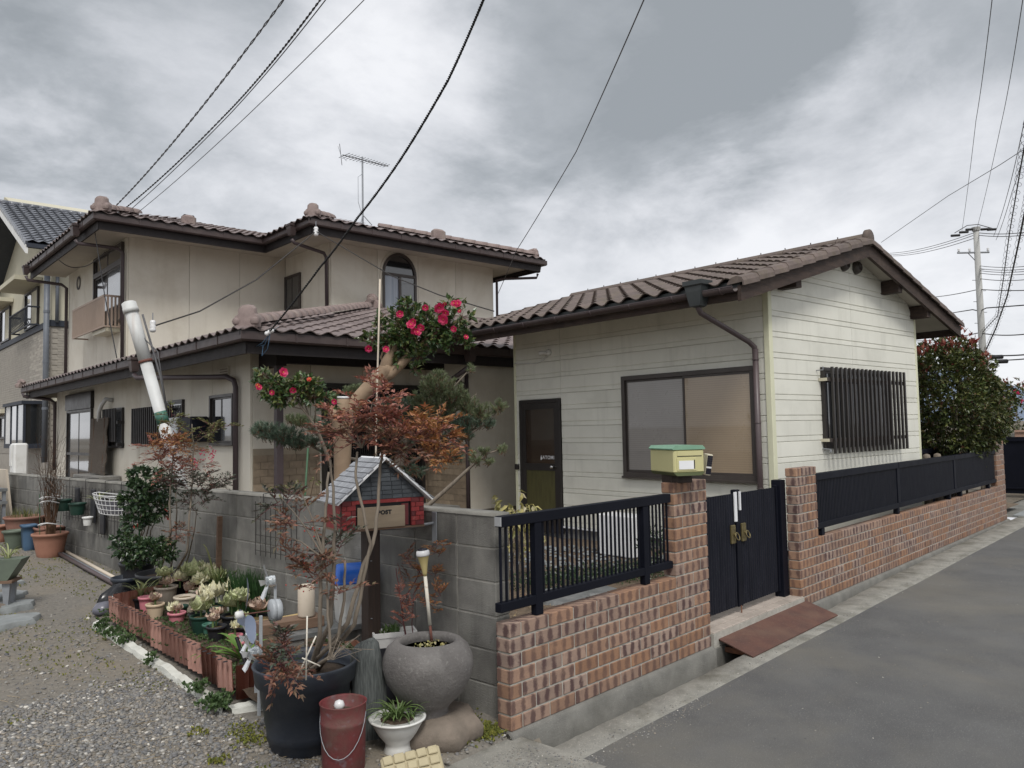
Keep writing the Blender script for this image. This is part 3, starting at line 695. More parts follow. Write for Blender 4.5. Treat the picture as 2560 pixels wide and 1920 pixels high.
# ================================================================ WHITE ANNEX
A = thing('annex', 'small white annex with weatherboard siding, brown tiled gable roof and big sliding window', 'house', (1.9, 2.1, .13), 'a')
AW, AL, AG = 3.87, 4.27, .13
EX, EZ, RX, SL = -.95, 3.125, 1.935, .293       # eave x, tile height at the eave, ridge x, slope
def rz_(x): return EZ+SL*((x-EX) if x < RX else (2*RX-EX-x))
PIT = .2345
def board_prof(z0, z1):
    """weatherboard: narrow lower band, groove, wide band"""
    P = [(0, z0), (-.010, z0), (-.014, z0+.006)]
    if z1-z0 > .09: P += [(-.014, z0+.054), (-.006, z0+.058), (-.006, z0+.062), (-.016, z0+.068)]
    P += [(-.016, z1-.007), (-.006, z1-.003), (0, z1-.003)]
    return P
zs = []; z = 3.143-.0
while z > .36: z -= PIT
z0s = z
rows = []
zz = z0s
while zz < 4.2: rows.append((max(zz, .335), zz+PIT)); zz += PIT
# left face (x = 0), boards split at the seam, the door and the window
for z0, z1 in rows:
    if z0 > 3.30: break
    z1 = min(z1, 3.36)
    segs = [(.045, 3.28), (3.285, AL-.03)]
    for (h0, h1, c0, c1) in ((.155, 2.115, 1.07, 2.36), (3.285, 4.165, .2, 2.135)):
        ns = []
        for a, b in segs:
            if z1 <= c0+.01 or z0 >= c1-.01 or h1 <= a or h0 >= b: ns.append((a, b, z0, z1)) if True else 0; continue
            if h0-a > .03: ns.append((a, h0, z0, z1))
            if b-h1 > .03: ns.append((h1, b, z0, z1))
            lo, hi = max(a, h0), min(b, h1)
            if z0 < c0-.02: ns.append((lo, hi, z0, c0))
            if z1 > c1+.02: ns.append((lo, hi, c1, z1))
        segs = [(a, b) for a, b, p, q_ in ns if (p, q_) == (z0, z1)]
        for a, b, p, q_ in ns:
            if (p, q_) != (z0, z1): MB().prism([(x, zq) for x, zq in board_prof(p, q_)], 'y', a, b).build('siding_board', 'siding', A, fixn=True)
    for a, b in segs: MB().prism(board_prof(z0, z1), 'y', a, b).build('siding_board', 'siding', A, fixn=True)
# gable face (y = 0)
for z0, z1 in rows:
    for a, b in ((.045, 1.932), (1.936, AW-.03)):
        def gab(zc): return rz_(zc)-.09
        parts = [(a, b, z0, z1)]
        c0, c1, h0, h1 = 1.40, 2.37, 1.09, 2.89
        if z1 > c0+.01 and z0 < c1-.01 and h1 > a and h0 < b:
            parts = []
            if h0-a > .03: parts.append((a, h0, z0, z1))
            if b-h1 > .03: parts.append((h1, b, z0, z1))
            if z0 < c0-.02: parts.append((max(a, h0), min(b, h1), z0, c0))
            if z1 > c1+.02: parts.append((max(a, h0), min(b, h1), c1, z1))
        for p, q_, y0, y1 in parts:
            # clip the board's ends to the roof slope
            if rz_(RX)-.09 <= y0+.02: continue
            if a < RX:
                pl_ = max(p, EX+(y0+.09-EZ)/SL); pr = q_; pt = max(p, EX+(y1+.09-EZ)/SL)
                if pl_ > pr-.02: continue
                pt = min(pt, pr-.001); poly = [(pl_, y0), (pr, y0), (pr, y1), (pt, y1)]
            else:
                e0 = 2*RX-EX; pr = min(q_, e0-(y0+.09-EZ)/SL); pt = min(q_, e0-(y1+.09-EZ)/SL)
                if pr < p+.02: continue
                pt = max(pt, p+.001); poly = [(p, y0), (pr, y0), (pt, y1), (p, y1)]
            m = MB(); prof = board_prof(y0, y1)
            (xl0, _), (xr0, _), (xr1, _), (xl1, _) = poly
            n = len(prof)
            for side in (0, 1):
                for dd, zq in prof:
                    t_ = (zq-y0)/(y1-y0); x_ = (xl0+(xl1-xl0)*t_) if side == 0 else (xr0+(xr1-xr0)*t_); m.v.append((x_, dd, zq))
            m.f += [tuple(range(n-1, -1, -1)), tuple(range(n, 2*n))]+[(i, (i+1) % n, n+(i+1) % n, n+i) for i in range(n)]
            m.build('siding_board', 'siding', A, fixn=True)
# core behind the boards (with the openings' walls), skirt, foundation
core = MB(); core.prism([(.004, .30), (AW-.004, .30), (AW-.004, rz_(AW)-.10), (RX, rz_(RX)-.10), (.004, rz_(0)-.10)], 'y', .004, AL-.004)
core.build('wall', 'siding', A)
MB().bb(-.024, .0035, 0, AL, .305, .330).bb(-.024, AW, -.024, .0035, .305, .330).build('skirting', 'white_paint', A)
MB().bb(.02, AW-.02, .02, AL-.02, .0, .30).build('foundation', 'foundation', A)
MB().bb(-.030, .044, -.030, .044, .335, 3.30, .006).build('corner_trim', 'siding_trim', A)
MB().bb(AW-.03, AW+.022, -.022, .02, .335, rz_(AW)-.11, .004).build('corner_trim', 'siding_trim', A)
MB().bb(-.022, .02, AL-.03, AL+.02, .335, 3.24, .004).build('corner_trim', 'siding_trim', A)
window(A, 'y', -.012, .155, 2.115, 1.07, 2.36, ['blind_tan', 'blind_grey'], 'frame_bronze', .055, .055)
MB().bb(-.085, -.012, .14, 2.13, 1.045, 1.072, .004).build('sill', 'frame_bronze', A)
gw = window(A, 'x', -.010, 1.09, 2.89, 1.40, 2.37, ['glass_dark', 'glass_grey'], 'frame_dark', .05, .045)
sg = MB().box((0, 0, 0), (.034, .028, 1.03), None, .003).mesh('bar'); sg.materials.append(MATS['frame_dark'])
for i in range(19): link('bar', sg, gw, (1.13+i*.1105, -.145, 1.855))
for z in (1.50, 2.22): MB().bb(1.06, 3.16, -.128, -.104, z-.022, z+.022).build('grille_rail', 'frame_bronze', gw)
for x in (1.06, 2.93):
    for z in (1.50, 2.22): MB().bb(x-.014, x+.014, -.115, -.014, z-.018, z+.018).build('bracket', 'cream_plastic', gw)
for x in (1.0,):
    m = MB().tube([(x, -.016, 2.33), (x, -.10, 2.33), (x, -.10, 2.37)], .007, 6).tube([(x+.07, -.02, 1.40), (x+.07, -.12, 1.39), (x+.02, -.14, 1.36)], .008, 6); m.build('hook', 'steel', gw)
# door
d = MB(); y0, y1, dz0, dz1 = 3.29, 4.16, .22, 2.13
d.bb(-.045, -.001, y0, y0+.055, dz0, dz1, .003).bb(-.045, -.001, y1-.055, y1, dz0, dz1, .003).bb(-.044, -.001, y0+.055, y1-.055, dz1-.05, dz1, .003)
dr = d.build('door', 'frame_dark', A)
d = MB().bb(-.038, -.012, y0+.057, y0+.130, dz0, dz1-.052, .002).bb(-.038, -.012, y1-.130, y1-.057, dz0, dz1-.052, .002)
d.bb(-.037, -.012, y0+.130, y1-.130, 1.99, dz1-.052).bb(-.037, -.012, y0+.130, y1-.130, 1.10, 1.20).bb(-.037, -.012, y0+.130, y1-.130, dz0, .50)
d.build('door_leaf', 'frame_dark', dr)
MB().bb(-.026, -.020, y0+.130, y1-.130, 1.20, 1.99).build('glass', 'door_glass', dr)
MB().bb(-.028, -.020, y0+.130, y1-.130, .50, 1.10).build('panel', 'door_olive', dr)
m = MB().lathe([(.018, 0), (.014, .02), (.012, .035), (.026, .04), (.028, .06), (.018, .072), (0, .074)], (0, 0, 0), 16); m.v = [(-.038-c, a+3.43, b+1.155) for a, b, c in m.v]; m.build('knob', 'chrome', dr, True)
def text(s, size, mt, parent, loc, rot, name='lettering', ext=.0008, bold=False):
    cu = bpy.data.curves.new(name, 'FONT'); cu.body = s; cu.size = size; cu.extrude = ext; cu.align_x = 'CENTER'; cu.align_y = 'CENTER'; cu.offset = .0006 if not bold else .002; cu.space_character = 1.15
    tmp = bpy.data.objects.new(name, cu); C.objects.link(tmp); dg = bpy.context.evaluated_depsgraph_get(); me = bpy.data.meshes.new_from_object(tmp.evaluated_get(dg)); bpy.data.objects.remove(tmp)
    me.materials.clear(); me.materials.append(MATS[mt]); o = link(name, me, parent, loc, rot); return o
text('SATOMI', .072, 'white_paint', dr, (-.0275, 3.575, 1.285), (rad(90), 0, rad(-90)))
MB().bb(-.0272, -.0262, 3.70, 3.72, 1.25, 1.29).build('torn_letter', 'white_paint', dr)
# door bell box, lamp, cable, downpipe
MB().bb(-.05, -.02, 4.20, 4.28, 1.10, 1.18, .004).build('bell_box', 'frame_dark', A)
m = MB().lathe([(.045, 0), (.05, .02), (.03, .05), (0, .055)], (0, 0, 0), 16); m.v = [(-.016-c, a+3.50, b+2.80) for a, b, c in m.v]
m.tube([(-.05, 3.50, 2.79), (-.10, 3.56, 2.80), (-.12, 3.60, 2.79)], [.025, .03, .035], 10); m.build('sensor_lamp', 'plastic_white', A, True)
MB().tube([(-.025, 3.50, 2.76), (-.03, 3.62, 2.70), (-.025, 3.80, 2.66), (-.025, 4.02, 2.685), (-.025, 4.27, 2.70)], .007, 6).build('cable', 'plastic_white', A, True)
# gable vents
for x in (1.79, 2.12):
    m = MB(); s_ = 14
    m.lathe([(.085, 0), (.085, .02), (.072, .05), (.05, .075), (.045, .07), (.0, .02)], (0, 0, 0), s_); m.v = [(a+x, -.014-c, b*1.05+3.70) for a, b, c in m.v]; m.build('vent_hood', 'frame_bronze', A, True)
# roof
dk = MB(); ye0, ye1 = -.26, 4.90
for s_ in (0, 1):
    xa, xb = (EX+.03, RX) if s_ == 0 else (2*RX-EX-.03, RX)
    dk.slab([(xa, ye0, rz_(xa)-.005), (xb, ye0, rz_(xb)-.005), (xb, ye1, rz_(xb)-.005), (xa, ye1, rz_(xa)-.005)], .075)
roofA = dk.build('roof', 'roof_deck', A)
so = MB()
for s_ in (0, 1):
    xa, xb = (EX+.10, RX) if s_ == 0 else (2*RX-EX-.10, RX)
    so.slab([(xa, ye0+.04, rz_(xa)-.083), (xb, ye0+.04, rz_(xb)-.083), (xb, ye1, rz_(xb)-.083), (xa, ye1, rz_(xa)-.083)], .010)
so.build('soffit', 'soffit', roofA)
TM = wave_tile(.262, .30)
tl_ = field(.262, .30, (EX-.02, ye0-.0, EZ), (0, 1, 0), (1, 0, 0), SL, 20, 10, lambda x, y: x < RX-.02)
lay(tl_, TM, roofA, 'roof_tile', 'a', 300)
tr_ = field(.262, .30, (2*RX-EX+.02, ye0, EZ), (0, 1, 0), (-1, 0, 0), SL, 20, 10, lambda x, y: x > RX+.02)
lay(tr_, TM, roofA, 'roof_tile', 'a', 0)
# bedding under the eave rolls
MB().bb(EX+.015, EX+.06, ye0, ye1, EZ-.055, EZ+.030).build('eave_filler', 'gutter_dark', roofA)
# ridge tiles with clips
for i in range(14):
    y = ye0-.02+i*.37
    if y > 4.85: break
    m = MB(); h0 = rz_(RX); zc = h0+.055
    m.prism([(RX-.11, h0-.035), (RX-.105, h0+.045), (RX-.06, h0+.090), (RX, h0+.103), (RX+.06, h0+.090), (RX+.105, h0+.045), (RX+.11, h0-.035)], 'y', y+.003, min(y+.367, 4.95))
    m.build('ridge_tile', 'roof_tile', roofA)
    MB().tube([(RX, y+.02, h0+.10), (RX, y+.02, h0+.125)], .008, 6).build('ridge_clip', 'gutter', roofA)
# ridge end block
m = MB().lathe([(.09, -.01), (.105, 0), (.105, .05), (.08, .06), (0, .062)], (0, 0, 0), 16); m.v = [(a*1.05+RX, ye0-.0-c, b+rz_(RX)+.04) for a, b, c in m.v]; m.build('ridge_end_block', 'roof_tile', roofA, True)
# rake tiles on both near verges
for s_ in (0, 1):
    for i in range(10):
        x0 = EX-.03+i*.292; x1 = x0+.296
        if x1 > RX+.02: x1 = RX+.02
        m = MB(); prof = [(.12, .000), (.075, .055), (.01, .068), (-.05, .050), (-.075, .010), (-.080, -.038), (-.062, -.038), (-.058, 0), (.12, -.012)]
        for t_, xx in ((0, x0), (1, x1)):
            lift = .014*(1-t_)
            X_ = xx if s_ == 0 else 2*RX-xx
            for dy, dz in prof: m.v.append((X_, ye0+dy, rz_(xx)+dz+lift))
        n = len(prof); m.f += [tuple(range(n)), tuple(range(2*n-1, n-1, -1))]+[(i_, (i_+1) % n, n+(i_+1) % n, n+i_) for i_ in range(n)]
        m.build('rake_tile', 'roof_tile', roofA, fixn=True)
# barge boards and beam ends
for s_ in (0, 1):
    m = MB()
    def X(x): return x if s_ == 0 else 2*RX-x
    a, b = EX-.01, RX
    pts = [(X(a), rz_(a)-.180), (X(b), rz_(b)-.200), (X(b), rz_(b)-.02), (X(a), rz_(a)-.02)]
    m.prism(pts, 'y', ye0-.03, ye0+.012); m.build('barge_board', 'dark_wood', roofA, fixn=True)
for x, zt in ((.26, rz_(.26)-.095), (3.80, rz_(3.80)-.095), (2.90, rz_(2.90)-.095), (.97, rz_(.97)-.095)):
    if x == .97: continue
    MB().bb(x-.06, x+.06, ye0+.014, .002, zt-.17, zt, .004).build('beam_end', 'dark_wood', roofA)
MB().bb(EX+.02, EX+.055, ye0, ye1, EZ-.16, EZ-.075).build('fascia', 'dark_wood', roofA); MB().bb(2*RX-EX-.055, 2*RX-EX-.02, ye0, ye1, EZ-.16, EZ-.075).build('fascia', 'dark_wood', roofA)
# half round gutter with brackets, rain head and downpipe
def gutter(t, y0, y1, x, z, r=.052, side=-1, mt='gutter', step=.6):
    m = MB(); prof = [(x+r*math.cos(a), z+r*math.sin(a)) for a in [math.pi+math.pi*i/10 for i in range(11)]]+[(x+(r-.004)*math.cos(a), z+(r-.004)*math.sin(a)) for a in [2*math.pi-math.pi*i/10 for i in range(11)]]
    m.prism(prof, 'y', y0, y1); g_ = m.build('gutter', mt, t, True, fixn=True)
    y = y0+.15
    while y < y1:
        MB().tube([(x+(r+.004)*math.cos(a), y, z+(r+.004)*math.sin(a)) for a in [math.pi+math.pi*i/8 for i in range(9)]], .005, 5).build('gutter_bracket', 'pipe_brown', g_, True); y += step
    return g_
gA = gutter(A, ye0+.01, ye1+.1, EX-.055, EZ-.040, .052)
MB().bb(EX-.110, EX-.105, ye0+.01, ye1+.1, EZ-.042, EZ-.034).build('gutter_lip', 'pipe_brown', gA)
hx, hy = EX-.045, .17
def hopper(t, x, y, z, s=1.0, mt='gutter_dark'):
    m = MB()
    def ring(a, b, zz): return [(x-a, y-b, zz), (x+a, y-b, zz), (x+a, y+b, zz), (x-a, y+b, zz)]
    lv = [(.085, .105, z+.10), (.085, .105, z+.06), (.072, .09, z+.045), (.070, .082, z), (.058, .066, z-.085), (.05, .055, z-.13), (.034, .034, z-.14)]
    for a, b, zz in lv: m.v += ring(a*s, b*s, z+(zz-z)*s)
    for i in range(len(lv)-1):
        for k in range(4): m.f.append((4*i+k, 4*i+(k+1) % 4, 4*i+4+(k+1) % 4, 4*i+4+k))
    m.f += [(3, 2, 1, 0), tuple(4*(len(lv)-1)+k for k in range(4))]
    return m.build('rain_head', mt, t, fixn=True)
hopper(A, hx-.01, .20, EZ-.03, 1.15)
dp = MB().tube([(hx-.01, .20, 2.96), (hx, .20, 2.92), (hx+.03, .20, 2.88), (-.16, .15, 2.62), (-.085, .125, 2.56), (-.082, .12, 2.50)], .030, 10).build('downpipe_elbow', 'pipe_brown', A, True)
dq = MB().tube([(-.082, .12, 2.54), (-.082, .12, .25)], .033, 12).build('downpipe', 'pipe_brown', A, True)
for z in (2.42, 1.72, 1.0): MB().tube([(-.082+.038*math.cos(a), .12+.038*math.sin(a), z) for a in [i*math.pi/6 for i in range(13)]], .004, 5, False).build('pipe_clip', 'pipe_brown', dq)
# the far eave's rain head and elbow, seen past the right corner
xr = 2*RX-EX+.045
gutter(A, ye0+.01, ye1, xr, EZ-.022, .055)
hopper(A, xr-.02, .75, EZ-.09, 1.1)
MB().tube([(xr-.02, .75, 2.92), (xr-.05, .74, 2.88), (AW+.12, .55, 2.66), (AW+.09, .5, 2.6), (AW+.09, .5, .2)], .030, 10).build('downpipe', 'gutter_dark', A, True)
# ================================================================ BROWN HOUSE
H = thing('house', 'beige two-storey house with brown tiled roofs, arched upper window and open porch', 'house', (1.65, 7.53, .2), 'h')
E1, E2, S1, S2 = 3.0, 5.9, .27, .305
def panels(t, axis, pos, a0, a1, z0, z1, step=.91, mt='stucco', start=None):
    """wall face of separate render panels with open joints; faces towards minus"""
    js = [a0]; k = a0+step if start is None else start
    while k < a1-.12: js.append(k); k += step
    js.append(a1)
    for u, v in zip(js, js[1:]):
        m = MB()
        if axis == 'y': m.bb(pos-.012, pos+.02, u+.004, v-.004, z0, z1)
        else: m.bb(u+.004, v-.004, pos-.012, pos+.02, z0, z1)
        m.build('wall_panel', mt, t)
m = MB().bb(1.66, 9.58, 7.54, 19.49, .2, 3.02).bb(4.75, 9.58, 6.42, 7.54, .2, 3.02)
m.bb(1.64, 9.59, 13.50, 18.29, 2.9, 5.78).bb(5.06, 9.59, 11.41, 13.6, 2.9, 5.78).build('wall', 'joint', H)
panels(H, 'y', 1.65, 7.53, 19.5, .46, 2.92, .91, start=8.05)
panels(H, 'x', 7.53, 1.67, 4.735, .46, 2.92); panels(H, 'y', 4.74, 6.41, 7.51, .46, 2.92, 1.2); panels(H, 'x', 6.41, 4.76, 9.6, .43, 2.96, 1.82)
panels(H, 'y', 1.63, 13.49, 18.3, 3.0, 5.77, 1.1); panels(H, 'x', 13.49, 1.65, 5.04, 3.3, 5.77, 1.1, start=2.86)
panels(H, 'y', 5.05, 11.4, 13.47, 3.6, 5.77, 1.2); panels(H, 'x', 11.4, 5.07, 9.6, 3.9, 5.77, 1.095, start=6.22)
MB().bb(1.67, 9.6, 7.545, 19.48, .0, .455).bb(4.755, 9.6, 6.425, 7.5, .0, .425).build('foundation', 'foundation', H)
MB().bb(1.66, 4.73, 6.6, 7.52, .15, .50).build('porch_floor', 'foundation', H)
# tiled dado either side of the entrance
dm = {}
def dado(axis, pos, a0, a1, z0, z1):
    L_, H_ = .215, .098
    if axis == 'x': base_ = MB().bb(a0, a1, pos-.022, pos-.013, z0, z1)
    else: base_ = MB().bb(pos-.022, pos-.013, a0, a1, z0, z1)
    b_ = base_.build('dado', 'dado_joint', H)
    for k in range(int((z1-z0)/(H_+.006))):
        u = a0-(.11 if k % 2 else 0)
        while u < a1-.02:
            x0, x1 = max(u, a0), min(u+L_, a1)
            if x1-x0 > .03:
                key = (axis, round(x1-x0, 3))
                if key not in dm:
                    mm = MB().box((0, 0, 0), (x1-x0, .012, H_) if axis == 'x' else (.012, x1-x0, H_)).mesh('dado_tile'); mm.materials.append(MATS['dado_tile']); dm[key] = mm
                c = (x0+x1)/2; zc = z0+.003+(H_+.006)*(k+.5)
                link('dado_tile', dm[key], b_, (c, pos-.027, zc) if axis == 'x' else (pos-.027, c, zc))
            u += L_+.006
dado('x', 7.53, 1.67, 2.72, .46, 1.49); dado('y', 4.74, 6.43, 7.50, .46, 1.49); dado('x', 7.53, 4.66, 4.72, .46, 1.49)
# entrance: lattice sliding door
m = MB().bb(2.76, 2.82, 7.44, 7.518, .5, 2.47).bb(4.58, 4.64, 7.44, 7.518, .5, 2.47).bb(2.82, 4.58, 7.44, 7.518, 2.41, 2.47).bb(2.82, 4.58, 7.45, 7.518, 2.12, 2.16).bb(3.68, 3.73, 7.46, 7.516, .5, 2.12)
dr = m.build('entrance_door', 'frame_dark', H)
MB().bb(2.82, 4.58, 7.50, 7.508, .5, 2.41).build('glass', 'glass_dark', dr)
lm = MB().box((0, 0, 0), (.016, .016, 1.6)).mesh('lattice_bar'); lm.materials.append(MATS['lattice'])
for i in range(44): link('lattice_bar', lm, dr, (2.86+i*.0392, 7.478, 1.31))
m = MB()
for i in range(7): m.bb(2.83, 4.57, 7.470, 7.482, .62+i*.24, .635+i*.24)
m.build('lattice_rail', 'lattice', dr)
m = MB()
for i in range(44): m.bb(2.852+i*.0392, 2.862+i*.0392, 7.472, 7.485, 2.17, 2.40)
m.build('transom_lattice', 'lattice', dr)
# porch posts, beams, ceiling
MB().bb(1.79, 1.89, 6.99, 7.09, .2, 2.70, .005).build('porch_post', 'brown_post', H)
MB().bb(1.76, 1.92, 6.95, 7.9, 2.66, 2.90, .004).build('porch_beam', 'eave_wood', H); MB().bb(1.92, 5.3, 6.99, 7.10, 2.70, 2.90, .004).build('porch_beam', 'eave_wood', H)
MB().bb(1.93, 4.73, 7.11, 7.50, 2.885, 2.90).build('porch_ceiling', 'soffit', H)
MB().bb(1.93, 4.73, 7.49, 7.515, 2.82, 2.875).build('porch_trim', 'eave_wood', H)
MB().tube([(4.70, 6.37, 2.6), (4.70, 6.37, .2)], .034, 10).build('downpipe', 'brown_post', H, True)
# soffits, fascia, box gutters
def eave(t, pts, E, inner, wid=.12, ret=None):
    """pts: outer eave corner points (clockwise seen from above), gutter outside of fascia; horizontal soffit back to the wall polygon"""
    g_ = None
    for i in range(len(pts)-1):
        a = Vector((*pts[i], E)); b = Vector((*pts[i+1], E)); d = (b-a).normalized(); nrm = Vector((d.y, -d.x, 0)) # outward side decided below
        out = nrm if (Vector((*ret[i], 0))).dot(nrm) > 0 else -nrm
        ln = (b-a).length; n = max(1, round(ln/.9)); m = MB()
        # trough: U profile extruded along the eave, mitred by the straight ends
        prof = [(.0, .0), (.0, -.115), (-.02, -.130), (-.085, -.130), (-.10, -.115), (-.10, -.03), (-.094, -.03), (-.094, -.112), (-.006, -.112), (-.006, 0)]
        e0 = e1 = 0
        vs = []
        for q_, tt in ((a, 0), (b, 1)):
            for o_, z_ in prof:
                # mitre
                p = q_+out*o_*1.0+Vector((0, 0, z_))
                if tt == 0 and i > 0: s_ = mit[i-1]; p += d*(o_*s_)
                if tt == 1 and i < len(pts)-2: s_ = mit_next(pts, ret, i); mit.append(s_); p -= d*(o_*s_)
                vs.append(p)
        k = len(prof); m.add(vs, [(j, (j+1) % k, k+(j+1) % k, k+j) for j in range(k)]+[tuple(range(k-1, -1, -1)), tuple(range(k, 2*k))])
        g_ = m.build('gutter', 'gutter', t, fixn=True)
        for j in range(1, n):
            c = a+d*(ln*j/n); mm = MB().box(c+out*.003+Vector((0, 0, -.058)), (.022, .014, .120), Matrix((d, out, Vector((0, 0, 1)))).transposed()); mm.build('gutter_joint', 'gutter', g_)
        # fascia behind and below
        m = MB(); c0 = a-out*.13; c1 = b-out*.13
        m.box((c0+c1)/2+Vector((0, 0, -.16)), (ln-.02, .03, .20), Matrix((d, out, Vector((0, 0, 1)))).transposed()); m.build('fascia', 'eave_wood', t)
mit = []
def mit_next(pts, ret, i):
    d0 = Vector(pts[i+1])-Vector(pts[i]); o1 = Vector(ret[i+1])
    # convex corner if the next outward side points along the current direction
    return -1.0 if d0.dot(o1) > 0 else 1.0
def eaves(t, pts, ret, E):
    mit.clear(); mm = []
    for i in range(len(pts)-2): mm.append(mit_next(pts, ret, i))
    global mit_list
    mit_list = mm
    for i in range(len(pts)-1):
        a = Vector((*pts[i], E)); b = Vector((*pts[i+1], E)); d = (b-a).normalized(); out = Vector((*ret[i], 0)).normalized(); ln = (b-a).length
        prof = [(.0, .0), (.0, -.100), (-.02, -.122), (-.085, -.122), (-.10, -.105), (-.10, -.03), (-.094, -.03), (-.094, -.104), (-.006, -.104), (-.006, 0)]
        vs = []
        for q_, tt in ((a, 0), (b, 1)):
            for o_, z_ in prof:
                p = q_+out*o_+Vector((0, 0, z_))
                if tt == 0 and i > 0: p += d*(o_*mm[i-1])
                if tt == 1 and i < len(pts)-2: p -= d*(o_*mm[i])
                vs.append(p)
        k = len(prof); m = MB(); m.add(vs, [(j, (j+1) % k, k+(j+1) % k, k+j) for j in range(k)]+[tuple(range(k-1, -1, -1)), tuple(range(k, 2*k))])
        g_ = m.build('gutter', 'gutter', t, fixn=True); n = max(1, round(ln/.75)); rot = Matrix((d, out, Vector((0, 0, 1)))).transposed()
        for j in range(1, n): MB().box(a+d*(ln*j/n)+out*.002+Vector((0, 0, -.054)), (.020, .014, .112), rot).build('gutter_joint', 'gutter', g_)
        e0 = .13*(mm[i-1] if i > 0 else 0); e1 = .13*(mm[i] if i < len(pts)-2 else 0)
        f0 = a-out*.13-d*e0; f1 = b-out*.13+d*e1
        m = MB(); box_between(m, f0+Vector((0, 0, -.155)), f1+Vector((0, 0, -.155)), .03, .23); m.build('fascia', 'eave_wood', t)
X1, Y1 = .9, 6.1; XA, YA, XB, YB = .75, 12.5, 4.05, 10.4
eaves(H, [(X1, 19.9), (X1, Y1), (9.9, Y1)], [(-1, 0), (0, -1)], E1)
eaves(H, [(XA, 18.75), (XA, YA), (XB, YA), (XB, YB), (10.55, YB), (10.55, 18.75)], [(-1, 0), (0, -1), (-1, 0), (0, -1), (1, 0)], E2)
def flat(name, polys, z, th, mt): 
    m = MB()
    for x0, x1, y0, y1 in polys: m.bb(x0, x1, y0, y1, z-th, z)
    m.build(name, mt, H)
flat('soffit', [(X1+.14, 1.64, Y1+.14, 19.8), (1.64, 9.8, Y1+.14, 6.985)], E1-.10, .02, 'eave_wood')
flat('soffit', [(XA+.14, 1.62, YA+.14, 18.7), (1.62, XB+.14, YA+.14, 13.48), (XB+.14, 5.04, YB+.14, 13.48), (5.04, 10.4, YB+.14, 11.39), (9.6, 10.4, 11.39, 18.7)], E2-.12, .02, 'soffit')
flat('eave_end_board', [(X1+.1, 1.66, 19.5, 19.55)], E1-.05, .2, 'soffit')
# roof decks
def r1z(x, y): return E1-.005+S1*min(x-X1, y-Y1)
def zA(x, y): return E2-.005+S2*min(x-XA, y-YA, 10.55-x, 18.75-y)
def zB(x, y): return E2-.005+S2*min(x-XB, y-YB, 10.55-x, 18.75-y)
def deck(fn, xs, ys, keep, name='roof'):
    m = MB(); nx = len(xs); idx = {}
    for j, y in enumerate(ys):
        for i, x in enumerate(xs): idx[i, j] = len(m.v); m.v.append((x, y, fn(x, y)))
    for j in range(len(ys)-1):
        for i in range(nx-1):
            if keep((xs[i]+xs[i+1])/2, (ys[j]+ys[j+1])/2): m.f.append((idx[i, j], idx[i+1, j], idx[i+1, j+1], idx[i, j+1]))
    return m.build(name, 'roof_deck', H)
rt1 = deck(r1z, lin(X1, 9.9, 61), [Y1+.15*i for i in range(93)], lambda x, y: not ((x > 5.06 and y > 11.41) or (x > 1.64 and y > 13.5)))
rt2 = deck(lambda x, y: max(zA(x, y), zB(x, y)), lin(XA, 10.55, 40), lin(YB, 18.75, 40), lambda x, y: y > YA or x > XB)
TH = wave_tile(.265, .29, .036, 8, 'roof_tile_house')
k1 = lambda x, y: not ((x > 5.06 and y > 11.42) or (x > 1.64 and y > 13.5)) and x < 9.8
T = field(.265, .29, (X1, Y1-.03, E1), (1, 0, 0), (0, 1, 0), S1, 34, 19, lambda x, y: y-Y1 < x-X1+.10 and k1(x, y))
T += field(.265, .29, (X1-.03, Y1, E1), (0, 1, 0), (1, 0, 0), S1, 52, 15, lambda x, y: x-X1 < y-Y1+.10 and k1(x, y))
lay(T, TH, rt1, 'roof_tile', 'h', 300)
T = field(.265, .29, (XB, YB-.03, E2), (1, 0, 0), (0, 1, 0), S2, 24, 12, lambda x, y: y-YB < min(x-XB, 10.55-x)+.1)
T += field(.265, .29, (XA, YA-.03, E2), (1, 0, 0), (0, 1, 0), S2, 20, 9, lambda x, y: y-YA < x-XA+.1 and zA(x, y) > zB(x, y)-.02 and x < 6)
T += field(.265, .29, (XB-.03, YB, E2), (0, 1, 0), (1, 0, 0), S2, 12, 10, lambda x, y: x-XB < y-YB+.1 and zB(x, y) > zA(x, y)-.02 and y < 14)
T += field(.265, .29, (XA-.03, YA, E2), (0, 1, 0), (1, 0, 0), S2, 23, 9, lambda x, y: x-XA < min(y-YA, 18.75-y)+.1)
lay(T, TH, rt2, 'roof_tile', 'h', 260)
for x0, x1, y0, y1, E_ in ((X1, 9.9, Y1+.01, Y1+.05, E1), (X1+.01, X1+.05, Y1, 19.8, E1), (XB, 10.5, YB+.01, YB+.05, E2), (XA, XB, YA+.01, YA+.05, E2), (XB+.01, XB+.05, YB, YA, E2), (XA+.01, XA+.05, YA, 18.7, E2)):
    MB().bb(x0, x1, y0, y1, E_-.05, E_+.034).build('eave_filler', 'eave_wood', H)
def ridge(t, a, b, r=.085, step=.30, end=True, mt='roof_stone', big=1.0):
    a = Vector(a); b = Vector(b); d = b-a; n = int(d.length/step); d.normalize(); side = d.cross(Vector((0, 0, 1))).normalized(); upv = side.cross(d)
    for i in range(n):
        m = MB(); p0 = a+d*(step*i-.01); p1 = a+d*(step*(i+1)+.02); vs = []
        for p, k in ((p0, 1.10), (p1, .97)):
            for j in range(9):
                an = math.pi*j/8; vs.append(p+side*(r*1.15*k*math.cos(an))+upv*(r*k*math.sin(an)+.02))
        m.add(vs, [(j, j+1, 10+j, 9+j) for j in range(8)]+[tuple(range(8, -1, -1)), tuple(range(9, 18))]); m.build('ridge_tile', mt, t, True, fixn=True)
    if end: ornament(t, a-d*.02, d, side, big)
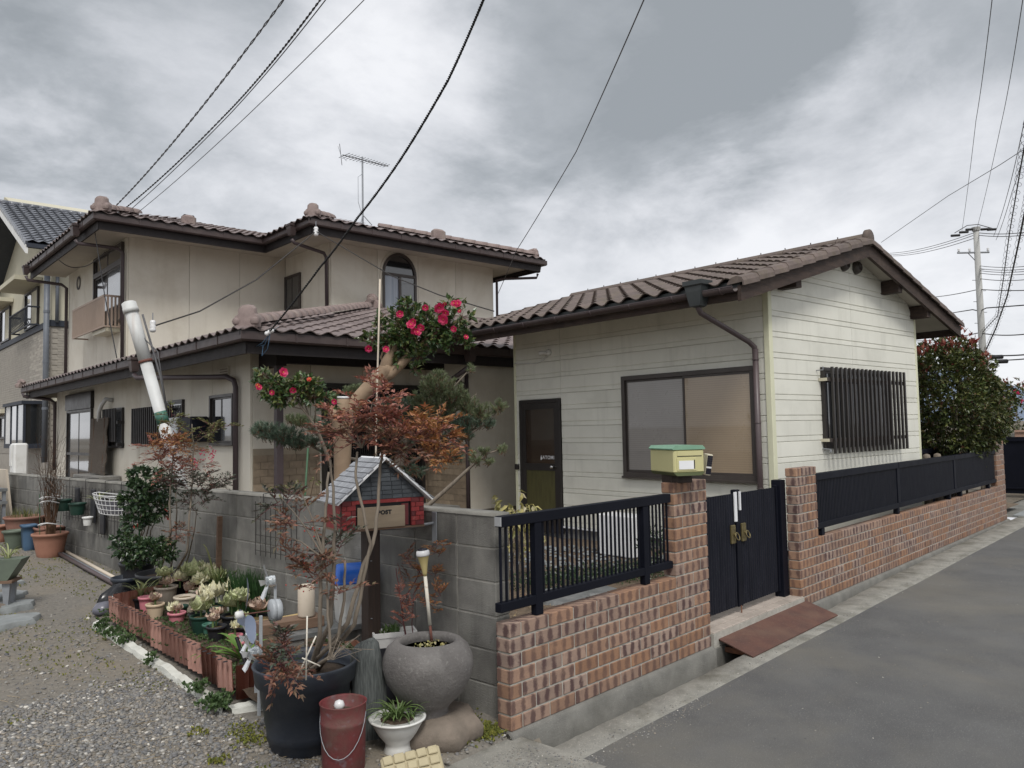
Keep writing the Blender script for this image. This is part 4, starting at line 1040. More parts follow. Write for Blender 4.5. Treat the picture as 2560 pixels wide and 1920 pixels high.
def ornament(t, p, d, side, s=1.0):
    """demon-tile end of a hip ridge: stepped scroll block"""
    m = MB()
    out = [(-.13, -.03), (-.14, .06), (-.12, .10), (-.09, .12), (-.085, .18), (-.05, .215), (0, .225), (.05, .215), (.085, .18), (.09, .12), (.12, .10), (.14, .06), (.13, -.03)]
    vs = []
    for k, (o, sc_) in enumerate(((-.10, .75), (-.07, 1), (.03, 1), (.07, .8))):
        for x, z in out: vs.append(p+side*(x*s*sc_)+Vector((0, 0, 1))*(z*s*sc_)+d*(o*s))
    n = len(out)
    m.add(vs, [(r*n+i, r*n+(i+1) % n, (r+1)*n+(i+1) % n, (r+1)*n+i) for r in range(3) for i in range(n)]+[tuple(range(n-1, -1, -1)), tuple(range(3*n, 4*n))])
    for s_ in (-1, 1): m.lathe([(0, -.05*s), (.045*s, -.03*s), (.055*s, 0), (.045*s, .03*s), (0, .05*s)], tuple(p-d*.07*s+side*s_*.10*s+Vector((0, 0, .04*s))), 10)
    m.tube([p+d*.22*s+Vector((0, 0, .10)), p+d*.05*s+Vector((0, 0, .15)), p-d*.05*s+Vector((0, 0, .17))], [.04*s, .06*s, .045*s], 8)
    m.build('ridge_end_block', 'roof_stone', t, 'auto', fixn=True)
q1 = math.hypot(1, 1)
ridge(rt1, (X1+.18, Y1+.18, E1+.06+S1*.18), (X1+4.9, Y1+4.9, E1+.06+S1*4.9), .10, .31, True, 'roof_stone', 1.15)
ornament(rt1, Vector((X1+5.0, Y1+5.0, E1+.05+S1*5.0)), Vector((-.7, -.7, 0)), Vector((.7, -.7, 0)), 1.3)
for k in range(1): ridge(rt2, (XA+.22, YA+.22, E2+.07+S2*.2), (XA+1.2, YA+1.2, E2+.05+S2*1.2), .10, .31, True, 'roof_stone', 1.2)
ridge(rt2, (XB+.22, YB+.22, E2+.07+S2*.2), (XB+1.2, YB+1.2, E2+.05+S2*1.2), .10, .31, True, 'roof_stone', 1.1)
ridge(rt2, (10.55-.22, YB+.22, E2+.07+S2*.2), (10.55-3.2, YB+3.2, E2+.07+S2*3.2), .10, .31, True, 'roof_stone', .8)
MB().bb(7.6, 7.95, 11.1, 11.3, 6.05, 6.42, .05).build('ridge_end_block', 'roof_stone', rt2); MB().bb(2.6, 2.9, 13.15, 13.3, 6.1, 6.35, .05).build('ridge_end_block', 'roof_stone', rt2)
ornament(rt1, Vector((X1-.02, 19.75, E1+.03)), Vector((.3, -.95, 0)), Vector((.95, .3, 0)), .8)
# windows of the long left side
window(H, 'y', 1.638, 8.04, 8.96, 1.54, 2.32, ['glass_grey', 'glass_dark'], 'frame_dark', .06, .045)
window(H, 'y', 1.638, 10.19, 11.22, 1.60, 2.32, ['glass_grey', 'glass_dark'], 'frame_dark', .05, .045)
g1 = window(H, 'y', 1.638, 11.6, 12.5, 1.60, 2.18, ['glass_dark', 'glass_dark'], 'frame_dark', .05, .045)
gb = MB().box((0, 0, 0), (.02, .045, .68)).mesh('bar'); gb.materials.append(MATS['lattice'])
for i in range(20): link('bar', gb, g1, (1.50, 10.50+i*.112, 1.90))
for z in (1.66, 2.16): MB().bb(1.51, 1.53, 10.42, 12.70, z-.02, z+.02).build('grille_rail', 'lattice', g1)
for y in (10.5, 12.6): MB().bb(1.51, 1.64, y-.02, y+.02, 1.64, 1.68).bb(1.51, 1.64, y-.02, y+.02, 2.14, 2.18).build('bracket', 'lattice', g1)
g2 = window(H, 'y', 1.638, 13.62, 14.62, 1.48, 2.30, ['glass_grey', 'glass_dark'], 'frame_dark', .05, .045)
for i in range(9): link('bar', gb, g2, (1.50, 13.75+i*.112, 1.95), None)
for z in (1.55, 2.0): MB().bb(1.50, 1.635, 13.60, 13.68, z-.03, z+.03).build('bracket', 'lattice', g2)
dd = window(H, 'y', 1.638, 15.95, 18.2, .62, 2.36, ['glass_dark', 'glass_grey'], 'frame_dark', .06, .05, name='sliding_door')
MB().bb(1.585, 1.60, 16.0, 18.15, 1.30, 1.36).build('mid_rail', 'frame_dark', dd)
MB().bb(1.56, 1.635, 15.9, 18.25, 2.37, 2.75).build('shutter_box', 'frame_dark', H)
MB().bb(1.20, 1.62, 13.75, 15.75, .3, .92, .01).build('step', 'foundation', H)
# hanging bamboo shade
bs = thing('bamboo_shade', 'brown woven bamboo shade hanging askew beside the dark sliding door', 'shade', (1.46, 14.7, .95), 'h')
m = MB(); ns = 46
for i in range(ns):
    t_ = i/(ns-1); z = 2.10-1.13*t_; y0 = 15.36+.02*math.sin(t_*5)+.10*t_*.4; y1 = 14.08+.06*t_+.03*math.sin(t_*7)
    m.tube([(1.46-.05*t_+.01*math.sin(t_*20), y1+R(-.02, .02), z-.04*t_), (1.46-.05*t_, (y0+y1)/2, z-.01), (1.46-.05*t_, y0+R(-.02, .02), z)], .0135, 5)
m.build('slats', 'bamboo_shade', bs); 
for y in (14.3, 15.1): MB().tube([(1.44, y, 2.14), (1.43, y, 1.5), (1.40, y+.02, .98)], .006, 5).build('cord', 'twig_brown', bs)
# pipes, cooler box, vent, cables on the left wall
MB().tube([(1.63, 14.42, 2.48), (1.50, 14.44, 2.50), (1.46, 14.6, 2.38), (1.46, 14.78, 2.25), (1.48, 14.86, 2.05)], .045, 8).build('flue_pipe', 'pole_white', H, True)
ac = MB().bb(1.33, 1.62, 9.05, 9.62, 1.60, 2.0, .02).build('heater', 'black_gate', H, label='black water heater box on the wall beside the first window')
MB().bb(1.30, 1.62, 9.64, 10.12, 1.62, 2.0, .02).build('heater_cover', 'fan_grey', H)
m = MB().bb(1.605, 1.638, 8.26, 8.58, 2.56, 2.74)
v_ = m.build('vent', 'stucco', H)
for i in range(4): MB().bb(1.596, 1.606, 8.28, 8.56, 2.585+i*.036, 2.60+i*.036).build('louvre', 'joint', v_)
# rain heads and downpipes
def pipe(t, pts, r, mt='brown_post', name='downpipe', seg=10): return MB().tube(pts, r, seg).build(name, mt, t, True)
hopper(H, X1-.04, 10.30, E1-.10, 1.0, 'gutter'); pipe(H, [(X1-.04, 10.30, 2.72), (X1-.02, 10.2, 2.66), (1.50, 8.05, 2.56), (1.56, 7.93, 2.50), (1.575, 7.90, 2.40), (1.575, 7.90, .3)], .040)
hopper(H, XA-.04, 13.63, E2-.10, 1.0, 'gutter'); pipe(H, [(XA-.04, 13.63, 5.6), (XA, 13.62, 5.53), (1.45, 13.55, 5.52), (1.555, 13.54, 5.44), (1.56, 13.54, 3.25)], .035)
hopper(H, XA-.04, 18.4, E2-.10, .9, 'gutter'); pipe(H, [(XA-.04, 18.4, 5.65), (XA, 18.4, 5.55), (1.45, 18.28, 5.50), (1.56, 18.27, 5.42), (1.565, 18.27, 3.2)], .038)
hopper(H, XB-.04, 11.05, E2-.10, 1.0, 'gutter'); pipe(H, [(XB-.04, 11.05, 5.6), (XB+.02, 11.05, 5.53), (4.90, 11.38, 5.50), (4.975, 11.42, 5.42), (4.985, 11.42, 4.2)], .035)
hopper(H, 10.45, 10.65, E2-.16, .8, 'gutter'); pipe(H, [(10.45, 10.65, 5.60), (10.42, 10.66, 5.50), (9.80, 11.32, 5.50), (9.68, 11.34, 5.46), (9.67, 11.34, 4.0)], .033)
pipe(H, [(X1-.02, 19.5, 2.86), (X1, 19.5, 2.78), (1.45, 19.35, 2.70), (1.56, 19.33, 2.62), (1.57, 19.33, .9)], .040)
hopper(H, 4.55, Y1-.02, E1-.10, 1.0, 'gutter'); pipe(H, [(4.55, Y1-.02, 2.72), (4.5, Y1, 2.66), (4.35, 6.25, 2.52), (4.60, 6.33, 2.42), (4.66, 6.36, 2.3)], .040)
# upper windows, balcony guard
wA = window(H, 'y', 1.616, 13.66, 15.82, 4.05, 5.30, ['glass_grey', 'glass_dark'], 'frame_bronze', .06, .06)
wT = window(H, 'y', 1.616, 13.66, 15.82, 5.30, 5.70, ['glass_dark', 'glass_dark'], 'frame_bronze', .06, .05)
bl = MB().bb(1.28, 1.31, 13.80, 16.40, 4.56, 4.60).bb(1.28, 1.61, 13.80, 13.83, 4.56, 4.60).bb(1.28, 1.61, 16.37, 16.40, 4.56, 4.60).bb(1.28, 1.31, 13.80, 16.40, 3.94, 3.97).bb(1.31, 1.61, 13.80, 13.83, 3.94, 3.97).bb(1.31, 1.61, 16.37, 16.40, 3.94, 3.97)
blo = bl.build('balcony_guard', 'balcony', H)
bmh = MB().box((0, 0, 0), (.02, .034, .60)).mesh('slat'); bmh.materials.append(MATS['balcony'])
for i in range(40): link('slat', bmh, blo, (1.293, 13.835+i*.0653, 4.265))
for i in range(4): link('slat', bmh, blo, (1.36+i*.07, 13.815, 4.265), (0, 0, rad(90)))
MB().bb(1.34, 1.61, 13.9, 14.9, 3.86, 3.94).build('planter_box', 'cream_plastic', blo)
# small upper window in the return
window(H, 'y', 5.034, 12.68, 13.44, 4.50, 5.32, ['glass_dark', 'glass_dark'], 'frame_bronze', .04, .04)
# arched window
def arch(w_, r_, z0, zs, n=16): return [(w_-r_, z0), (w_+r_, z0)]+[(w_+r_*math.cos(math.pi*i/n), zs+r_*1.12*math.sin(math.pi*i/n)) for i in range(n+1)]
cx_, ro = 6.785, .455
m = MB(); o1, o2 = arch(cx_, ro, 4.33, 5.24), arch(cx_, ro-.055, 4.385, 5.24); n = len(o1)
for y in (11.335, 11.385): m.v += [(x, y, z) for x, z in o1]+[(x, y, z) for x, z in o2]
for i in range(n):
    j = (i+1) % n; m.f += [(i, j, n+j, n+i), (2*n+i, 2*n+j, 3*n+j, 3*n+i), (i, j, 2*n+j, 2*n+i), (n+i, n+j, 3*n+j, 3*n+i)]
aw = m.build('arched_window', 'frame_bronze', H, fixn=True)
MB().prism(arch(cx_, ro-.05, 5.27, 5.275), 'y', 11.372, 11.378).build('pane', 'glass_dark', aw, fixn=True)
MB().bb(cx_-ro+.05, cx_-.02, 11.368, 11.374, 4.38, 5.22).build('pane', 'curtain', aw, label='pane with a pale curtain behind'); MB().bb(cx_+.02, cx_+ro-.05, 11.360, 11.366, 4.38, 5.22).build('pane', 'glass_grey', aw)
MB().bb(cx_-ro+.04, cx_+ro-.04, 11.33, 11.384, 5.21, 5.27).bb(cx_-.03, cx_+.03, 11.332, 11.384, 4.38, 5.21).build('mullion', 'frame_bronze', aw)
m = MB(); o1 = arch(cx_, ro+.05, 4.30, 5.24); o2 = arch(cx_, ro, 4.33, 5.24)
for y in (11.365, 11.388): m.v += [(x, y, z) for x, z in o1]+[(x, y, z) for x, z in o2]
for i in range(n):
    j = (i+1) % n; m.f += [(i, j, n+j, n+i), (i, j, 2*n+j, 2*n+i)]
m.build('arch_trim', 'stucco', aw, fixn=True)
# ring of spare cable on the upper wall
m = MB(); 
for k in range(5): m.tube([(1.60, 17.29+(.12+.01*k)*math.cos(a), 5.40+(.12+.01*k)*math.sin(a)) for a in [i*math.pi/10 for i in range(21)]], .006, 5, False)
m.build('cable_coil', 'cable_grey', H)
# ---------------------------------------------------------------- TV aerial
an = thing('tv_aerial', 'thin television aerial on a mast above the brown house roof', 'aerial', (6.35, 12.2, 6.5), 'h')
MB().tube([(6.35, 12.2, 6.45), (6.35, 12.2, 8.12)], .020, 6).build('mast', 'steel', an)
MB().tube([(6.35, 12.2, 6.75), (6.2, 12.05, 6.48)], .012, 5).tube([(6.35, 12.2, 6.75), (6.5, 12.05, 6.50)], .012, 5).tube([(6.35, 12.2, 6.75), (6.4, 12.4, 6.55)], .012, 5).tube([(6.33, 12.2, 7.7), (6.2, 12.15, 7.6), (6.17, 12.1, 7.0), (6.3, 12.1, 6.6)], .006, 5).build('stay_legs', 'steel', an)
dv = Vector((1.1, .10, .04)).normalized(); c0 = Vector((6.35, 12.2, 8.05)); 
MB().tube([c0-dv*.55, c0+dv*.75], .014, 5).build('boom', 'steel', an); sdv = Vector((.15, -.98, .02))
for i in range(14):
    p = c0+dv*(-.50+i*.092); l = .20-.006*i; MB().tube([p-sdv*l, p+sdv*l], .008, 4).build('element', 'steel', an)
p = c0-dv*.6; MB().tube([p-sdv*.1+Vector((0, 0, .22)), p], .007, 4).tube([p+sdv*.1+Vector((-.1, 0, .2)), p], .007, 4).tube([p-sdv*.1+Vector((.1, 0, -.2)), p], .007, 4).tube([p+sdv*.2+Vector((0, 0, -.2)), p], .007, 4).build('reflector', 'steel', an)

# ================================================================ NEIGHBOUR'S HOUSE
N_ = thing('house', 'two-tone neighbouring house, grey brick tiles below and cream render above a dark band', 'house', (2.21, 23.28, .9), 'h')
nx, ny = 2.21, 23.28
MB().bb(nx, 11, ny, 40, .2, 5.10).build('lower_wall', 'n_brick', N_)
MB().prism([(ny, 5.26), (40, 5.26), (40, 6), (31.5, 11.0), (27.9, 9.6), (ny, 7.35)], 'x', nx+.015, 11).build('upper_wall', 'n_upper', N_, fixn=True)
MB().bb(nx-.05, 11, ny-.05, 40, 5.08, 5.27, .006).build('band', 'n_band', N_)
bkm = MB().box((0, 0, 0), (.016, .288, .076)).mesh('brick'); bkm.materials.append(MATS['n_brick'])
rowsN = []
for k in range(50):
    z = 1.0+k*.082
    for i in range(34):
        y = ny+.15+i*.296+(.148 if k % 2 else 0); rowsN.append((y, z))
rowsN.sort(key=lambda t: (frw('h', (nx, t[0], t[1]))-CAM).length)
vis = [(y, z) for y, z in rowsN if y < 32.2 and not (23.7 < y < 27.2 and 1.5 < z < 2.85) and z > 1.2]
for y, z in vis[:300]: link('brick', bkm, N_, (nx-.006, y, z))
m = MB()
for y, z in vis[300:]: m.box((nx-.006, y, z), (.016, .288, .076))
for k in range(50):
    for i in range(4): m.box((nx+.2+i*.296+(.148 if k % 2 else 0), ny-.006, 1.0+k*.082), (.288, .016, .076))
m.build('brick', 'n_brick', N_, kind='stuff')
def rn(y): return 7.40+.47*(y-22.6)
rs = MB().slab([(1.45, 22.6, rn(22.6)), (11, 22.6, rn(22.6)), (11, 27.4, rn(27.4)), (1.45, 27.4, rn(27.4))], .14); rs.slab([(1.45, 32.2, rn(22.6)), (11, 32.2, rn(22.6)), (11, 27.4, rn(27.4)), (1.45, 27.4, rn(27.4))], .14)
nr = rs.build('roof', 'n_band', N_)
TN = wave_tile(.27, .28, .04, 6, 'n_roof', .035)
T = field(.27, .28, (1.45, 22.55, rn(22.6)+.01), (1, 0, 0), (0, 1, 0), .47, 12, 19, lambda x, y: y < 27.4)
lay(T, TN, nr, 'roof_tile', 'h', 300)
for i in range(22):
    y0 = 22.55+i*.225; MB().box((1.43, y0+.12, rn(y0+.12)-.02), (.06, .22, .14), Matrix.Rotation(math.atan(.47), 3, 'X')).build('rake_tile', 'n_roof', nr)
for i in range(16): MB().tube([(1.42+i*.3, 27.4, rn(27.4)+.06), (1.42+i*.3+.29, 27.4, rn(27.4)+.06)], .085, 8).build('ridge_tile', 'n_roof', nr, True)
m = MB(); m.prism([(22.5, rn(22.5)-.30), (27.4, rn(27.4)-.30), (27.4, rn(27.4)-.04), (22.5, rn(22.5)-.06)], 'x', 1.40, 1.46); m.build('barge_board', 'plastic_white', nr, fixn=True)
MB().bb(1.42, 8, 22.48, 22.62, rn(22.6)-.16, rn(22.6)-.04).build('gutter', 'n_band', nr)
def nwin(y0, y1, z0, z1, pn, awn=None):
    w_ = window(N_, 'y', nx, y0, y1, z0, z1, pn, 'frame_dark', .06, .06)
    if awn: MB().bb(nx-awn, nx, y0-.4, y1+.5, z1+.08, z1+.22).build('awning', 'n_upper', N_)
    return w_
nwin(24.9, 26.9, 5.30, 6.55, ['n_upper', 'glass_grey'], .75); nwin(29.6, 31.5, 5.30, 6.55, ['n_upper', 'glass_grey'], .55); nwin(29.4, 31.2, 1.72, 2.55, ['glass_grey', 'glass_frost'], .35)
wb = MB().bb(nx-.55, nx, 23.95, 27.0, 1.42, 1.56).bb(nx-.6, nx, 23.9, 27.05, 2.76, 2.86)
wb = wb.build('bay_window', 'n_band', N_)
for y in (23.98, 25.0, 26.0, 26.97): MB().bb(nx-.54, nx-.48, y-.05, y+.05, 1.56, 2.76).build('frame', 'n_band', wb)
for a, b, g_ in ((24.03, 24.95, 'glass_frost'), (25.05, 25.95, 'glass_grey'), (26.05, 26.92, 'pot_white')): MB().bb(nx-.52, nx-.50, a, b, 1.56, 2.76).build('pane', g_, wb)
MB().bb(nx-.5, nx, 23.97, 23.99, 1.56, 2.76).build('pane', 'glass_dark', wb)
rl = MB()
for i in range(16): y = 24.9+i*.19; rl.tube([(nx-.32, y, 5.85), (nx-.32, y, 5.45), (nx-.25, y, 5.30)], .014, 4)
rl.tube([(nx, 24.8, 5.86), (nx-.32, 24.8, 5.86), (nx-.32, 27.85, 5.86), (nx, 27.85, 5.86)], .03, 5).tube([(nx, 24.8, 5.30), (nx-.25, 24.8, 5.30), (nx-.25, 27.85, 5.30), (nx, 27.85, 5.3)], .03, 5)
rl.build('window_guard', 'n_band', N_)
pipe(N_, [(nx-.12, ny-.1, 7.3), (nx-.12, ny-.1, 1)], .08, 'n_pipe'); pipe(N_, [(nx+.15, ny-.12, 7.2), (nx+.15, ny-.12, 5.2)], .05, 'n_pipe')
for z in (2.6, 4.0, 5.5): MB().tube([(nx-.12, ny-.1, z-.04), (nx-.12, ny-.1, z+.04)], .09, 10).build('pipe_collar', 'n_pipe', N_)
MB().bb(nx-.1, nx+1.5, ny-.8, ny-.02, 3.2, 3.32).bb(nx+.05, nx+.12, ny-.8, ny-.02, 2.8, 3.2).build('side_canopy', 'n_upper', N_)
for i, (y, w_) in enumerate(((20.4, .75),)):
    q_ = at(47, 1170, 15.5); t_ = local('fuel_tank', 'white plastic tank standing behind the far end of the block wall', 'tank', (q_.x, q_.y, .62), rad(-5))
    MB().bb(-.12, .12, -.22, .22, 0, 1.0, .03).build('body', 'plastic_white', t_); MB().bb(-.135, -.121, -.02, .18, .55, .95).build('panel', 'plastic_white', t_)
# ================================================================ POLES AND WIRES
def wire(name, label, pts, r=.006, mt='wire_dark', sag=0, seg=5, twist=0, cat='cable', group='overhead wires'):
    P = []
    for a, b in zip(pts, pts[1:]):
        n = 16
        for i in range(n+(1 if b is pts[-1] else 0)):
            t = i/n; p = a.lerp(b, t); P.append(p-Vector((0, 0, sag*4*t*(1-t))))
    m = MB()
    if twist:
        L_ = 0; Q = []
        for a, b in zip(P, P[1:]):
            for k in range(6): Q.append(a.lerp(b, k/6))
        Q.append(P[-1])
        for s_ in range(2):
            m.tube([q+Vector((math.sin(i*1.25+s_*math.pi), 0, math.cos(i*1.25+s_*math.pi)))*twist for i, q in enumerate(Q)], r, 4)
    else: m.tube(P, r, seg)
    o = m.build(name, mt, None, True); return tag(o, label, cat, group)
wire('cable', 'twisted service cable crossing the sky to the upper left roof corner, outermost of four', [at(714, -8, 9), at(284, 520, 15.5)], .007, 'cable_grey', .12, twist=.009)
wire('cable', 'thicker twisted cable of the bundle running to the upper left roof', [at(806, -8, 9), at(560, 290, 12), at(308, 524, 16)], .007, 'wire_dark', .06, twist=.008)
wire('cable', 'second twisted cable of the bundle, just right of the thicker one', [at(820, -8, 9.2), at(575, 285, 12), at(322, 528, 16)], .007, 'wire_dark', .04)
wire('cable', 'single thin wire to the upper left roof, right of the twisted bundle', [at(918, -8, 9.5), at(344, 532, 16)], .006, 'cable_grey', .10)
wire('cable', 'black twisted power cable sweeping down the middle of the sky to the porch eave', [at(1212, -10, 6.4), at(1120, 200, 6.9), at(1000, 400, 7.6), at(893, 545, 8.3), at(800, 668, 9.0), at(674, 828, 9.75)], .0075, 'wire_black', .015, twist=.008)
wire('cable', 'grey wire crossing the sky between the two roofs', [at(1613, -8, 8), at(1440, 380, 13), at(1290, 628, 17), at(1240, 745, 22)], .008, 'cable_grey', .02)
wire('cable', 'dark cable from the upper eave corner across the arched window wall to the annex', [at(790, 578, 13), at(980, 690, 11.2), at(1100, 738, 10.4), at(1235, 778, 9.9)], .008, 'wire_dark', .0)
wire('cable', 'dark cable slung from the upper eave corner to the leaning white conduit pole', [at(788, 580, 13), at(640, 700, 11.5), at(500, 778, 10.2), at(385, 815, 9.3)], .010, 'wire_dark', .0)
wire('cable', 'thin wire hanging from the upper left eave to the lower roof edge', [at(236, 572, 15.2), at(262, 740, 14), at(292, 895, 12.8)], .009, 'wire_black', 0)
wire('cable', 'loop of dark cable under the upper left eave by the coil', [at(141, 643, 17), at(196, 668, 17), at(262, 630, 15.6)], .010, 'wire_dark', .08)
def insulator(label, p, d=(0, 0, 1), s=1.0):
    o = local('insulator', label, 'insulator', p); m = MB().lathe([(.0, -.06), (.022, -.055), (.030, -.03), (.018, -.02), (.030, 0), (.018, .01), (.028, .03), (.02, .05), (0, .055)], (0, 0, 0), 12)
    if s != 1: m.v = [(a*s, b*s, c*s) for a, b, c in m.v]
    m.build('body', 'porcelain', o, True); MB().tube([(0, 0, .05*s), (0, 0, .12*s)], .006, 5).build('hook', 'steel', o)
    return o
insulator('white insulators hanging under the upper roof corner above the small window', at(790, 578, 13), s=1.4)
a_ = insulator('white insulators on the black cable above the porch eave', at(674, 830, 9.8), s=1.1); a_.rotation_euler = (0, rad(60), rad(-45))
for k, (p0, p1, p2) in enumerate((((672, 834), (660, 858), (650, 862)), ((674, 836), (668, 880), (655, 890)), ((676, 835), (664, 868), (646, 866)))):
    MB().tube([Vector(at(*p0, 9.85))-Vector(a_.location), Vector(at(*p1, 9.9))-Vector(a_.location), Vector(at(*p2, 10))-Vector(a_.location)], .006, 5)
w3 = MB().tube([at(674, 833, 9.8), at(662, 862, 9.9), at(648, 866, 10)], .006, 5).tube([at(675, 836, 9.8), at(669, 872, 9.85), at(655, 890, 9.9), at(658, 862, 10)], .005, 5).tube([at(672, 838, 9.8), at(655, 858, 9.9), at(640, 866, 10)], .005, 5)
tag(w3.build('cable', 'pot_blue', None, True), 'loose blue cable ends dangling from the insulators at the porch eave', 'cable', 'overhead wires')
insulator('white insulator clamp where the slung cable meets the leaning pole', at(382, 815, 9.2), s=1.3)
# leaning white conduit pole behind the block wall
cp = thing('conduit_pole', 'leaning white steel conduit pole with a cap and a dark green band', 'pole', tuple(at(470, 1290, 9.0)))
top = at(327, 775, 9.0); p2 = at(402, 1035, 9.0); dr_ = (p2-top).normalized(); base = top+dr_*3.0
MB().tube([top, top+dr_*.62], .072, 16).build('upper_pipe', 'pole_white', cp, True)
MB().tube([top+dr_*.60, top+dr_*.63], .075, 16).build('rust_ring', 'bucket_rust', cp, True)
MB().tube([top+dr_*.62, base], .066, 16).build('lower_pipe', 'pole_white', cp, True)
MB().tube([top+dr_*1.22, top+dr_*1.36], .068, 16).build('band', 'pot_teal', cp, True)
MB().tube([top-dr_*.10, top-dr_*.085, top-dr_*.03, top-dr_*.029, top+dr_*.03, top+dr_*.031], [.055, .080, .080, .084, .088, .07], 20).build('cap', 'pole_white', cp, True)
MB().tube([top+Vector((.10, -.08, -.05)), top+dr_*.35+Vector((.09, -.07, 0)), top+dr_*.8+Vector((.09, -.07, 0)), top+dr_*1.2+Vector((.06, -.05, 0))], .012, 6).tube([top+Vector((.08, -.1, -.3)), top+dr_*.5+Vector((.13, -.09, 0)), top+dr_*1.1+Vector((.07, -.06, 0))], .009, 6).build('conduit', 'cable_grey', cp, True)
# utility pole
up_ = thing('utility_pole', 'tall pale concrete utility pole with a crossarm beyond the annex roof', 'utility pole', (37.9, 5.55, .1))
uz = at(2440, 575, 36.3); ux, uy = uz.x, uz.y
MB().tube([(ux, uy, 0), (ux, uy, 5), (ux, uy, uz.z)], [.19, .155, .12], 16).build('shaft', 'pole_concrete', up_, True)
sdir = Vector((rt.x, rt.y, 0)).normalized()
c = Vector((ux, uy, at(2440, 632, 36.3).z)); MB().tube([c-sdir*.92, c+sdir*.55], .045, 6).build('crossarm', 'steel', up_)
for k in (-.85, -.35, .50):
    MB().lathe([(.03, 0), (.06, .05), (.035, .08), (.06, .12), (.03, .17), (0, .18)], tuple(c+sdir*k+Vector((0, 0, .04))), 8).build('insulator', 'porcelain', up_, True)
MB().tube([c-sdir*.45, c-sdir*.05+Vector((0, 0, -.45))], .02, 5).build('brace', 'steel', up_)
for z in range(12): MB().tube([(ux, uy, 3.2+z*.5), tuple(Vector((ux, uy, 3.2+z*.5))+sdir*(.30 if z % 2 else -.30))], .012, 4).build('step_bolt', 'wire_dark', up_)
for k, dz in ((-.95, -.25), (-.55, -.10), (-.25, .02), (.45, .02), (.75, .0)):
    q_ = Vector((ux, uy, uz.z+dz))+sdir*k; MB().tube([q_-sdir*.22, q_+sdir*.18+Vector((0, 0, .02))], .06, 6).build('line_clamp', 'wire_black', up_)
m = MB().tube([Vector((ux, uy, uz.z))-sdir*1.0+Vector((0, 0, -.12)), Vector((ux, uy, uz.z))-sdir*.4+Vector((0, 0, .22)), Vector((ux, uy, uz.z))+sdir*.1+Vector((0, 0, .26)), Vector((ux, uy, uz.z))+sdir*.8+Vector((0, 0, .05))], .018, 5); m.build('jumper', 'wire_dark', up_)
MB().tube([(ux, uy, uz.z-.05), (ux, uy, uz.z+.12)], [.16, .20], 8).build('top_bracket', 'pole_concrete', up_)
DP = 36.3
WR = [('topmost', (2440, 580), (2225, 633), .016), ('middle', (2440, 586), (2228, 637), .016), ('lowest', (2440, 594), (2232, 640), .016)]
for k, a, b, r in WR: wire('power_line', f'{k} of the three power lines from the utility pole to behind the annex ridge', [at(*a, DP), at(*b, 60)], r, 'wire_dark', .2, group='power lines')
for k, y0, y1, r in (('highest', 582, 575, .016), ('second highest', 588, 582, .016), ('third highest', 664, 661, .014), ('fourth', 671, 668, .014), ('fifth', 676, 674, .014), ('sixth', 682, 681, .014), ('seventh', 696, 695, .016)):
    wire('power_line', f'{k} of the lines leaving the utility pole to the right edge of the picture', [at(2446, y0, DP), at(2600, y1, 30)], r, 'cable_grey' if y0 > 600 else 'wire_dark', .1, group='power lines')
wire('power_line', 'line crossing the utility pole level with the annex barge board', [at(2330, 743, 50), at(2448, 723, DP), at(2600, 724, 30)], .02, 'wire_dark', .05, group='power lines')
wire('power_line', 'thick line crossing the utility pole below its middle', [at(2370, 784, 50), at(2432, 774, DP+1), at(2449, 778, DP), at(2466, 770, DP-1), at(2600, 760, 30)], .026, 'wire_black', .0, group='power lines')
wire('power_line', 'line passing behind the red tops of the photinia bush', [at(2280, 852, 55), at(2448, 832, DP), at(2600, 830, 30)], .024, 'wire_dark', .12, group='power lines')
wire('power_line', 'upper of the two low lines above the distant hills', [at(2470, 888, 36), at(2600, 883, 30)], .03, 'wire_black', .05, group='power lines')
wire('power_line', 'lower of the two low lines above the distant hills', [at(2470, 900, 36), at(2600, 893, 30)], .026, 'wire_black', .05, group='power lines')
for k, lab in (((2478, 893), 'upper'), ((2490, 904), 'lower')):
    o = MB().tube([at(*k, 33), at(k[0]+28, k[1]-1, 33)], .09, 8).build('cable_joint', 'wire_black', None, True); tag(o, f'{lab} black sleeve on the low lines above the distant hills', 'cable joint', 'cable joints')
wire('power_line', 'steep wire left of the others dropping to the top of the utility pole', [at(2481, -8, 13), at(2440, 300, 22), at(2404, 582, DP)], .008, 'cable_grey', .1, group='power lines')
wire('power_line', 'second steep wire dropping to the top of the utility pole', [at(2558, -8, 13), at(2505, 300, 22), at(2440, 580, DP)], .008, 'cable_grey', .1, group='power lines')
wire('power_line', 'third steep wire, entering at the right edge and reaching the pole', [at(2575, 230, 18), at(2520, 480, 26), at(2484, 590, DP)], .010, 'cable_grey', .1, group='power lines')
wire('power_line', 'fourth steep wire close beside the third', [at(2580, 300, 18), at(2530, 480, 26), at(2490, 600, DP)], .010, 'cable_grey', .1, group='power lines')
wire('power_line', 'long thin wire slanting from the annex ridge up to the right edge', [at(2203, 606, 20), at(2370, 490, 16), at(2500, 412, 13), at(2580, 360, 12)], .006, 'cable_grey', .0, group='power lines')
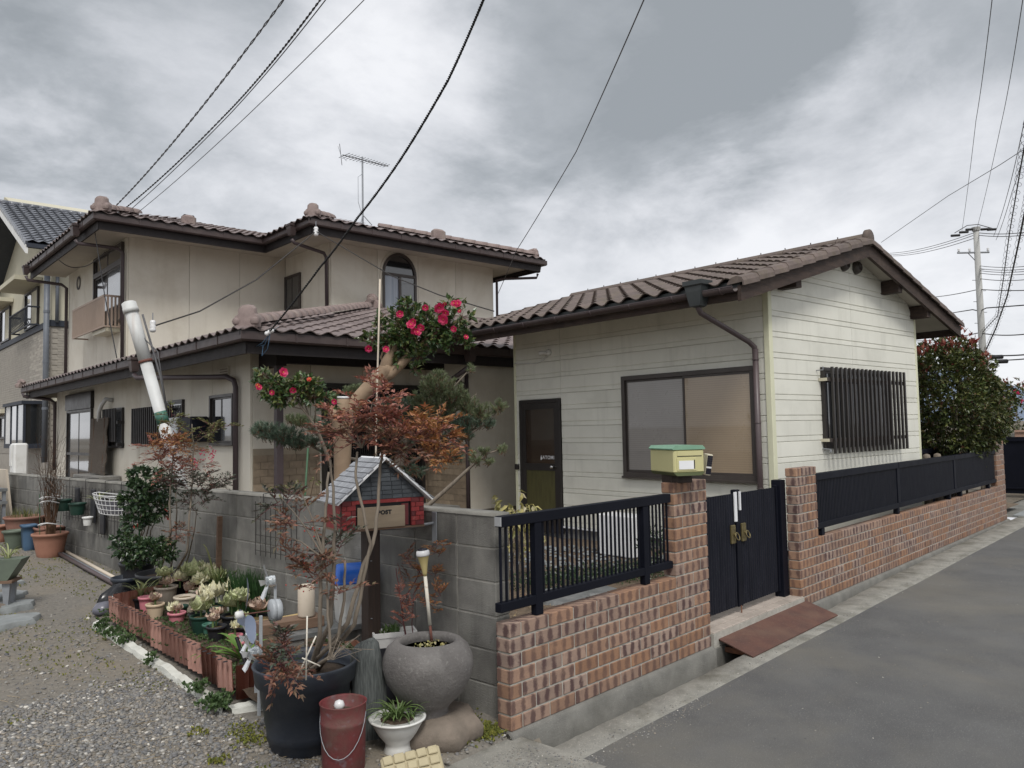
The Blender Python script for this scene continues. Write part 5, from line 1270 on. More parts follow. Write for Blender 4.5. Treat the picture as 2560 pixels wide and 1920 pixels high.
for nm, pts, lab in ((0, [(2572, 300, 17), (2548, 440, 21), (2524, 580, 26), (2508, 700, 31), (2494, 790, 34), (2455, 832, 36)], 'left one of two spiral-wrapped cables sagging to the utility pole'), (1, [(2586, 360, 17), (2568, 500, 21), (2548, 600, 25), (2518, 740, 31), (2490, 820, 35), (2462, 882, 36)], 'right one of two spiral-wrapped cables, hanging lower on the pole')):
    P = [at(*p) for p in pts]; Q = []
    for i in range(len(P)-1):
        for k in range(8): Q.append(P[i].lerp(P[i+1], k/8))
    Q.append(P[-1]); m = MB().tube(Q, .028 if nm else .018, 5)
    H_ = []
    for i in range(len(Q)-1):
        for k in range(8):
            a = (i*8+k)*2*math.pi/8; p = Q[i].lerp(Q[i+1], k/8); H_.append(p+sdir*math.cos(a)*.11+Vector((0, 0, 1))*math.sin(a)*.11)
    m.tube(H_, .006, 3)
    tag(m.build('power_line', 'wire_dark', None), lab, 'cable', 'power lines')

# ================================================================ FAR RIGHT: driveway, gate, coping
m = MB(); m.add([(12.45, -.10, .02), (20, -.10, .04), (20, 3, .06), (12.45, 3, .04)], [(0, 1, 2, 3)]); structure(m, 'driveway', 'concrete')
dpl = MB().slab([(12.6, -.46, .03), (13.9, -.46, .03), (13.9, -.03, .045), (12.6, -.03, .045)], .03).build('drain_cover', 'flat_stone', None); tag(dpl, 'pale concrete cover over the drain past the far brick pillar', 'drain cover')
fg = thing('gate', 'tall black sheet gate standing past the far brick pillar', 'gate', (16.2, .6, .1))
MB().bb(16.15, 16.20, -1.0, .95, .14, 1.34).build('panel', 'black_metal', fg); MB().bb(16.12, 16.149, -1.0, .95, .24, .27).bb(16.12, 16.149, -1.0, .95, 1.25, 1.28).build('rail', 'black_metal', fg)
tw = thing('boundary_wall', 'low tan boundary wall with a pale block, behind the far black gate', 'wall', (17.5, .5, .1))
MB().bb(17.3, 17.5, -1.4, .75, .1, 1.42).build('body', 'wall_tan', tw); MB().bb(17.28, 17.52, .75, 1.25, .1, 1.40).build('end_block', 'concrete', tw); MB().bb(17.27, 17.53, -1.4, .74, 1.425, 1.47).build('coping', 'wall_tan', tw)
ig = thing('inner_fence', 'dark low panel fence inside the wall under the photinia bush', 'fence', (10.5, .6, .2))
for x0 in (8.95, 10.0, 11.0): MB().bb(x0, x0+.98, .60, .63, .35, 1.20).build('panel', 'black_metal', ig)
MB().bb(8.9, 11.75, .57, .66, 1.205, 1.27, .004).build('rail', 'black_gate', ig)
for x, y, lab in ((8.98, .30, 'left'), (9.28, .24, 'right')):
    o = local('stake', f'{lab} one of two round grey log stakes behind the long fence', 'stake', (x, y, .2), group='log stakes')
    MB().tube([(0, 0, 0), (0, 0, .98), (0, 0, 1.02), (0, 0, 1.035)], [.055, .055, .045, .01], 12).build('log', 'bark_grey', o, True)

# ================================================================ MAILBOX ON THE PILLAR
mb = local('mailbox', 'pale yellow mailbox with a green lid on the left brick pillar', 'mailbox', (1.80, .045, 1.274), rad(-30))
MB().bb(-.085, .085, -.075, .085, 0, .062, .003).build('stand', 'post_wood', mb)
MB().prism([(-.15, .085), (.15, .085), (.15, .258), (-.15, .258)], 'x', -.19, .19)
bx_ = MB().bb(-.125, .125, -.185, .185, .082, .250, .008); b_ = bx_.build('body', 'mailbox_yellow', mb)
MB().prism([(-.10, .060), (.10, .060), (.127, .084), (-.127, .084)], 'y', -.187, .187).build('underside', 'mailbox_under', mb, fixn=True)
m = MB().prism([(-.132, .250), (.132, .250), (.134, .258), (.112, .280), (-.112, .280), (-.134, .258)], 'y', -.192, .192); m.build('lid', 'mailbox_green', mb, fixn=True)
MB().bb(-.095, .105, -.1885, -.1845, .205, .238, .001).build('slot_flap', 'mailbox_yellow', mb); MB().bb(-.095, .105, -.1878, -.1852, .2005, .204).build('slot_shade', 'black_and_gap_shade', mb)  # black strip under the flap stands in for the shade of the slot
MB().bb(-.100, .060, -.1895, -.1845, .098, .190, .001).build('door', 'mailbox_yellow', mb); MB().bb(-.085, .035, -.1925, -.190, .108, .170).build('name_plate', 'white_paint', mb); MB().bb(.038, .046, -.1905, -.1897, .110, .175).build('door_gap_shade', 'black_and_gap_shade', mb)  # black strip beside the door paints in the shade of its gap
sl = local('solar_lamp', 'small cream solar lamp with dark panel on the right side of the yellow mailbox', 'lamp', (1.995, -.085, 1.36), rad(-38), tilt=(rad(4), rad(8)))
MB().bb(-.022, .022, -.055, .015, -.035, .125, .004).build('housing', 'cream_plastic', sl)
MB().bb(-.020, .020, -.0585, -.0552, .035, .115).build('panel', 'solar_cell', sl); MB().bb(-.020, .020, -.0585, -.0552, -.025, .018).build('lens', 'solar_cell', sl); MB().bb(-.020, .020, -.0588, -.0552, .021, .031).build('strip', 'white_paint', sl)
for i in range(4): MB().bb(-.020, .020, -.0595, -.0586, .05+i*.016, .0512+i*.016).build('panel_line', 'cable_grey', sl)
# ================================================================ PLANT BUILDERS
def rdir(up=.0):
    while True:
        v = Vector((R(-1, 1), R(-1, 1), R(-1, 1)))
        if .05 < v.length < 1: v.normalize(); v.z += up; return v.normalized()
def ell(c, r, hollow=.5):
    v = rdir(); k = R(hollow, 1)**.6
    return Vector(c)+Vector((v.x*r[0], v.y*r[1], v.z*r[2]))*k, v
def leaves(m, p, n, ln, wd, out, up=.3, spread=.8, curl=.2, fold=.22):
    for _ in range(n):
        d = (Vector(out)+rdir()*spread+Vector((0, 0, up))).normalized(); k = R(.7, 1.15)
        m.leaf(p+rdir()*ln*.25, d, rdir(.9), ln*k, wd*k, fold, curl*R(.3, 1.5))
def frond(m, tw, p, d, ln, leaf=.042, w=.012, n=5):
    """nandina leaf: a rachis with opposite leaflets, side stalks near the base"""
    d = d.normalized(); side = d.cross(Vector((0, 0, 1)))
    side = side.normalized() if side.length > .05 else Vector((1, 0, 0))
    q = [p+d*ln*t-Vector((0, 0, .22*ln*t*t)) for t in (0, .35, .7, 1)]
    tw.tube(q, [.0022, .0018, .0012, .0008], 3, False)
    for i in range(n):
        t = .25+.75*i/(n-1); c = p+d*ln*t-Vector((0, 0, .22*ln*t*t))
        for s in (-1, 1):
            dd = (d*.75+side*s*.9+Vector((0, 0, R(-.1, .35)))).normalized()
            if i < n-2 and random.random() < .75:
                l2 = ln*.38*(1-t*.5); c2 = c+dd*l2; tw.tube([c, c2], [.0014, .0008], 3, False)
                for s2 in (-1, 0, 1): m.leaf(c2-dd*l2*(.35 if s2 else 0), (dd+d*.5*s2+Vector((0, 0, R(-.1, .3)))).normalized(), rdir(1.2), leaf*R(.75, 1.15), w*R(.85, 1.2), .2, R(0, .3))
            m.leaf(c, dd, rdir(1.2), leaf*R(.75, 1.15), w*R(.85, 1.2), .2, R(0, .3))
    m.leaf(q[-1], d, Vector((0, 0, 1)), leaf, w, .2, .2)
def nandina(o, clumps, stems, fr=(.16, .26), leaf=.042, w=.012, stem_mat='bark_grey', org=Vector((0, 0, 0)), tmat='twig_red'):
    """clumps: (centre, radii, number of fronds, material); stems: lists of points with radii"""
    ms = MB()
    for pts, r0, r1 in stems:
        n = len(pts); P = []
        for i in range(n-1):
            for k in range(4): P.append(Vector(pts[i]).lerp(Vector(pts[i+1]), k/4)-org+rdir()*r0*.35)
        P.append(Vector(pts[-1])-org); ms = MB().tube(P, [r0+(r1-r0)*i/(len(P)-1) for i in range(len(P))], 7)
        ms.build('stem', stem_mat, o, True)
    byc = {}; tw = MB()
    for c, r, n, mt in clumps:
        m = byc.setdefault(mt, MB()); c = Vector(c)-org
        for _ in range(n):
            p, v = ell(c, r, .15); d = (p-c)/max(r)+rdir()*.5+Vector((0, 0, .25)); frond(m, tw, p-d.normalized()*.04, d, R(*fr), leaf, w)
    for mt, m in byc.items(): m.build('foliage', mt, o, kind='stuff')
    tw.build('twigs', tmat, o, kind='stuff')
def branch(m, a, b, r0, r1, wob=.1, n=7, seg=8):
    a = Vector(a); b = Vector(b); L_ = (b-a).length; P = []
    for i in range(n):
        t = i/(n-1); P.append(a.lerp(b, t)+(rdir()*wob*L_*.25*math.sin(math.pi*t)))
    m.tube(P, [r0+(r1-r0)*i/(n-1) for i in range(n)], seg); return P
# strap leaves: a few shared ribbon meshes
def ribbon(ln, wd, bend, mt, lift=.9, n=8):
    m = MB(); p = Vector((0, 0, 0)); a = lift
    for i in range(n+1):
        t = i/n; w_ = wd*(math.sin(math.pi*min(1, .12+t*.88))**.6 if t < 1 else 0.02); w_ = max(w_, .0006)
        nrm = Vector((-math.sin(a), 0, math.cos(a)))
        m.v += [tuple(p+Vector((0, w_/2, 0))+nrm*w_*.18), tuple(p), tuple(p+Vector((0, -w_/2, 0))+nrm*w_*.18)]
        p = p+Vector((math.cos(a), 0, math.sin(a)))*ln/n; a -= bend/n*(.4+1.2*t)
    for i in range(n):
        for k in range(2): m.f.append((3*i+k, 3*i+k+1, 3*i+4+k, 3*i+3+k))
    me = m.mesh('leaf', True); me.materials.append(MATS[mt]); return me
def strap_clump(o, c, specs):
    """specs: (n, length, width, bend, material, spread of lift)"""
    for n, ln, wd, bend, mt, lift in specs:
        ms = [ribbon(ln*k, wd, bend*R(.7, 1.3), mt, lift*R(.85, 1.1)) for k in (.75, .9, 1.05)]
        for i in range(n):
            link('leaf', random.choice(ms), o, (c[0]+R(-.015, .015), c[1]+R(-.015, .015), c[2]), (R(-.15, .15), R(-.12, .12), 2*math.pi*(i+R(-.3, .3))/n), scale=R(.8, 1.1))
def kale_leaf(mt, ruffle=.25, fl=(.03, .06)):
    m = MB(); nu, nv = 8, 5; ph = R(0, 6)
    for j in range(nv+1):
        t = j/nv; w_ = .5*math.sin(math.pi*(.10+.80*t))**.7
        for i in range(nu+1):
            u = i/nu*2-1; edge = abs(u)**2*t**1.2+max(0, t-.75)*2.2
            z = .28*u*u*t+.30*t*t+ruffle*edge*math.sin(u*9+ph+t*5)
            m.v.append((t-.10*u*u, u*w_, z))
    for j in range(nv):
        for i in range(nu): a = j*(nu+1)+i; m.f.append((a, a+1, a+nu+2, a+nu+1))
    me = m.mesh('leaf', True); me.materials.append(MATS[mt]); return me
KL = {mt: [kale_leaf(mt) for _ in range(3)] for mt in ('kale_cream', 'kale_green', 'kale_pink')}
def kale(o, c, r, mix=('kale_green', 'kale_cream', 'kale_cream'), n=13, heart=None, tilt=(0, 0), stem=.03):
    c = Vector(c); r = r*1.3; n = n+5; MB().tube([c-Vector((0, 0, stem+.03)), c], .008, 6).build('stem', 'stem_green', o)
    for i in range(n):
        t = i/(n-1); mt = mix[min(len(mix)-1, int(t*len(mix)))]; a = i*2.4+R(-.2, .2); el = .1+1.15*t; s = r*(1.0-.62*t)
        link('leaf', random.choice(KL[mt]), o, c+Vector((0, 0, .02*t)), (R(-.2, .2)+tilt[0], -el+R(-.2, .2)+tilt[1], a), scale=(s*R(.9, 1.1), s*R(1.0, 1.35), s))
    if heart: MB().lathe([(.0, 0), (.3*r, .1*r), (.22*r, .4*r), (0, .45*r)], tuple(c), 8, wob=.4).build('heart', heart, o, True)
def pot(o, r1, r0, h, mt, rim=.008, rimh=.02, soil='soil_dark', ribs=0, foot=None, lip=None, sx=1, sy=1, z0=0, sd=.02, rot=0, seg=24):
    P = [(r0*.98, z0), (r0, z0+.004)]
    if ribs:
        for i in range(ribs*2+1):
            t = i/(ribs*2); P.append((r0+(r1-r0)*t+(.0025 if i % 2 else 0), z0+.006+(h-rimh-.01)*t))
    else: P += [(r0+(r1-r0)*t, z0+(h-rimh)*t) for t in (.25, .5, .75, .98)]
    P += [(r1+rim, z0+h-rimh), (r1+rim+.001, z0+h-.003), (r1+rim*.5, z0+h), (r1-.004, z0+h-.003), (r1-.006, z0+h-sd-.01)]
    MB().lathe(P, (0, 0, 0), seg, sx, sy, rot=rot).build('pot', mt, o, True)
    s_ = MB().lathe([(r1-.005, z0+h-sd-.012), (r1*.7, z0+h-sd+.004), (r1*.35, z0+h-sd+.008), (0, z0+h-sd+.006)], (0, 0, 0), seg, sx, sy, wob=.06, rot=rot); s_.build('soil', soil, o, True)
# ================================================================ THE CORNER GROUP IN FRONT
# big charcoal tub with a tall nandina
big = local('potted_nandina', 'huge charcoal plastic tub at the front with a tall red-leaved nandina', 'potted plant', (-.985, .69, .015))
MB().lathe([(.175, 0), (.185, .01), (.196, .06), (.200, .062), (.203, .10), (.226, .25), (.232, .252), (.240, .345), (.262, .352), (.272, .43), (.280, .445), (.276, .452), (.262, .447), (.250, .40), (.248, .36)], (0, 0, 0), 56).build('tub', 'pot_charcoal', big, True)
MB().lathe([(.250, .37), (.17, .385), (.08, .38), (0, .385)], (0, 0, 0), 32, wob=.08).build('soil', 'soil_dark', big, True)
O = Vector((-.985, .69, .015))
def A_(px, py, d): return at(px, py, d)
b0 = [(.03, .02, .38), (.0, -.03, .38), (.05, .05, .38), (-.03, .03, .38), (.07, 0, .38), (-.05, -.02, .38)]
W0 = [O+Vector(b) for b in b0]
st = [([W0[0], A_(826, 1560, 3.98), A_(835, 1420, 4.0), A_(838, 1290, 4.02), A_(826, 1150, 4.05)], .015, .006),
      ([W0[1], A_(800, 1600, 3.95), A_(800, 1480, 3.95), A_(812, 1300, 3.98), A_(822, 1180, 4.0)], .014, .006),
      ([W0[2], A_(870, 1560, 4.05), A_(900, 1440, 4.1), A_(940, 1330, 4.15), A_(948, 1200, 4.2), A_(955, 1130, 4.25)], .014, .007),
      ([W0[4], A_(885, 1560, 4.08), A_(903, 1480, 4.1), A_(925, 1360, 4.12), A_(890, 1200, 4.15), A_(893, 1130, 4.2)], .013, .006),
      ([W0[3], A_(845, 1600, 4.0), A_(860, 1500, 4.0), A_(862, 1400, 4.0)], .011, .006),
      ([W0[5], A_(828, 1640, 3.9), A_(820, 1540, 3.9), A_(815, 1420, 3.95)], .010, .005)]
tops = [((905, 1120, 4.2), [(850, 1060), (880, 1030), (930, 1010), (870, 1100)]), ((955, 1130, 4.25), [(1000, 1050), (1040, 1080), (980, 1020), (1020, 1130)])]
for (bx, by, bd), es in tops:
    for ex, ey in es: st.append(([A_(bx, by, bd), A_((bx+ex)/2+R(-8, 8), (by+ey)/2, bd), A_(ex, ey, bd+R(-.1, .1))], .006, .002))
for ex, ey in ((700, 1240), (740, 1200), (690, 1330), (760, 1290)): st.append(([A_(815, 1400, 3.95), A_((815+ex)/2, (1380+ey)/2, 3.95), A_(ex, ey, 3.95)], .005, .0018))
cl = [(A_(860, 1050, 4.15), (.09, .10, .08), 9, 'nandina_red'), (A_(1110, 1100, 4.3), (.10, .10, .05), 10, 'nandina_red'), (A_(975, 1075, 4.25), (.30, .20, .12), 38, 'nandina_red'), (A_(930, 1010, 4.2), (.16, .12, .12), 18, 'nandina_red'), (A_(1070, 1080, 4.3), (.20, .14, .08), 30, 'nandina_orange'), (A_(1010, 1110, 4.2), (.22, .16, .08), 26, 'nandina_brown'), (A_(870, 1085, 4.15), (.13, .1, .07), 14, 'nandina_brown'),
      (A_(1100, 1140, 4.2), (.10, .08, .05), 9, 'nandina_orange'), (A_(960, 960, 4.2), (.05, .05, .05), 4, 'nandina_red'),
      (A_(770, 1440, 3.9), (.12, .10, .06), 9, 'nandina_brown'), (A_(760, 1400, 3.95), (.15, .1, .05), 9, 'nandina_brown'), (A_(745, 1290, 3.95), (.10, .08, .09), 9, 'nandina_brown'), (A_(700, 1250, 3.95), (.07, .06, .05), 5, 'nandina_green'), (A_(850, 1475, 3.85), (.07, .08, .03), 3, 'nandina_brown'), (A_(840, 1360, 4.0), (.09, .08, .06), 7, 'nandina_green'),
      (A_(700, 1650, 3.66), (.06, .06, .07), 15, 'nandina_brown'), (A_(718, 1610, 3.66), (.05, .05, .05), 7, 'nandina_green'), (A_(695, 1695, 3.66), (.05, .04, .02), 5, 'nandina_red')]
nandina(big, cl, st, (.10, .19), .040, .0135, 'bark_grey', O)
for q0, q1 in (((765, 1700, 3.6), (768, 1540, 3.6)), ((740, 1700, 3.62), (790, 1590, 3.65)), ((755, 1645, 3.62), (800, 1665, 3.65))): MB().tube([A_(*q0)-O, A_(*q1)-O], .0035, 6).build('cane', 'peeling_white', big, True)
m = MB()
for i in range(14): a = A_(825+R(-10, 10), 1650, 3.8)-O; m.tube([a, a+Vector((R(.02, .16), R(-.08, .08), R(.02, .10))), a+Vector((R(.08, .22), R(-.1, .1), R(-.03, .08)))], .0014, 3)
m.build('dry_stalks', 'bark_grey', big, kind='stuff')
m = MB()
for i in range(26):
    p = A_(R(700, 800), R(1300, 1480), 3.95)-O; m.lathe([(0, -.005), (.005, 0), (0, .005)], tuple(p), 6)
m.build('berries', 'berry', big, kind='stuff')
MB().bb(-.03, .03, -.02, .02, .385, .43, .004).build('lamp_base', 'glass_dark', big)
# rusty red pail
bk = local('bucket', 'rusty red paint pail full of soil with a wire handle, foreground', 'bucket', (-.995, .325, -.005), rad(-46))
MB().lathe([(.104, 0), (.107, .004), (.112, .235), (.116, .242), (.112, .25), (.116, .330), (.120, .336), (.116, .338), (.110, .330), (.106, .27)], (0, 0, 0), 40).build('body', 'bucket_red', bk, True)
MB().lathe([(.108, .27), (.06, .29), (0, .285)], (0, 0, 0), 24, wob=.15).build('soil', 'soil_dark', bk, True)
MB().tube([Vector((-.115*math.cos(t), 0, .285))+Vector((0, -.125, -.0))*math.sin(t)+Vector((0, 0, -.19))*math.sin(t) for t in [math.pi*i/14 for i in range(15)]], .0022, 5).build('handle', 'steel', bk, True)
MB().lathe([(0, -.028), (.02, -.02), (.028, 0), (.02, .02), (0, .028)], (-.02, .0, .318), 16).build('white_ball', 'porcelain', bk, True)
# white footed bowl with grassy leaves
wb_ = local('potted_grass', 'white footed bowl of arching green leaves in front of the stone urn', 'potted plant', (-.685, .280, .0))
MB().lathe([(.072, 0), (.074, .006), (.066, .03), (.064, .05), (.10, .095), (.132, .15), (.137, .168), (.152, .172), (.153, .180), (.140, .182), (.130, .170)], (0, 0, 0), 40).build('bowl', 'plastic_white', wb_, True)
MB().lathe([(.132, .16), (.08, .172), (0, .17)], (0, 0, 0), 24, wob=.1).build('soil', 'soil_dark', wb_, True)
strap_clump(wb_, (0, 0, .165), [(26, .20, .010, 1.9, 'strap_leaf', .9), (22, .15, .009, 1.2, 'strap_leaf', 1.2)]); strap_clump(wb_, (.06, -.04, .165), [(14, .15, .009, 1.8, 'strap_leaf', .9)]); strap_clump(wb_, (-.05, .03, .165), [(14, .15, .009, 1.8, 'strap_leaf', .9)])
# stone urn on a boulder
bo = MB().lathe([(.20, -.05), (.235, .02), (.235, .07), (.20, .115), (.12, .135), (0, .138)], (-.40, .27, 0), 24, 1.05, .95, wob=.22).build('boulder', 'boulder', None, True); tag(bo, 'rough brown boulder carrying the round stone urn', 'boulder')
ur = local('stone_urn', 'big round weathered stone urn holding water and floating leaves', 'urn', (-.445, .305, .110))
MB().lathe([(.105, 0), (.112, .01), (.108, .05), (.125, .075), (.185, .13), (.235, .21), (.252, .28), (.250, .33), (.228, .385), (.195, .415), (.172, .425), (.155, .418), (.148, .39), (.16, .36), (.17, .33)], (0, 0, 0), 64, wob=.02).build('vessel', 'urn_stone', ur, True)
MB().lathe([(.168, .372), (0, .372)], (0, 0, 0), 32).build('water', 'water', ur)
m = MB()
for i in range(60): a, r_ = R(0, 6.28), R(0, .11)**1; m.leaf(Vector((.03+r_*math.cos(a), .02+r_*math.sin(a)*.8, .376+R(0, .012))), rdir(), rdir(.6), R(.012, .022), R(.010, .018), .1, .2)
m.build('floating_leaves', 'croton_leaf', ur, kind='stuff')
# upright slate slab
sb = MB(); lv = [(.095, .06, 0), (.10, .062, .12), (.096, .06, .30), (.092, .056, .44), (.080, .050, .51), (.055, .036, .535)]
for j, (a, b, z) in enumerate(lv):
    for k in range(14):
        t = 2*math.pi*k/14; n_ = 1+.16*noise.noise((math.cos(t)*2, math.sin(t)*2, z*3)); sb.v.append((a*n_*math.cos(t)+.01*math.sin(z*8), b*n_*math.sin(t)*(1.15 if math.sin(t) > 0 else 1), z+(.03*math.cos(t+.8) if j > 3 else 0)))
for j in range(len(lv)-1):
    for k in range(14): sb.f.append((14*j+k, 14*j+(k+1) % 14, 14*(j+1)+(k+1) % 14, 14*(j+1)+k))
sb.f.append(tuple(range(14*5, 14*6))); o = sb.build('standing_stone', 'slate', None, 'auto'); o.location += Vector((-.70, .52, 0)); o.rotation_euler = (rad(2), 0, rad(-40)); tag(o, 'upright grey-green slate stone between the big tub and the urn', 'stone')
# timber post and house-shaped letter box
po = thing('post', 'dark brown square timber post carrying the house-shaped letter box', 'post', (-.37, .93, .02)); ob = MB().box((-.37, .93, .56), (.088, .088, 1.10), Matrix.Rotation(rad(-8), 3, 'Z'), .003); ob.build('timber', 'post_wood', po)
for z in (.55, .9): 
    MB().lathe([(.006, 0), (.006, .003), (0, .004)], (-.40, .884, z), 8).build('screw', 'steel', po)
bh = local('letter_box', 'house-shaped wooden letter box with grey shingled roof and red brick walls', 'letter box', (-.34, .93, 1.10), rad(-16))
hw_, hd, hh, ap = .270, .165, .185, .455
MB().bb(-hw_, hw_, -hd, hd, 0, .012).build('floor', 'old_wood', bh)
MB().bb(-hw_+.004, -hw_+.016, -hd, hd, .012, hh).build('side_wall', 'bird_red', bh, label='flat bright red side wall'); MB().bb(hw_-.016, hw_-.004, -hd, hd, .012, hh).build('side_wall', 'bird_red', bh); MB().bb(-hw_+.017, hw_-.017, hd-.014, hd-.002, .012, hh).build('back_wall', 'bird_red_dark', bh)
bkm2 = {}
for xs_ in ((-hw_+.004, -hw_+.092), (hw_-.092, hw_-.004)):
    cb_ = MB().bb(xs_[0], xs_[1], -hd, -hd+.03, .012, hh).build('corner_pier', 'bird_red_dark', bh)
    for k in range(6):
        js = (xs_[0], (xs_[0]+xs_[1])/2+(.014 if k % 2 else -.014), xs_[1])
        for a, b in zip(js, js[1:]): MB().bb(a+.002, b-.002, -hd-.006, -hd-.0005, .014+k*.0285, .0395+k*.0285, .001).build('brick', 'bird_red' if (k+int(a*90)) % 3 else 'bird_red_dark', cb_)
MB().bb(-hw_+.092, hw_-.092, -hd-.002, -hd+.02, hh-.022, hh).build('lintel', 'bird_red', bh)
fp = MB().box((-.018, -hd-.006, .078), (2*hw_-.235, .010, .128), None, .001).build('flap', 'bird_flap', bh)
text('POST', .034, 'black_and_gap_shade', fp, (.0, -hd-.0118, .105), (rad(90), 0, 0), bold=True)
MB().bb(.115, .16, -hd-.004, -hd+.004, .02, .15).build('side_strip', 'bird_red_dark', bh); MB().bb(-hw_+.094, hw_-.094, -hd+.014, -hd+.018, .012, hh-.022).build('inside_shade', 'black_and_gap_shade', bh)  # black sheet behind the flap stands in for shade inside the box
ga = MB().prism([(-hw_, hh), (hw_, hh), (0, hh+.235)], 'y', -hd+.002, -hd+.020).build('gable', 'bird_gable', bh, fixn=True); MB().prism([(-hw_, hh), (hw_, hh), (0, hh+.235)], 'y', hd-.02, hd-.004).build('gable', 'bird_gable', bh, fixn=True)
k = 0; z = hh+.002
while z < hh+.215:
    hx_ = hw_*(1-(z-hh+.026)/.235); x = -hx_+(.0 if k % 2 else .03)
    while x < hx_-.02:
        MB().bb(max(x, -hx_), min(x+.062, hx_), -hd-.005, -hd+.001, z, z+.023, .001).build('shingle', 'bird_gable', ga); x += .066
    z += .0265; k += 1
sl_ = math.atan2(.235, hw_)
for s in (-1, 1):
    rm = Matrix.Rotation(s*sl_, 3, 'Y'); ln_ = math.hypot(hw_+.035, .27)
    mid = Vector((s*(hw_+.035)/2, 0, hh+.235-(.235/hw_)*(hw_+.035)/2+.016))
    rb = MB().box(mid, (ln_, 2*hd+.10, .010), rm).build('roof', 'white_paint', bh)
    for r_ in range(9):
        for c_ in range(8):
            p = mid+rm @ Vector((s*(ln_/2-.016-r_*ln_/9.2), -hd-.03+c_*.0535+(.02 if r_ % 2 else 0), .010))
            if p.y > hd+.045: continue
            MB().box(p, (.040, .050, .005), rm @ Matrix.Rotation(s*-.10, 3, 'Y')).build('roof_shingle', 'bird_roof', rb)
MB().lathe([(.0, .0), (.018, .008), (.02, .02), (.012, .035), (0, .04)], (0, -hd+.01, hh+.25), 12).build('finial', 'porcelain', bh, True)
# steel strut from the wall to the box
sr = thing('bracket', 'grey steel angle bracket and rod fixed to the end of the block wall', 'bracket', (-.03, .73, 1.07))
MB().bb(-.034, -.026, .69, .735, .98, 1.18, .002).build('plate', 'steel', sr); MB().tube([(-.04, .71, 1.11), (-.20, .83, 1.085), (-.30, .95, 1.08)], .009, 8).build('rod', 'steel', sr, True)
# solar stake light
so_ = local('solar_light', 'solar stake light with a yellow cone and peeling white stem behind the urn', 'garden light', (-.345, .385, .46), tilt=(rad(-3), rad(-4)))
MB().tube([(0, 0, .0), (0, 0, .12)], .008, 8).build('spike', 'bucket_rust', so_, True); MB().tube([(0, 0, .12), (0, 0, .40)], .0105, 10).build('stem', 'peeling_white', so_, True)
MB().lathe([(.010, .40), (.014, .42), (.022, .47), (.034, .515), (.036, .518)], (0, 0, 0), 20).build('shade', 'solar_amber', so_, True); MB().lathe([(.037, .517), (.040, .525), (.038, .545), (.03, .550)], (0, 0, 0), 20).build('cap', 'porcelain', so_, True); MB().lathe([(.030, .5505), (.028, .558), (0, .560)], (0, 0, 0), 20).build('panel', 'solar_cell', so_, True)
# small nandina against the wall end
nr_ = local('nandina', 'thin nandina shrub with orange and crimson leaves against the end of the block wall', 'shrub', (-.16, .72, .02))
O2 = Vector((-.16, .72, .02))
nandina(nr_, [(A_(1010, 1400, 4.75), (.10, .08, .08), 9, 'nandina_brown'), (A_(1060, 1440, 4.8), (.13, .08, .08), 11, 'nandina_orange'), (A_(1010, 1490, 4.7), (.10, .08, .07), 7, 'nandina_red'), (A_(1090, 1500, 4.75), (.08, .06, .10), 8, 'nandina_orange'), (A_(1000, 1545, 4.65), (.06, .05, .04), 4, 'nandina_red'), (A_(1090, 1370, 4.8), (.10, .08, .04), 6, 'nandina_orange')],
        [([O2, A_(1012, 1580, 4.7), A_(1002, 1500, 4.72), A_(990, 1420, 4.75)], .007, .003), ([O2, A_(1030, 1560, 4.72), A_(1035, 1480, 4.75)], .004, .002), ([A_(1002, 1510, 4.72), A_(1040, 1450, 4.78), A_(1060, 1400, 4.8)], .004, .002)], (.07, .12), .030, .008, 'twig_red', O2)
# bench slab, plank, boxes and bin
be = thing('bench', 'low bench of a grey stone slab on brick piers beside the timber post', 'bench', (-.4, 1.35, .06))
rb_ = Matrix.Rotation(rad(-12), 3, 'Z')
MB().box((-.36, 1.46, .395), (.62, .24, .035), rb_, .003).build('slab', 'bench_slab', be)
for x, y in ((-.58, 1.50), (-.12, 1.42)): MB().box((x, y, .22), (.10, .2, .31), rb_, .004).build('pier', 'block', be)
pk = MB().box((-.56, 1.56, .448), (.42, .15, .066), rb_, .003).build('plank', 'old_wood', None); tag(pk, 'thick brown timber offcut lying on the left half of the stone bench', 'timber')
p2_ = MB().box((-.52, 1.70, .44), (.42, .07, .045), Matrix.Rotation(rad(-6), 3, 'Z'), .002).build('plank', 'pine_wood', None); tag(p2_, 'yellow pine batten lying behind the brown timber on the bench', 'timber')
bn = local('bin', 'white plastic bin with a blue swing lid standing on the stone bench', 'bin', (-.175, 1.40, .413), rad(-22))
m = MB()
for z, a, b in ((0, .098, .078), (.02, .102, .082), (.24, .116, .096), (.242, .122, .102), (.275, .124, .104), (.276, .115, .096)): m.v += [(-a, -b, z), (a, -b, z), (a, b, z), (-a, b, z)]
for i in range(5):
    for k in range(4): m.f.append((4*i+k, 4*i+(k+1) % 4, 4*i+4+(k+1) % 4, 4*i+4+k))
m.f += [(3, 2, 1, 0), (20, 21, 22, 23)]; m.build('body', 'plastic_white', bn, fixn=True)
MB().box((0, -.0975, .14), (.150, .012, .17), Matrix.Rotation(rad(5), 3, 'X'), .002).build('front_panel', 'plastic_white', bn)
m = MB(); n_ = 12
for j in range(n_+1):
    t = math.pi*j/n_; z = .278+.112*math.sin(t)**.8; y = -.104*math.cos(t); sx_ = .126-.022*math.sin(t)
    m.v += [(-sx_, y, z), (-sx_*.86, y*.97, z+.006*math.sin(t)), (sx_*.86, y*.97, z+.006*math.sin(t)), (sx_, y, z)]
for j in range(n_):
    for k in range(3): m.f.append((4*j+k, 4*j+4+k, 4*j+5+k, 4*j+1+k))
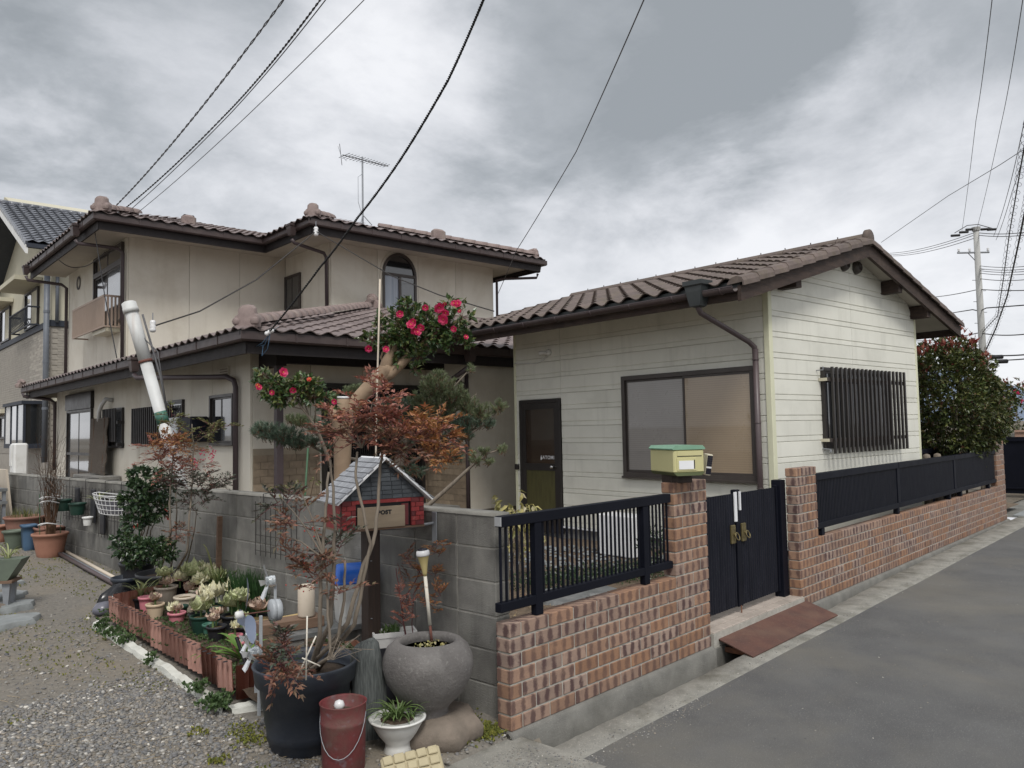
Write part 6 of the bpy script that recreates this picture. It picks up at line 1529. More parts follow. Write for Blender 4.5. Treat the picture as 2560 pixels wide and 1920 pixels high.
m.f += [tuple(4*j for j in range(n_, -1, -1)), tuple(4*j+3 for j in range(n_+1))]; m.build('lid', 'plastic_blue', bn, True, fixn=True)
MB().bb(-.130, .130, -.109, .109, .270, .284, .004).build('lid_rim', 'plastic_blue', bn)
cc_ = local('canister', 'cream ceramic canister standing left of the white bin on the bench', 'canister', (-.46, 1.52, .485)); MB().lathe([(.052, 0), (.056, .01), (.056, .19), (.050, .20), (.05, .205), (.043, .20)], (0, 0, 0), 28).build('body', 'pot_ivory', cc_, True)
# terracotta trough below the bench, white trough, brown tray
def trough(o, L_, W_, H_, mt, t=.012, soil='soil_dark', taper=.85):
    m = MB(); zz = [(0, taper), (H_-.03, .97), (H_-.03, 1.03), (H_, 1.04)]
    for z, k in zz: m.v += [(-L_/2*k, -W_/2*k, z), (L_/2*k, -W_/2*k, z), (L_/2*k, W_/2*k, z), (-L_/2*k, W_/2*k, z)]
    a, b = L_/2*1.04-t, W_/2*1.04-t; m.v += [(-a, -b, H_), (a, -b, H_), (a, b, H_), (-a, b, H_), (-a, -b, H_-.04), (a, -b, H_-.04), (a, b, H_-.04), (-a, b, H_-.04)]
    for i in range(5):
        for k in range(4): m.f.append((4*i+k, 4*i+(k+1) % 4, 4*i+4+(k+1) % 4, 4*i+4+k))
    m.f.append((3, 2, 1, 0)); m.build('trough', mt, o, fixn=True)
    g_ = grid_mesh(lin(-a, a, 12), lin(-b, b, 8), lambda x, y: H_-.035+.010*nz2(x+9, y, 25)); g_.build('soil', soil, o, True)
tt = local('trough_planter', 'orange terracotta-coloured trough planter under the stone bench', 'planter', (-.42, 1.25, .115), rad(-20)); trough(tt, .34, .24, .20, 'terracotta')
m = MB()
for _ in range(60): p = Vector((R(-.1, .12), R(-.06, .06), .185)); m.leaf(p, rdir(.8), rdir(.5), R(.025, .05), R(.012, .022))
m.build('seedlings', 'weed_leaf', tt, kind='stuff')
wt = local('trough_planter', 'white trough planter behind the timber post by the wall', 'planter', tuple(at(985, 1612, 4.85)), rad(-30)); trough(wt, .26, .13, .09, 'pot_white')
m = MB()
for _ in range(50): p = Vector((R(-.1, .05), R(-.04, .04), .07)); m.leaf(p, rdir(1.2), rdir(.2), R(.05, .09), R(.010, .016))
m.build('seedlings', 'grass', wt, kind='stuff'); q_ = at(985, 1612, 4.85)
MB().bb(-.12, .12, -.06, .06, -q_.z+.05, -.002).build('support', 'pot_black', wt)
rt_ = local('saucer', 'reddish plastic tray of dry stalks between the post and the urn', 'tray', (-.30, .62, .03)); MB().lathe([(.09, 0), (.11, .25), (.12, .26), (.10, .255), (.09, .22)], (0, 0, 0), 24).build('tray', 'terracotta', rt_, True)
# stray paving piece at the bottom edge
ps = MB(); ps.box((0, 0, .03), (.30, .15, .05), None, .006); ps = ps.build('paving_piece', 'yellow_paving', None); ps.location = (-.785, .035, .012); ps.rotation_euler = (rad(38), rad(-6), rad(-30)); OFF[ps] = (0, 0, 0)
for i in range(5):
    for j in range(3):
        link('stone', (MB().box((0, 0, 0), (.052, .046, .012), None, .004).mesh('stone') if False else (STM if 'STM' in globals() else globals().setdefault('STM', MB().box((0, 0, 0), (.052, .046, .014), None, .004).mesh('stone')))), ps, (-.115+i*.057, -.052+j*.052, .031), (0, 0, R(-.1, .1)), scale=(R(.9, 1.05), R(.9, 1.05), 1))
STM.materials.append(MATS['yellow_paving']); tag(ps, 'yellowish cobble-patterned paving piece lying tilted at the bottom edge', 'paving slab')
# ================================================================ FLOWER BED WITH POTS
bed = thing('edging', 'bed edging of fluted reddish concrete blocks on a white foam strip around the flower pots', 'edging', (-1, 2.6, .1))
def edge_block(n=3, w=.0755, t=.062, h=.205):
    m = MB(); out = []; 
    for side in (-1, 1):
        for i in range(n):
            for k in range(5):
                a = math.pi*k/5; x = -n*w/2+i*w+w/2-w/2*math.cos(a); out.append((x*(-side), side*(-1)*(t*.36+t*.14*math.sin(a)*1.6)) if side == 1 else (x, -(t*.36+t*.14*math.sin(a)*1.6)))
    N_o = len(out); cy = []
    holes = []
    for x, y in out: m.v.append((x, y, 0))
    for x, y in out: m.v.append((x, y, h))
    m.f += [(i, (i+1) % N_o, N_o+(i+1) % N_o, N_o+i) for i in range(N_o)]+[tuple(range(N_o-1, -1, -1)), tuple(range(N_o, 2*N_o))]
    me = m.mesh('edging_block'); me.materials.append(MATS['edging']); return me
EB = edge_block(); EB.polygons.foreach_set('use_smooth', [True]*len(EB.polygons)); EB.set_sharp_from_angle(angle=rad(50)); hm_ = MB().lathe([(.0165, 0), (0, .0006)], (0, 0, 0), 12).mesh('hole'); hm_.materials.append(MATS['black_and_gap_shade'])  # flat black discs stand in for the shade down the block holes
def run(p0, p1, n, lean=0):
    p0 = Vector(p0); p1 = Vector(p1); d = (p1-p0); a = math.atan2(d.y, d.x); 
    for i in range(n):
        p = p0.lerp(p1, (i+.5)/n); z = gz(p.y)+.045
        o = link('edging_block', EB, bed, (p.x, p.y, z+R(-.006, .006)), (lean+R(-.02, .02), R(-.012, .012), a+R(-.02, .02)))
        for k in (-1, 0, 1): link('hole', hm_, o, Vector(OFF[o])+Vector((k*.0755, 0, .2056)))
run((-1.02, 1.47), (-.90, 3.80), 10, rad(-3)); run((-1.0, 1.44), (-.36, 1.22), 3, rad(2)); run((-.86, 3.82), (-.42, 3.90), 2)
m = MB(); n = 70
for i in range(n):
    t = i/(n-1); p = Vector((-1.065, 1.38)).lerp(Vector((-.945, 3.85)), t); z = gz(p.y); k1 = .010*noise.noise((t*22, 1, 0)); k2 = .03*noise.noise((t*12, 5, 0))+.012*noise.noise((t*60, 5, 0)); gap = .03 if .78 < t < .84 else 0
    m.v += [(p.x-.055-k1, p.y, z-.01), (p.x-.045-k1-k2*.4, p.y, z+.035+k2-gap), (p.x-.0, p.y, z+.050+k2*.5-gap), (p.x+.03, p.y, z-.01)]
for i in range(n-1):
    for k in range(3): m.f.append((4*i+k, 4*i+4+k, 4*i+5+k, 4*i+1+k))
for i in range(30):
    t = i/29; p = Vector((-1.08, 1.37)).lerp(Vector((-.5, 1.15)), t); z = gz(p.y); k = .02*noise.noise((t*12, 9, 0)); b = len(m.v)
    m.v += [(p.x, p.y-.05, z-.01), (p.x, p.y-.04+k, z+.035+k), (p.x, p.y+.02, z+.045+k), (p.x, p.y+.05, z-.01)]
    if i: 
        for q in range(3): m.f.append((b-4+q, b+q, b+1+q, b-3+q))
m.build('foam_strip', 'white_foam', bed, 'auto')
def hb(x, y): return gz(y)+.095+.03*nz2(x, y, 5)+.012*nz2(x, y, 18)
def left_edge(y): return -1.0+.10*(y-1.45)/2.3
g_ = MB(); xs = lin(0, 1, 26); ys = lin(1.20, 3.95, 50)
for y in ys:
    for t in xs: x = left_edge(y)+.02+t*(-.02-left_edge(y)-.02); g_.v.append((x, y, hb(x, y)))
g_.f = [(j*26+i, j*26+i+1, (j+1)*26+i+1, (j+1)*26+i) for j in range(49) for i in range(25)]
structure(g_, 'bed_soil', 'soil_dark', True)
PG = 'pots in the flower bed'
def ppot(label, x, y, r1, r0, h, mt, plant=None, dz=0, name='flower_pot', soil='mulch', **k):
    o = local(name, label, 'flower pot', (x, y, hb(x, y)-.012+dz), R(0, 6), PG); pot(o, r1, r0, h, mt, soil=soil, **k)
    if plant: plant(o)
    return o
def K(z, r, heart=None, mix=('kale_green', 'kale_cream', 'kale_cream'), n=13, dx=0, dy=0, tilt=(0, 0), stem=.03):
    return lambda o: kale(o, (dx, dy, z), r, mix, n, heart, tilt, stem)
PK = ('kale_pink', 'kale_pink', 'kale_cream'); CR = ('kale_cream', 'kale_cream', 'kale_cream'); GR = ('kale_green', 'kale_green', 'kale_cream')
ppot('ribbed cream pot nearest the bed edge at its far end, small pinkish kale', -.66, 3.44, .066, .050, .135, 'pot_cream', K(.16, .055, None, PK, 9), ribs=4)
ppot('pink pot with pinkish-cream dried kale, near the middle of the bed edge', -.61, 3.15, .062, .046, .10, 'pot_pink', lambda o: (kale(o, (.02, 0, .115), .05, CR, 9), kale(o, (-.03, .03, .12), .04, PK, 8)))
ppot('pink pot mostly hidden behind the ribbed cream pot', -.66, 3.62, .055, .042, .14, 'pot_pink', None)
ppot('big dark green ribbed pot with a cream kale, front of the bed', -.60, 2.74, .080, .058, .155, 'pot_green', lambda o: (kale(o, (-.01, 0, .19), .085, ('kale_green', 'kale_cream', 'kale_cream'), 14), kale(o, (.03, .02, .26), .06, CR, 9, stem=.09)), ribs=6)
ppot('small black pot with yellow mulch and two dried pink kale heads', -.62, 2.46, .066, .048, .115, 'pot_black', lambda o: (kale(o, (-.04, .0, .155), .05, PK, 8, stem=.05), kale(o, (.03, .03, .18), .05, PK, 8, stem=.07)))
ppot('teal pot half hidden behind the small black pot', -.62, 2.56, .050, .040, .12, 'pot_teal', None)
ppot('ivory pot full of brown mulch, middle of the bed', -.43, 3.41, .082, .060, .155, 'pot_ivory', None)
ppot('wide ivory pot with a cream kale rosette, back left of the bed', -.42, 3.80, .090, .066, .165, 'pot_ivory', lambda o: (kale(o, (0, .02, .25), .07, GR, 12, stem=.08), kale(o, (-.02, -.02, .18), .06, PK, 9), kale(o, (.09, -.08, .19), .075, CR, 11, 'kale_heart')))
ppot('third ivory pot with a leaning cream kale behind the mulch-filled one', -.24, 3.55, .080, .060, .15, 'pot_ivory', lambda o: (kale(o, (0, 0, .19), .08, CR, 12), kale(o, (-.06, -.06, .14), .06, PK, 8)))
ppot('white pot with a large green and cream kale, back of the bed', -.10, 3.56, .088, .066, .15, 'pot_white', lambda o: (kale(o, (0, 0, .21), .10, GR, 14), kale(o, (.03, .05, .25), .08, CR, 11)))
ppot('brown-red pot with the biggest cream kale rosette', -.20, 3.74, .080, .065, .17, 'pot_red', lambda o: (kale(o, (0, 0, .22), .11, GR, 15), kale(o, (-.04, .04, .25), .07, CR, 10)))
ppot('small white pot with cream flowers beside the chives', .0-.10, 3.22, .062, .048, .13, 'pot_white', K(.18, .075, None, CR, 12))
ppot('plain white rimmed pot, empty, between the ivory and the white kale pots', -.29, 3.30, .070, .055, .15, 'pot_white', None)
ppot('small dark green pot with bark mulch behind the pink pot', -.53, 3.27, .055, .042, .10, 'pot_green', None)
ppot('slim black pot with dry leaves left of the big dark green pot', -.56, 2.92, .055, .042, .13, 'pot_black', K(.15, .045, None, PK, 7))
ppot('black pot of grassy leaves at the far corner of the bed', -.62, 3.83, .066, .048, .115, 'pot_black', lambda o: strap_clump(o, (0, 0, .09), [(16, .26, .012, 1.6, 'strap_pale', 1.25), (12, .18, .012, 1.8, 'strap_leaf', 1.0)]))
ppot('small teal pot beside the black grass pot', -.50, 3.98, .055, .042, .10, 'pot_teal', None)
ppot('small pink pot near the front corner of the bed', -.62, 2.12, .045, .035, .09, 'pot_pink', None)
ppot('second small pink pot, on its own behind the clivia leaves', -.56, 2.30, .048, .038, .085, 'pot_pink', K(.13, .04, None, CR, 8, stem=.05))
ppot('black pot with green and cream kale leaves, right part of the bed', -.40, 2.66, .075, .055, .12, 'pot_black', lambda o: (kale(o, (0, 0, .18), .085, GR, 13), kale(o, (.05, .06, .24), .08, GR, 11, stem=.1), kale(o, (-.06, .05, .20), .07, CR, 9)))
ppot('wide black bowl pot with a kale that has a magenta heart', -.26, 2.52, .115, .085, .11, 'pot_black', lambda o: kale(o, (-.03, -.05, .15), .085, ('kale_pink', 'kale_pink', 'kale_cream'), 14, 'kale_heart'))
ppot('black pot by the magenta-hearted kale with narrow cream leaves', -.47, 2.38, .060, .045, .12, 'pot_black', K(.16, .055, None, GR, 9))
ppot('small green pot with cream kale behind the big dark green pot', -.38, 3.0, .065, .05, .14, 'pot_green', lambda o: (kale(o, (0, 0, .2), .09, CR, 12), kale(o, (.08, -.05, .18), .08, ('kale_pink', 'kale_green', 'kale_cream'), 10)))
# clivia with broad leaves over the corner
cv = local('clivia', 'clivia with broad shiny green leaves arching over the near corner of the edging', 'plant', (-.70, 1.92, hb(-.7, 1.92)))
for i, (a, l, b, li) in enumerate(((200, .36, 1.15, .55), (212, .34, 1.25, .60), (190, .28, 1.3, .8), (225, .25, 1.2, .8), (150, .30, 1.6, 1.1), (130, .26, 1.5, 1.1), (20, .22, 1.3, 1.0), (60, .24, 1.4, 1.1), (250, .2, 1.1, 1.0), (170, .20, 1.2, 1.2), (300, .2, 1.2, 1.0))):
    link('leaf', ribbon(l, .040, b, 'clivia_leaf', li), cv, (0, 0, .0), (0, 0, rad(a-40)))
# tall grassy clumps against the wall
dl = local('daylily', 'clump of long arching strap leaves against the block wall behind the kale pots', 'plant', (-.10, 3.50, .26))
strap_clump(dl, (0, 0, 0), [(26, .50, .014, 1.4, 'strap_leaf', 1.35), (14, .42, .014, 1.8, 'strap_leaf', 1.15), (5, .72, .013, 1.6, 'strap_pale', 1.2)])
dl2 = local('daylily', 'second clump of pale upright strap leaves left of the kale pots', 'plant', (-.46, 3.98, .24))
strap_clump(dl2, (0, 0, 0), [(12, .34, .020, 1.0, 'strap_pale', 1.35), (10, .30, .016, 1.7, 'strap_leaf', 1.15)])
ch = local('chives', 'dense tuft of upright dark green chive leaves behind the pinwheel', 'plant', (-.09, 2.95, hb(-.09, 2.95)))
m = MB()
for _ in range(420):
    p = Vector((R(-.10, .08), R(-.17, .17), 0)); d = Vector((R(-.22, .22), R(-.22, .22), 1)).normalized(); l = R(.25, .42); w_ = R(.004, .007); s_ = Vector((w_, w_*.3, 0)); mid = p+d*l*.6; tip = p+d*l+Vector((R(-.05, .05), R(-.05, .05), -.01))
    m.add([p-s_, p+s_, mid+s_*.8, mid-s_*.8, tip], [(0, 1, 2, 3), (3, 2, 4)])
m.build('blades', 'chive_leaf', ch, kind='stuff')
# ground weeds in the bed and at the foot of the edging
m = MB()
def weeds(m, n, fn, s=(.012, .026), up=.4):
    for _ in range(n):
        x, y, z = fn(); leaves(m, Vector((x, y, z)), 3, R(*s), R(*s)*.8, (0, 0, 1), up, 1.0)
weeds(m, 1700, lambda: (lambda x, y: (x, y, hb(x, y)+.008))(R(-.96, -.42) if random.random() < .75 else R(-.9, -.05), R(1.45, 3.9)))
o = m.build('ground_cover', 'weed_leaf', None); tag(o, 'low green weeds covering the soil between the flower pots', 'weeds', kind='stuff')
m = MB()
for cx, cy, n, s in ((-1.13, 1.42, 130, .09), (-1.10, 1.72, 70, .06), (-.86, 1.27, 150, .08), (-1.08, 2.5, 30, .05), (-1.02, 3.1, 70, .06), (-1.03, 3.35, 60, .08), (-1.0, 3.62, 60, .06)):
    weeds(m, n, lambda: (lambda a, b: (cx+a, cy+b, gz(cy)+.03+R(0, .07)))(random.gauss(0, s*.5), random.gauss(0, s*.5)), (.018, .034))
o = m.build('weeds', 'weed_leaf', None); tag(o, 'green weeds sprouting at the foot of the fluted edging blocks', 'weeds', kind='stuff')
m = MB()
for cx, cy, n, s in ((-.22, .12, 420, .10), (-.16, .30, 160, .05), (-1.35, .55, 60, .05), (-1.2, .9, 90, .07), (-1.42, .80, 50, .04), (-1.35, 1.2, 30, .05), (-.92, .98, 90, .08), (-1.15, 1.05, 80, .09), (-.45, -.08, 40, .06)):
    weeds(m, n, lambda: (lambda a, b: (cx+a, cy+b, hl(cx+a, cy+b)+R(0, .02)))(random.gauss(0, s*.6), random.gauss(0, s*.6)), (.010, .020))
o = m.build('ground_cover', 'moss', None); tag(o, 'yellow-green moss and stonecrop in patches around the urn and the front tub', 'moss', kind='stuff')
m = MB()
for _ in range(5200):
    x, y = R(-2.2, -.05), R(2.0, 11); 
    if nz2(x*1.2, y*.5, 1.6) < .12 and x < -.35: continue
    if -1.0 < x and 1.2 < y < 3.95: continue
    weeds(m, 1, lambda: (x, y, hl(x, y)+.004), (.008, .018))
o = m.build('ground_cover', 'moss', None); tag(o, 'thin moss and tiny weeds along the gravel path', 'moss', kind='stuff')
# ================================================================ PINWHEELS
def pinwheel(label, p, face, h, kind, r=.10):
    """windmill on a stake; face: heading it looks to"""
    o = local('pinwheel', label, 'pinwheel', (p[0], p[1], p[2]-h), rad(-14 if kind == 'fan' else -20), 'pinwheels made from plastic bottles')
    MB().bb(-.009, .009, -.006, .006, 0, h-.02, .002).build('stake', 'fan_grey' if kind != 'fan' else 'fan_grey', o)
    if kind == 'fan':
        MB().tube([(-.10, 0, h), (.10, 0, h)], .004, 6).build('axle', 'bucket_rust', o)
        m = MB().lathe([(.0, 0), (.060, .003), (.064, .012), (.062, .028), (.058, .030), (.062, .034), (.060, .058), (.05, .064), (0, .06)], (0, 0, 0), 28); m.v = [(c+.05, a, b+h) for a, b, c in m.v]; m.build('wheel', 'fan_grey', o, True)
        m = MB().lathe([(.022, 0), (.022, .03), (.018, .04), (0, .042)], (0, 0, 0), 16); m.v = [(-.10-c, a, b+h) for a, b, c in m.v]; m.build('hub', 'pot_white', o, True)
        for k in range(3):
            a = math.pi/2+.12+k*2*math.pi/3; rm = Matrix.Rotation(a-math.pi/2, 3, 'X'); m = MB(); n = 8
            for i in range(n+1):
                t = i/n; w_ = .012+.036*math.sin(math.pi*min(.98, t)**.75) if t < .97 else .003
                for s in (-1, 0, 1): m.v.append(tuple(rm @ Vector((-.085+s*w_*.35+.01*math.sin(3*t), s*w_, .02+.19*t))+Vector((0, 0, h))))
            for i in range(n):
                for q in range(2): m.f.append((3*i+q, 3*i+q+1, 3*i+4+q, 3*i+3+q))
            m.build('blade', 'fan_blue', o, True)
    else:
        m = MB().lathe([(.0, 0), (.036, .002), (.038, .010), (.034, .014), (.038, .02), (.037, .032), (.030, .045), (.034, .06)], (0, 0, 0), 20); m.v = [(-c, a, b+h) for a, b, c in m.v]; m.build('bottle_base', 'bottle', o, True)
        for k in range(6):
            a = k*math.pi/3+.3; rm = Matrix.Rotation(a, 3, 'X'); m = MB(); n = 5
            for i in range(n+1):
                t = i/n; w_ = .011+.010*t
                for s in (-1, 1): m.v.append(tuple(rm @ Vector((-.05-.03*t+s*.006, s*w_, .03+r*t))+Vector((0, 0, h))))
            for i in range(n): m.f.append((2*i, 2*i+1, 2*i+3, 2*i+2))
            m.build('blade', 'bottle', o, True)
    return o
def PW(px, py, d): return tuple(at(px, py, d))
q_ = PW(652, 1530, 4.45); pinwheel('pinwheel with three big smoky blue blades and a grey wheel behind', q_, 133+42, q_[2]-.14, 'fan')
q_ = PW(640, 1592, 4.7); pinwheel('clear bottle pinwheel low behind the clivia, upper of two', q_, 160, q_[2]-.14, 'b', .07)
q_ = PW(648, 1632, 4.4); pinwheel('clear bottle pinwheel on a grey stake at the bed corner, lower of two', q_, 165, q_[2]-.12, 'b', .07)
q_ = PW(688, 1452, 5.1); pinwheel('clear bottle pinwheel standing against the block wall, highest of all', q_, 150, q_[2]-.14, 'b', .09)
q_ = PW(97, 1208, 11.2); pinwheel('clear bottle pinwheel on a thin stake by the far end of the wall', q_, 150, q_[2]-.35, 'b', .12)
o = MB().tube([(-.80, 1.60, .10), (-.86, 1.70, .40)], .012, 8).build('stake', 'black_and_gap_shade', None); tag(o, 'short black plastic stake leaning at the corner of the bed', 'stake')
o = MB().bb(-.62, -.46, 2.12, 2.20, .19, .225, .008).build('stone', 'flat_stone', None); tag(o, 'small flat pale stone lying in the bed by the small pink pots', 'stone')

# ================================================================ TUBS ALONG THE WALL
def tub(label, x, y, r, h, mt='pot_charcoal', name='planter', z=None, r0=None, soil='soil_dark'):
    o = local(name, label, 'planter', (x, y, gz(y)-.01 if z is None else z)); pot(o, r, r0 or r*.78, h, mt, .012, .035, soil=soil, sd=.04, seg=32); return o
tB = tub('large black tub with nandina stems behind the daylilies', -.28, 4.16, .235, .31, 'pot_black')
O3 = Vector(tB.location)
nb = [(Vector((-.33, 4.16, .43)), 0), (Vector((-.27, 4.09, .43)), 1), (Vector((-.20, 4.14, .43)), 2), (Vector((-.14, 4.08, .43)), 3)]
def D7(px, py, d=7.0): return at(px, py, d)
stB = [([nb[0][0], D7(428, 1330, 6.35), D7(424, 1260, 6.35), D7(430, 1180, 6.4), D7(436, 1120, 6.4)], .011, .005), ([nb[1][0], D7(440, 1350), D7(442, 1280), D7(438, 1210)], .009, .004),
       ([nb[2][0], D7(468, 1380, 6.3), D7(474, 1290, 6.3), D7(482, 1200, 6.4), D7(484, 1120, 6.4), D7(480, 1060, 6.4)], .011, .004), ([nb[3][0], D7(485, 1330, 6.5), D7(494, 1270, 6.5)], .007, .003), ([D7(484, 1110, 6.4), D7(510, 1090, 6.4), D7(550, 1072, 6.4)], .004, .002)]
nandina(tB, [(D7(405, 1120, 6.4), (.17, .12, .06), 26, 'nandina_red'), (D7(425, 1100, 6.4), (.15, .12, .06), 18, 'nandina_orange'), (D7(450, 1115, 6.4), (.14, .12, .07), 18, 'nandina_orange'), (D7(420, 1150, 6.4), (.20, .12, .03), 14, 'nandina_red'), (D7(440, 1175, 6.4), (.17, .12, .05), 15, 'nandina_red'),
             (D7(470, 1195, 6.4), (.22, .14, .05), 22, 'nandina_green'), (D7(500, 1215, 6.4), (.24, .14, .05), 24, 'nandina_green'), (D7(490, 1245, 6.4), (.16, .12, .06), 20, 'nandina_green'), (D7(430, 1210, 6.4), (.12, .12, .06), 12, 'nandina_green'), (D7(545, 1200, 6.5), (.14, .1, .04), 9, 'nandina_green'),
             (D7(418, 1042, 6.4), (.08, .06, .05), 7, 'nandina_yellow'), (D7(430, 1060, 6.4), (.08, .06, .03), 5, 'nandina_yellow'), (D7(540, 1065, 6.4), (.15, .1, .03), 12, 'nandina_yellow'), (D7(500, 1080, 6.4), (.1, .08, .04), 8, 'nandina_yellow'),
             (D7(440, 1330, 6.3), (.10, .08, .08), 8, 'nandina_brown'), (D7(505, 1165, 6.4), (.1, .08, .04), 6, 'nandina_red')], stB, (.09, .16), .032, .010, 'bark_grey', O3)
m = MB()
for i in range(60):
    c = random.choice(((507, 1138), (528, 1140), (532, 1130), (485, 1160))); p = D7(c[0]+R(-8, 8), c[1]+R(-14, 14), 6.4)-O3; m.lathe([(0, -.006), (.006, 0), (0, .006)], tuple(p), 5)
m.build('berries', 'petal', tB, kind='stuff')
tA = tub('tall narrow black tub with a red-flowering camellia bush and a green cane', -.33, 4.66, .15, .34, 'pot_black')
O4 = Vector(tA.location); fo = MB(); ms = MB()
for a, b in (((-.35, 4.65, .5), D7(372, 1290, 6.7)), ((-.33, 4.63, .5), D7(385, 1310, 6.7)), ((-.35, 4.65, .5), D7(360, 1230, 6.7)), ((-.36, 4.66, .5), D7(400, 1250, 6.7)), ((-.30, 4.62, .5), D7(345, 1360, 6.6))): branch(ms, Vector(a)-O4, b-O4, .009, .004)
ms.build('stem', 'bark_grey', tA, True)
for c, r, n in (((370, 1200), (.16, .12, .10), 60), ((345, 1250), (.16, .12, .12), 80), ((380, 1265), (.18, .13, .12), 90), ((340, 1300), (.12, .12, .08), 50), ((390, 1225), (.15, .12, .10), 60), ((350, 1188), (.09, .08, .06), 26)):
    C0 = D7(*c, 6.7)-O4
    for _ in range(n): p, v = ell(C0, r, .2); leaves(fo, p, 4, .055, .030, v, .2)
fo.build('foliage', 'dark_leaf', tA, kind='stuff')
for px, py in ((362, 1288), (356, 1298), (341, 1315), (412, 1275), (416, 1292), (406, 1260), (366, 1262)):
    m = MB(); c = D7(px, py, 6.85)-O4
    for k in range(9): leaves(m, c, 1, .032, .026, rdir(.2), .1)
    m.build('flower', 'petal_orange', tA)
MB().tube([(.03, -.02, .30), D7(352, 1400, 6.7)-O4, D7(340, 1166, 6.75)-O4], .007, 6).build('cane', 'hose_green', tA, True)
tC = tub('low black tub with a small dark-leaved camellia left of the nandina tub', -.48, 4.52, .12, .24, 'pot_charcoal'); O5 = Vector(tC.location); fo = MB()
for c, r, n in (((330, 1370), (.18, .12, .07), 80), ((375, 1370), (.18, .12, .08), 90), ((405, 1390), (.12, .1, .06), 50), ((305, 1345), (.07, .07, .06), 25), ((340, 1400), (.1, .1, .05), 36)):
    C0 = D7(*c, 6.35)-O5
    for _ in range(n): p, v = ell(C0, r, .2); leaves(fo, p, 4, .05, .028, v, .2)
fo.build('foliage', 'dark_leaf', tC, kind='stuff')
# wooden stake by the wall
o = MB().box((-.07, 3.55, .56), (.04, .03, .85), Matrix.Rotation(rad(3), 3, 'X')).build('stake', 'old_wood', None); tag(o, 'short weathered wooden stake against the block wall above the daylilies', 'stake')
# boots / bag
bg = local('bag', 'crumpled black plastic bag lying by the far corner of the edging', 'bag', (-.62, 4.30, gz(4.3)), rad(20)); MB().lathe([(.06, 0), (.13, .03), (.15, .08), (.12, .15), (.07, .19), (.03, .22), (0, .225)], (0, 0, 0), 30, 1.35, .8, wob=.35).build('bag', 'bag_black', bg, True)
MB().lathe([(.05, 0), (.085, .02), (.09, .06), (.06, .10), (0, .11)], (-.20, -.06, 0), 24, 1.2, .9, wob=.25).build('fold', 'bag_grey', bg, True)
# pipes on the ground
for k, (a, b, r, mt, lab) in enumerate((((-.10, 7.45), (-.28, 4.85), .020, 'pot_ivory', 'pale beige plastic pipe lying nearest the wall'), ((-.20, 7.35), (-.36, 4.95), .022, 'pipe_brown', 'grey-brown metal pipe, outermost of the three on the ground'), ((-.16, 7.40), (-.32, 4.9), .017, 'steel', 'thin grey metal pipe lying between the other two'))):
    o = MB().tube([(a[0], a[1], gz(a[1])+r+.012), (b[0], b[1], gz(b[1])+r+.012)], r, 10).build('pipe', mt, None, True); tag(o, lab, 'pipe', 'pipes lying along the wall')
# pots at the far end
def fpot(label, x, y, r1, r0, h, mt, seg=28, rot=0, **k):
    o = local('planter', label, 'planter', (x, y, gz(y)-.01), 0, 'planters at the far end of the wall'); pot(o, r1, r0, h, mt, .014, .03, sd=.04, seg=seg, rot=rot, **k); return o
tr = fpot('round terracotta pot with a bare twiggy shrub in ring supports', -.27, 7.42, .185, .135, .285, 'terracotta')
m = MB()
for _ in range(52):
    b = Vector((R(-.05, .05), R(-.05, .05), .26)); mid = b+Vector((R(-.10, .10), R(-.10, .10), R(.35, .6))); tip = at(R(85, 180), R(1060, 1230), R(7.9, 8.7))-Vector(tr.location)
    m.tube([b, mid, mid.lerp(tip, .5)+rdir()*.04, tip], [.004, .003, .002, .001], 3, False)
    for s in (.5, .75):
        q = mid.lerp(tip, s); m.tube([q, q+(tip-mid).normalized()*.15+rdir()*.09], [.002, .001], 3, False)
m.build('twigs', 'twig_brown', tr, kind='stuff')
for z, r_, mt in ((.95, .12, 'porcelain'), (.90, .12, 'porcelain'), (.64, .13, 'porcelain')):
    MB().tube([(r_*math.cos(t*math.pi/6), r_*math.sin(t*math.pi/6)*.8, z-.25+.02*math.sin(t)) for t in range(13)], .007, 6, False).build('support_ring', mt, tr, True)
MB().tube([(.11, 0, .25), (.12, 0, .75)], .004, 5).tube([(-.11, 0, .25), (-.12, 0, .75)], .004, 5).tube([(0, .1, .25), (0, .1, .75)], .004, 5).build('support_leg', 'hose_green', tr)
fpot('brown square-rimmed planter behind the twiggy shrub pot', -.17, 7.85, .20, .15, .30, 'terracotta_dull', 4, rad(45))
fpot('blue square planter between the brown and the mossy ones', -.34, 7.98, .105, .085, .33, 'pot_blue', 4, rad(45))
fpot('oval moss-green planter with a white rim', -.42, 8.25, .11, .075, .24, 'pot_moss', sx=1.2, sy=.9)
bgp = fpot('large dull pink round planter of thin grass', -.22, 8.62, .23, .16, .36, 'terracotta_dull')
m = MB()
for _ in range(160): a = R(0, 6.28); r_ = R(0, .2); p = Vector((r_*math.cos(a), r_*math.sin(a), .32)); m.leaf(p, Vector((R(-.3, .3), R(-.3, .3), 1)), rdir(), R(.06, .18), .006)
m.build('grass', 'nandina_yellow', bgp, kind='stuff')
fpot('small orange-red square planter at the left edge of the picture', -.42, 8.98, .12, .11, .22, 'terracotta', 4, rad(45))
o = MB().box((-.12, 9.9, .80), (.03, .42, .95), Matrix.Rotation(rad(-6), 3, 'Y')).build('board', 'pot_ivory', None); tag(o, 'pale beige board leaning on the block wall above the far planters', 'board')
rk = thing('shelf', 'grey shelf unit stacked with boards and dark boxes at the left edge by the wall', 'shelf', (-.6, 9.8, .38))
for z in (.52, .83, 1.0): MB().bb(-.95, -.30, 9.1, 10.9, z, z+.04).build('shelf_board', 'bench_slab', rk)
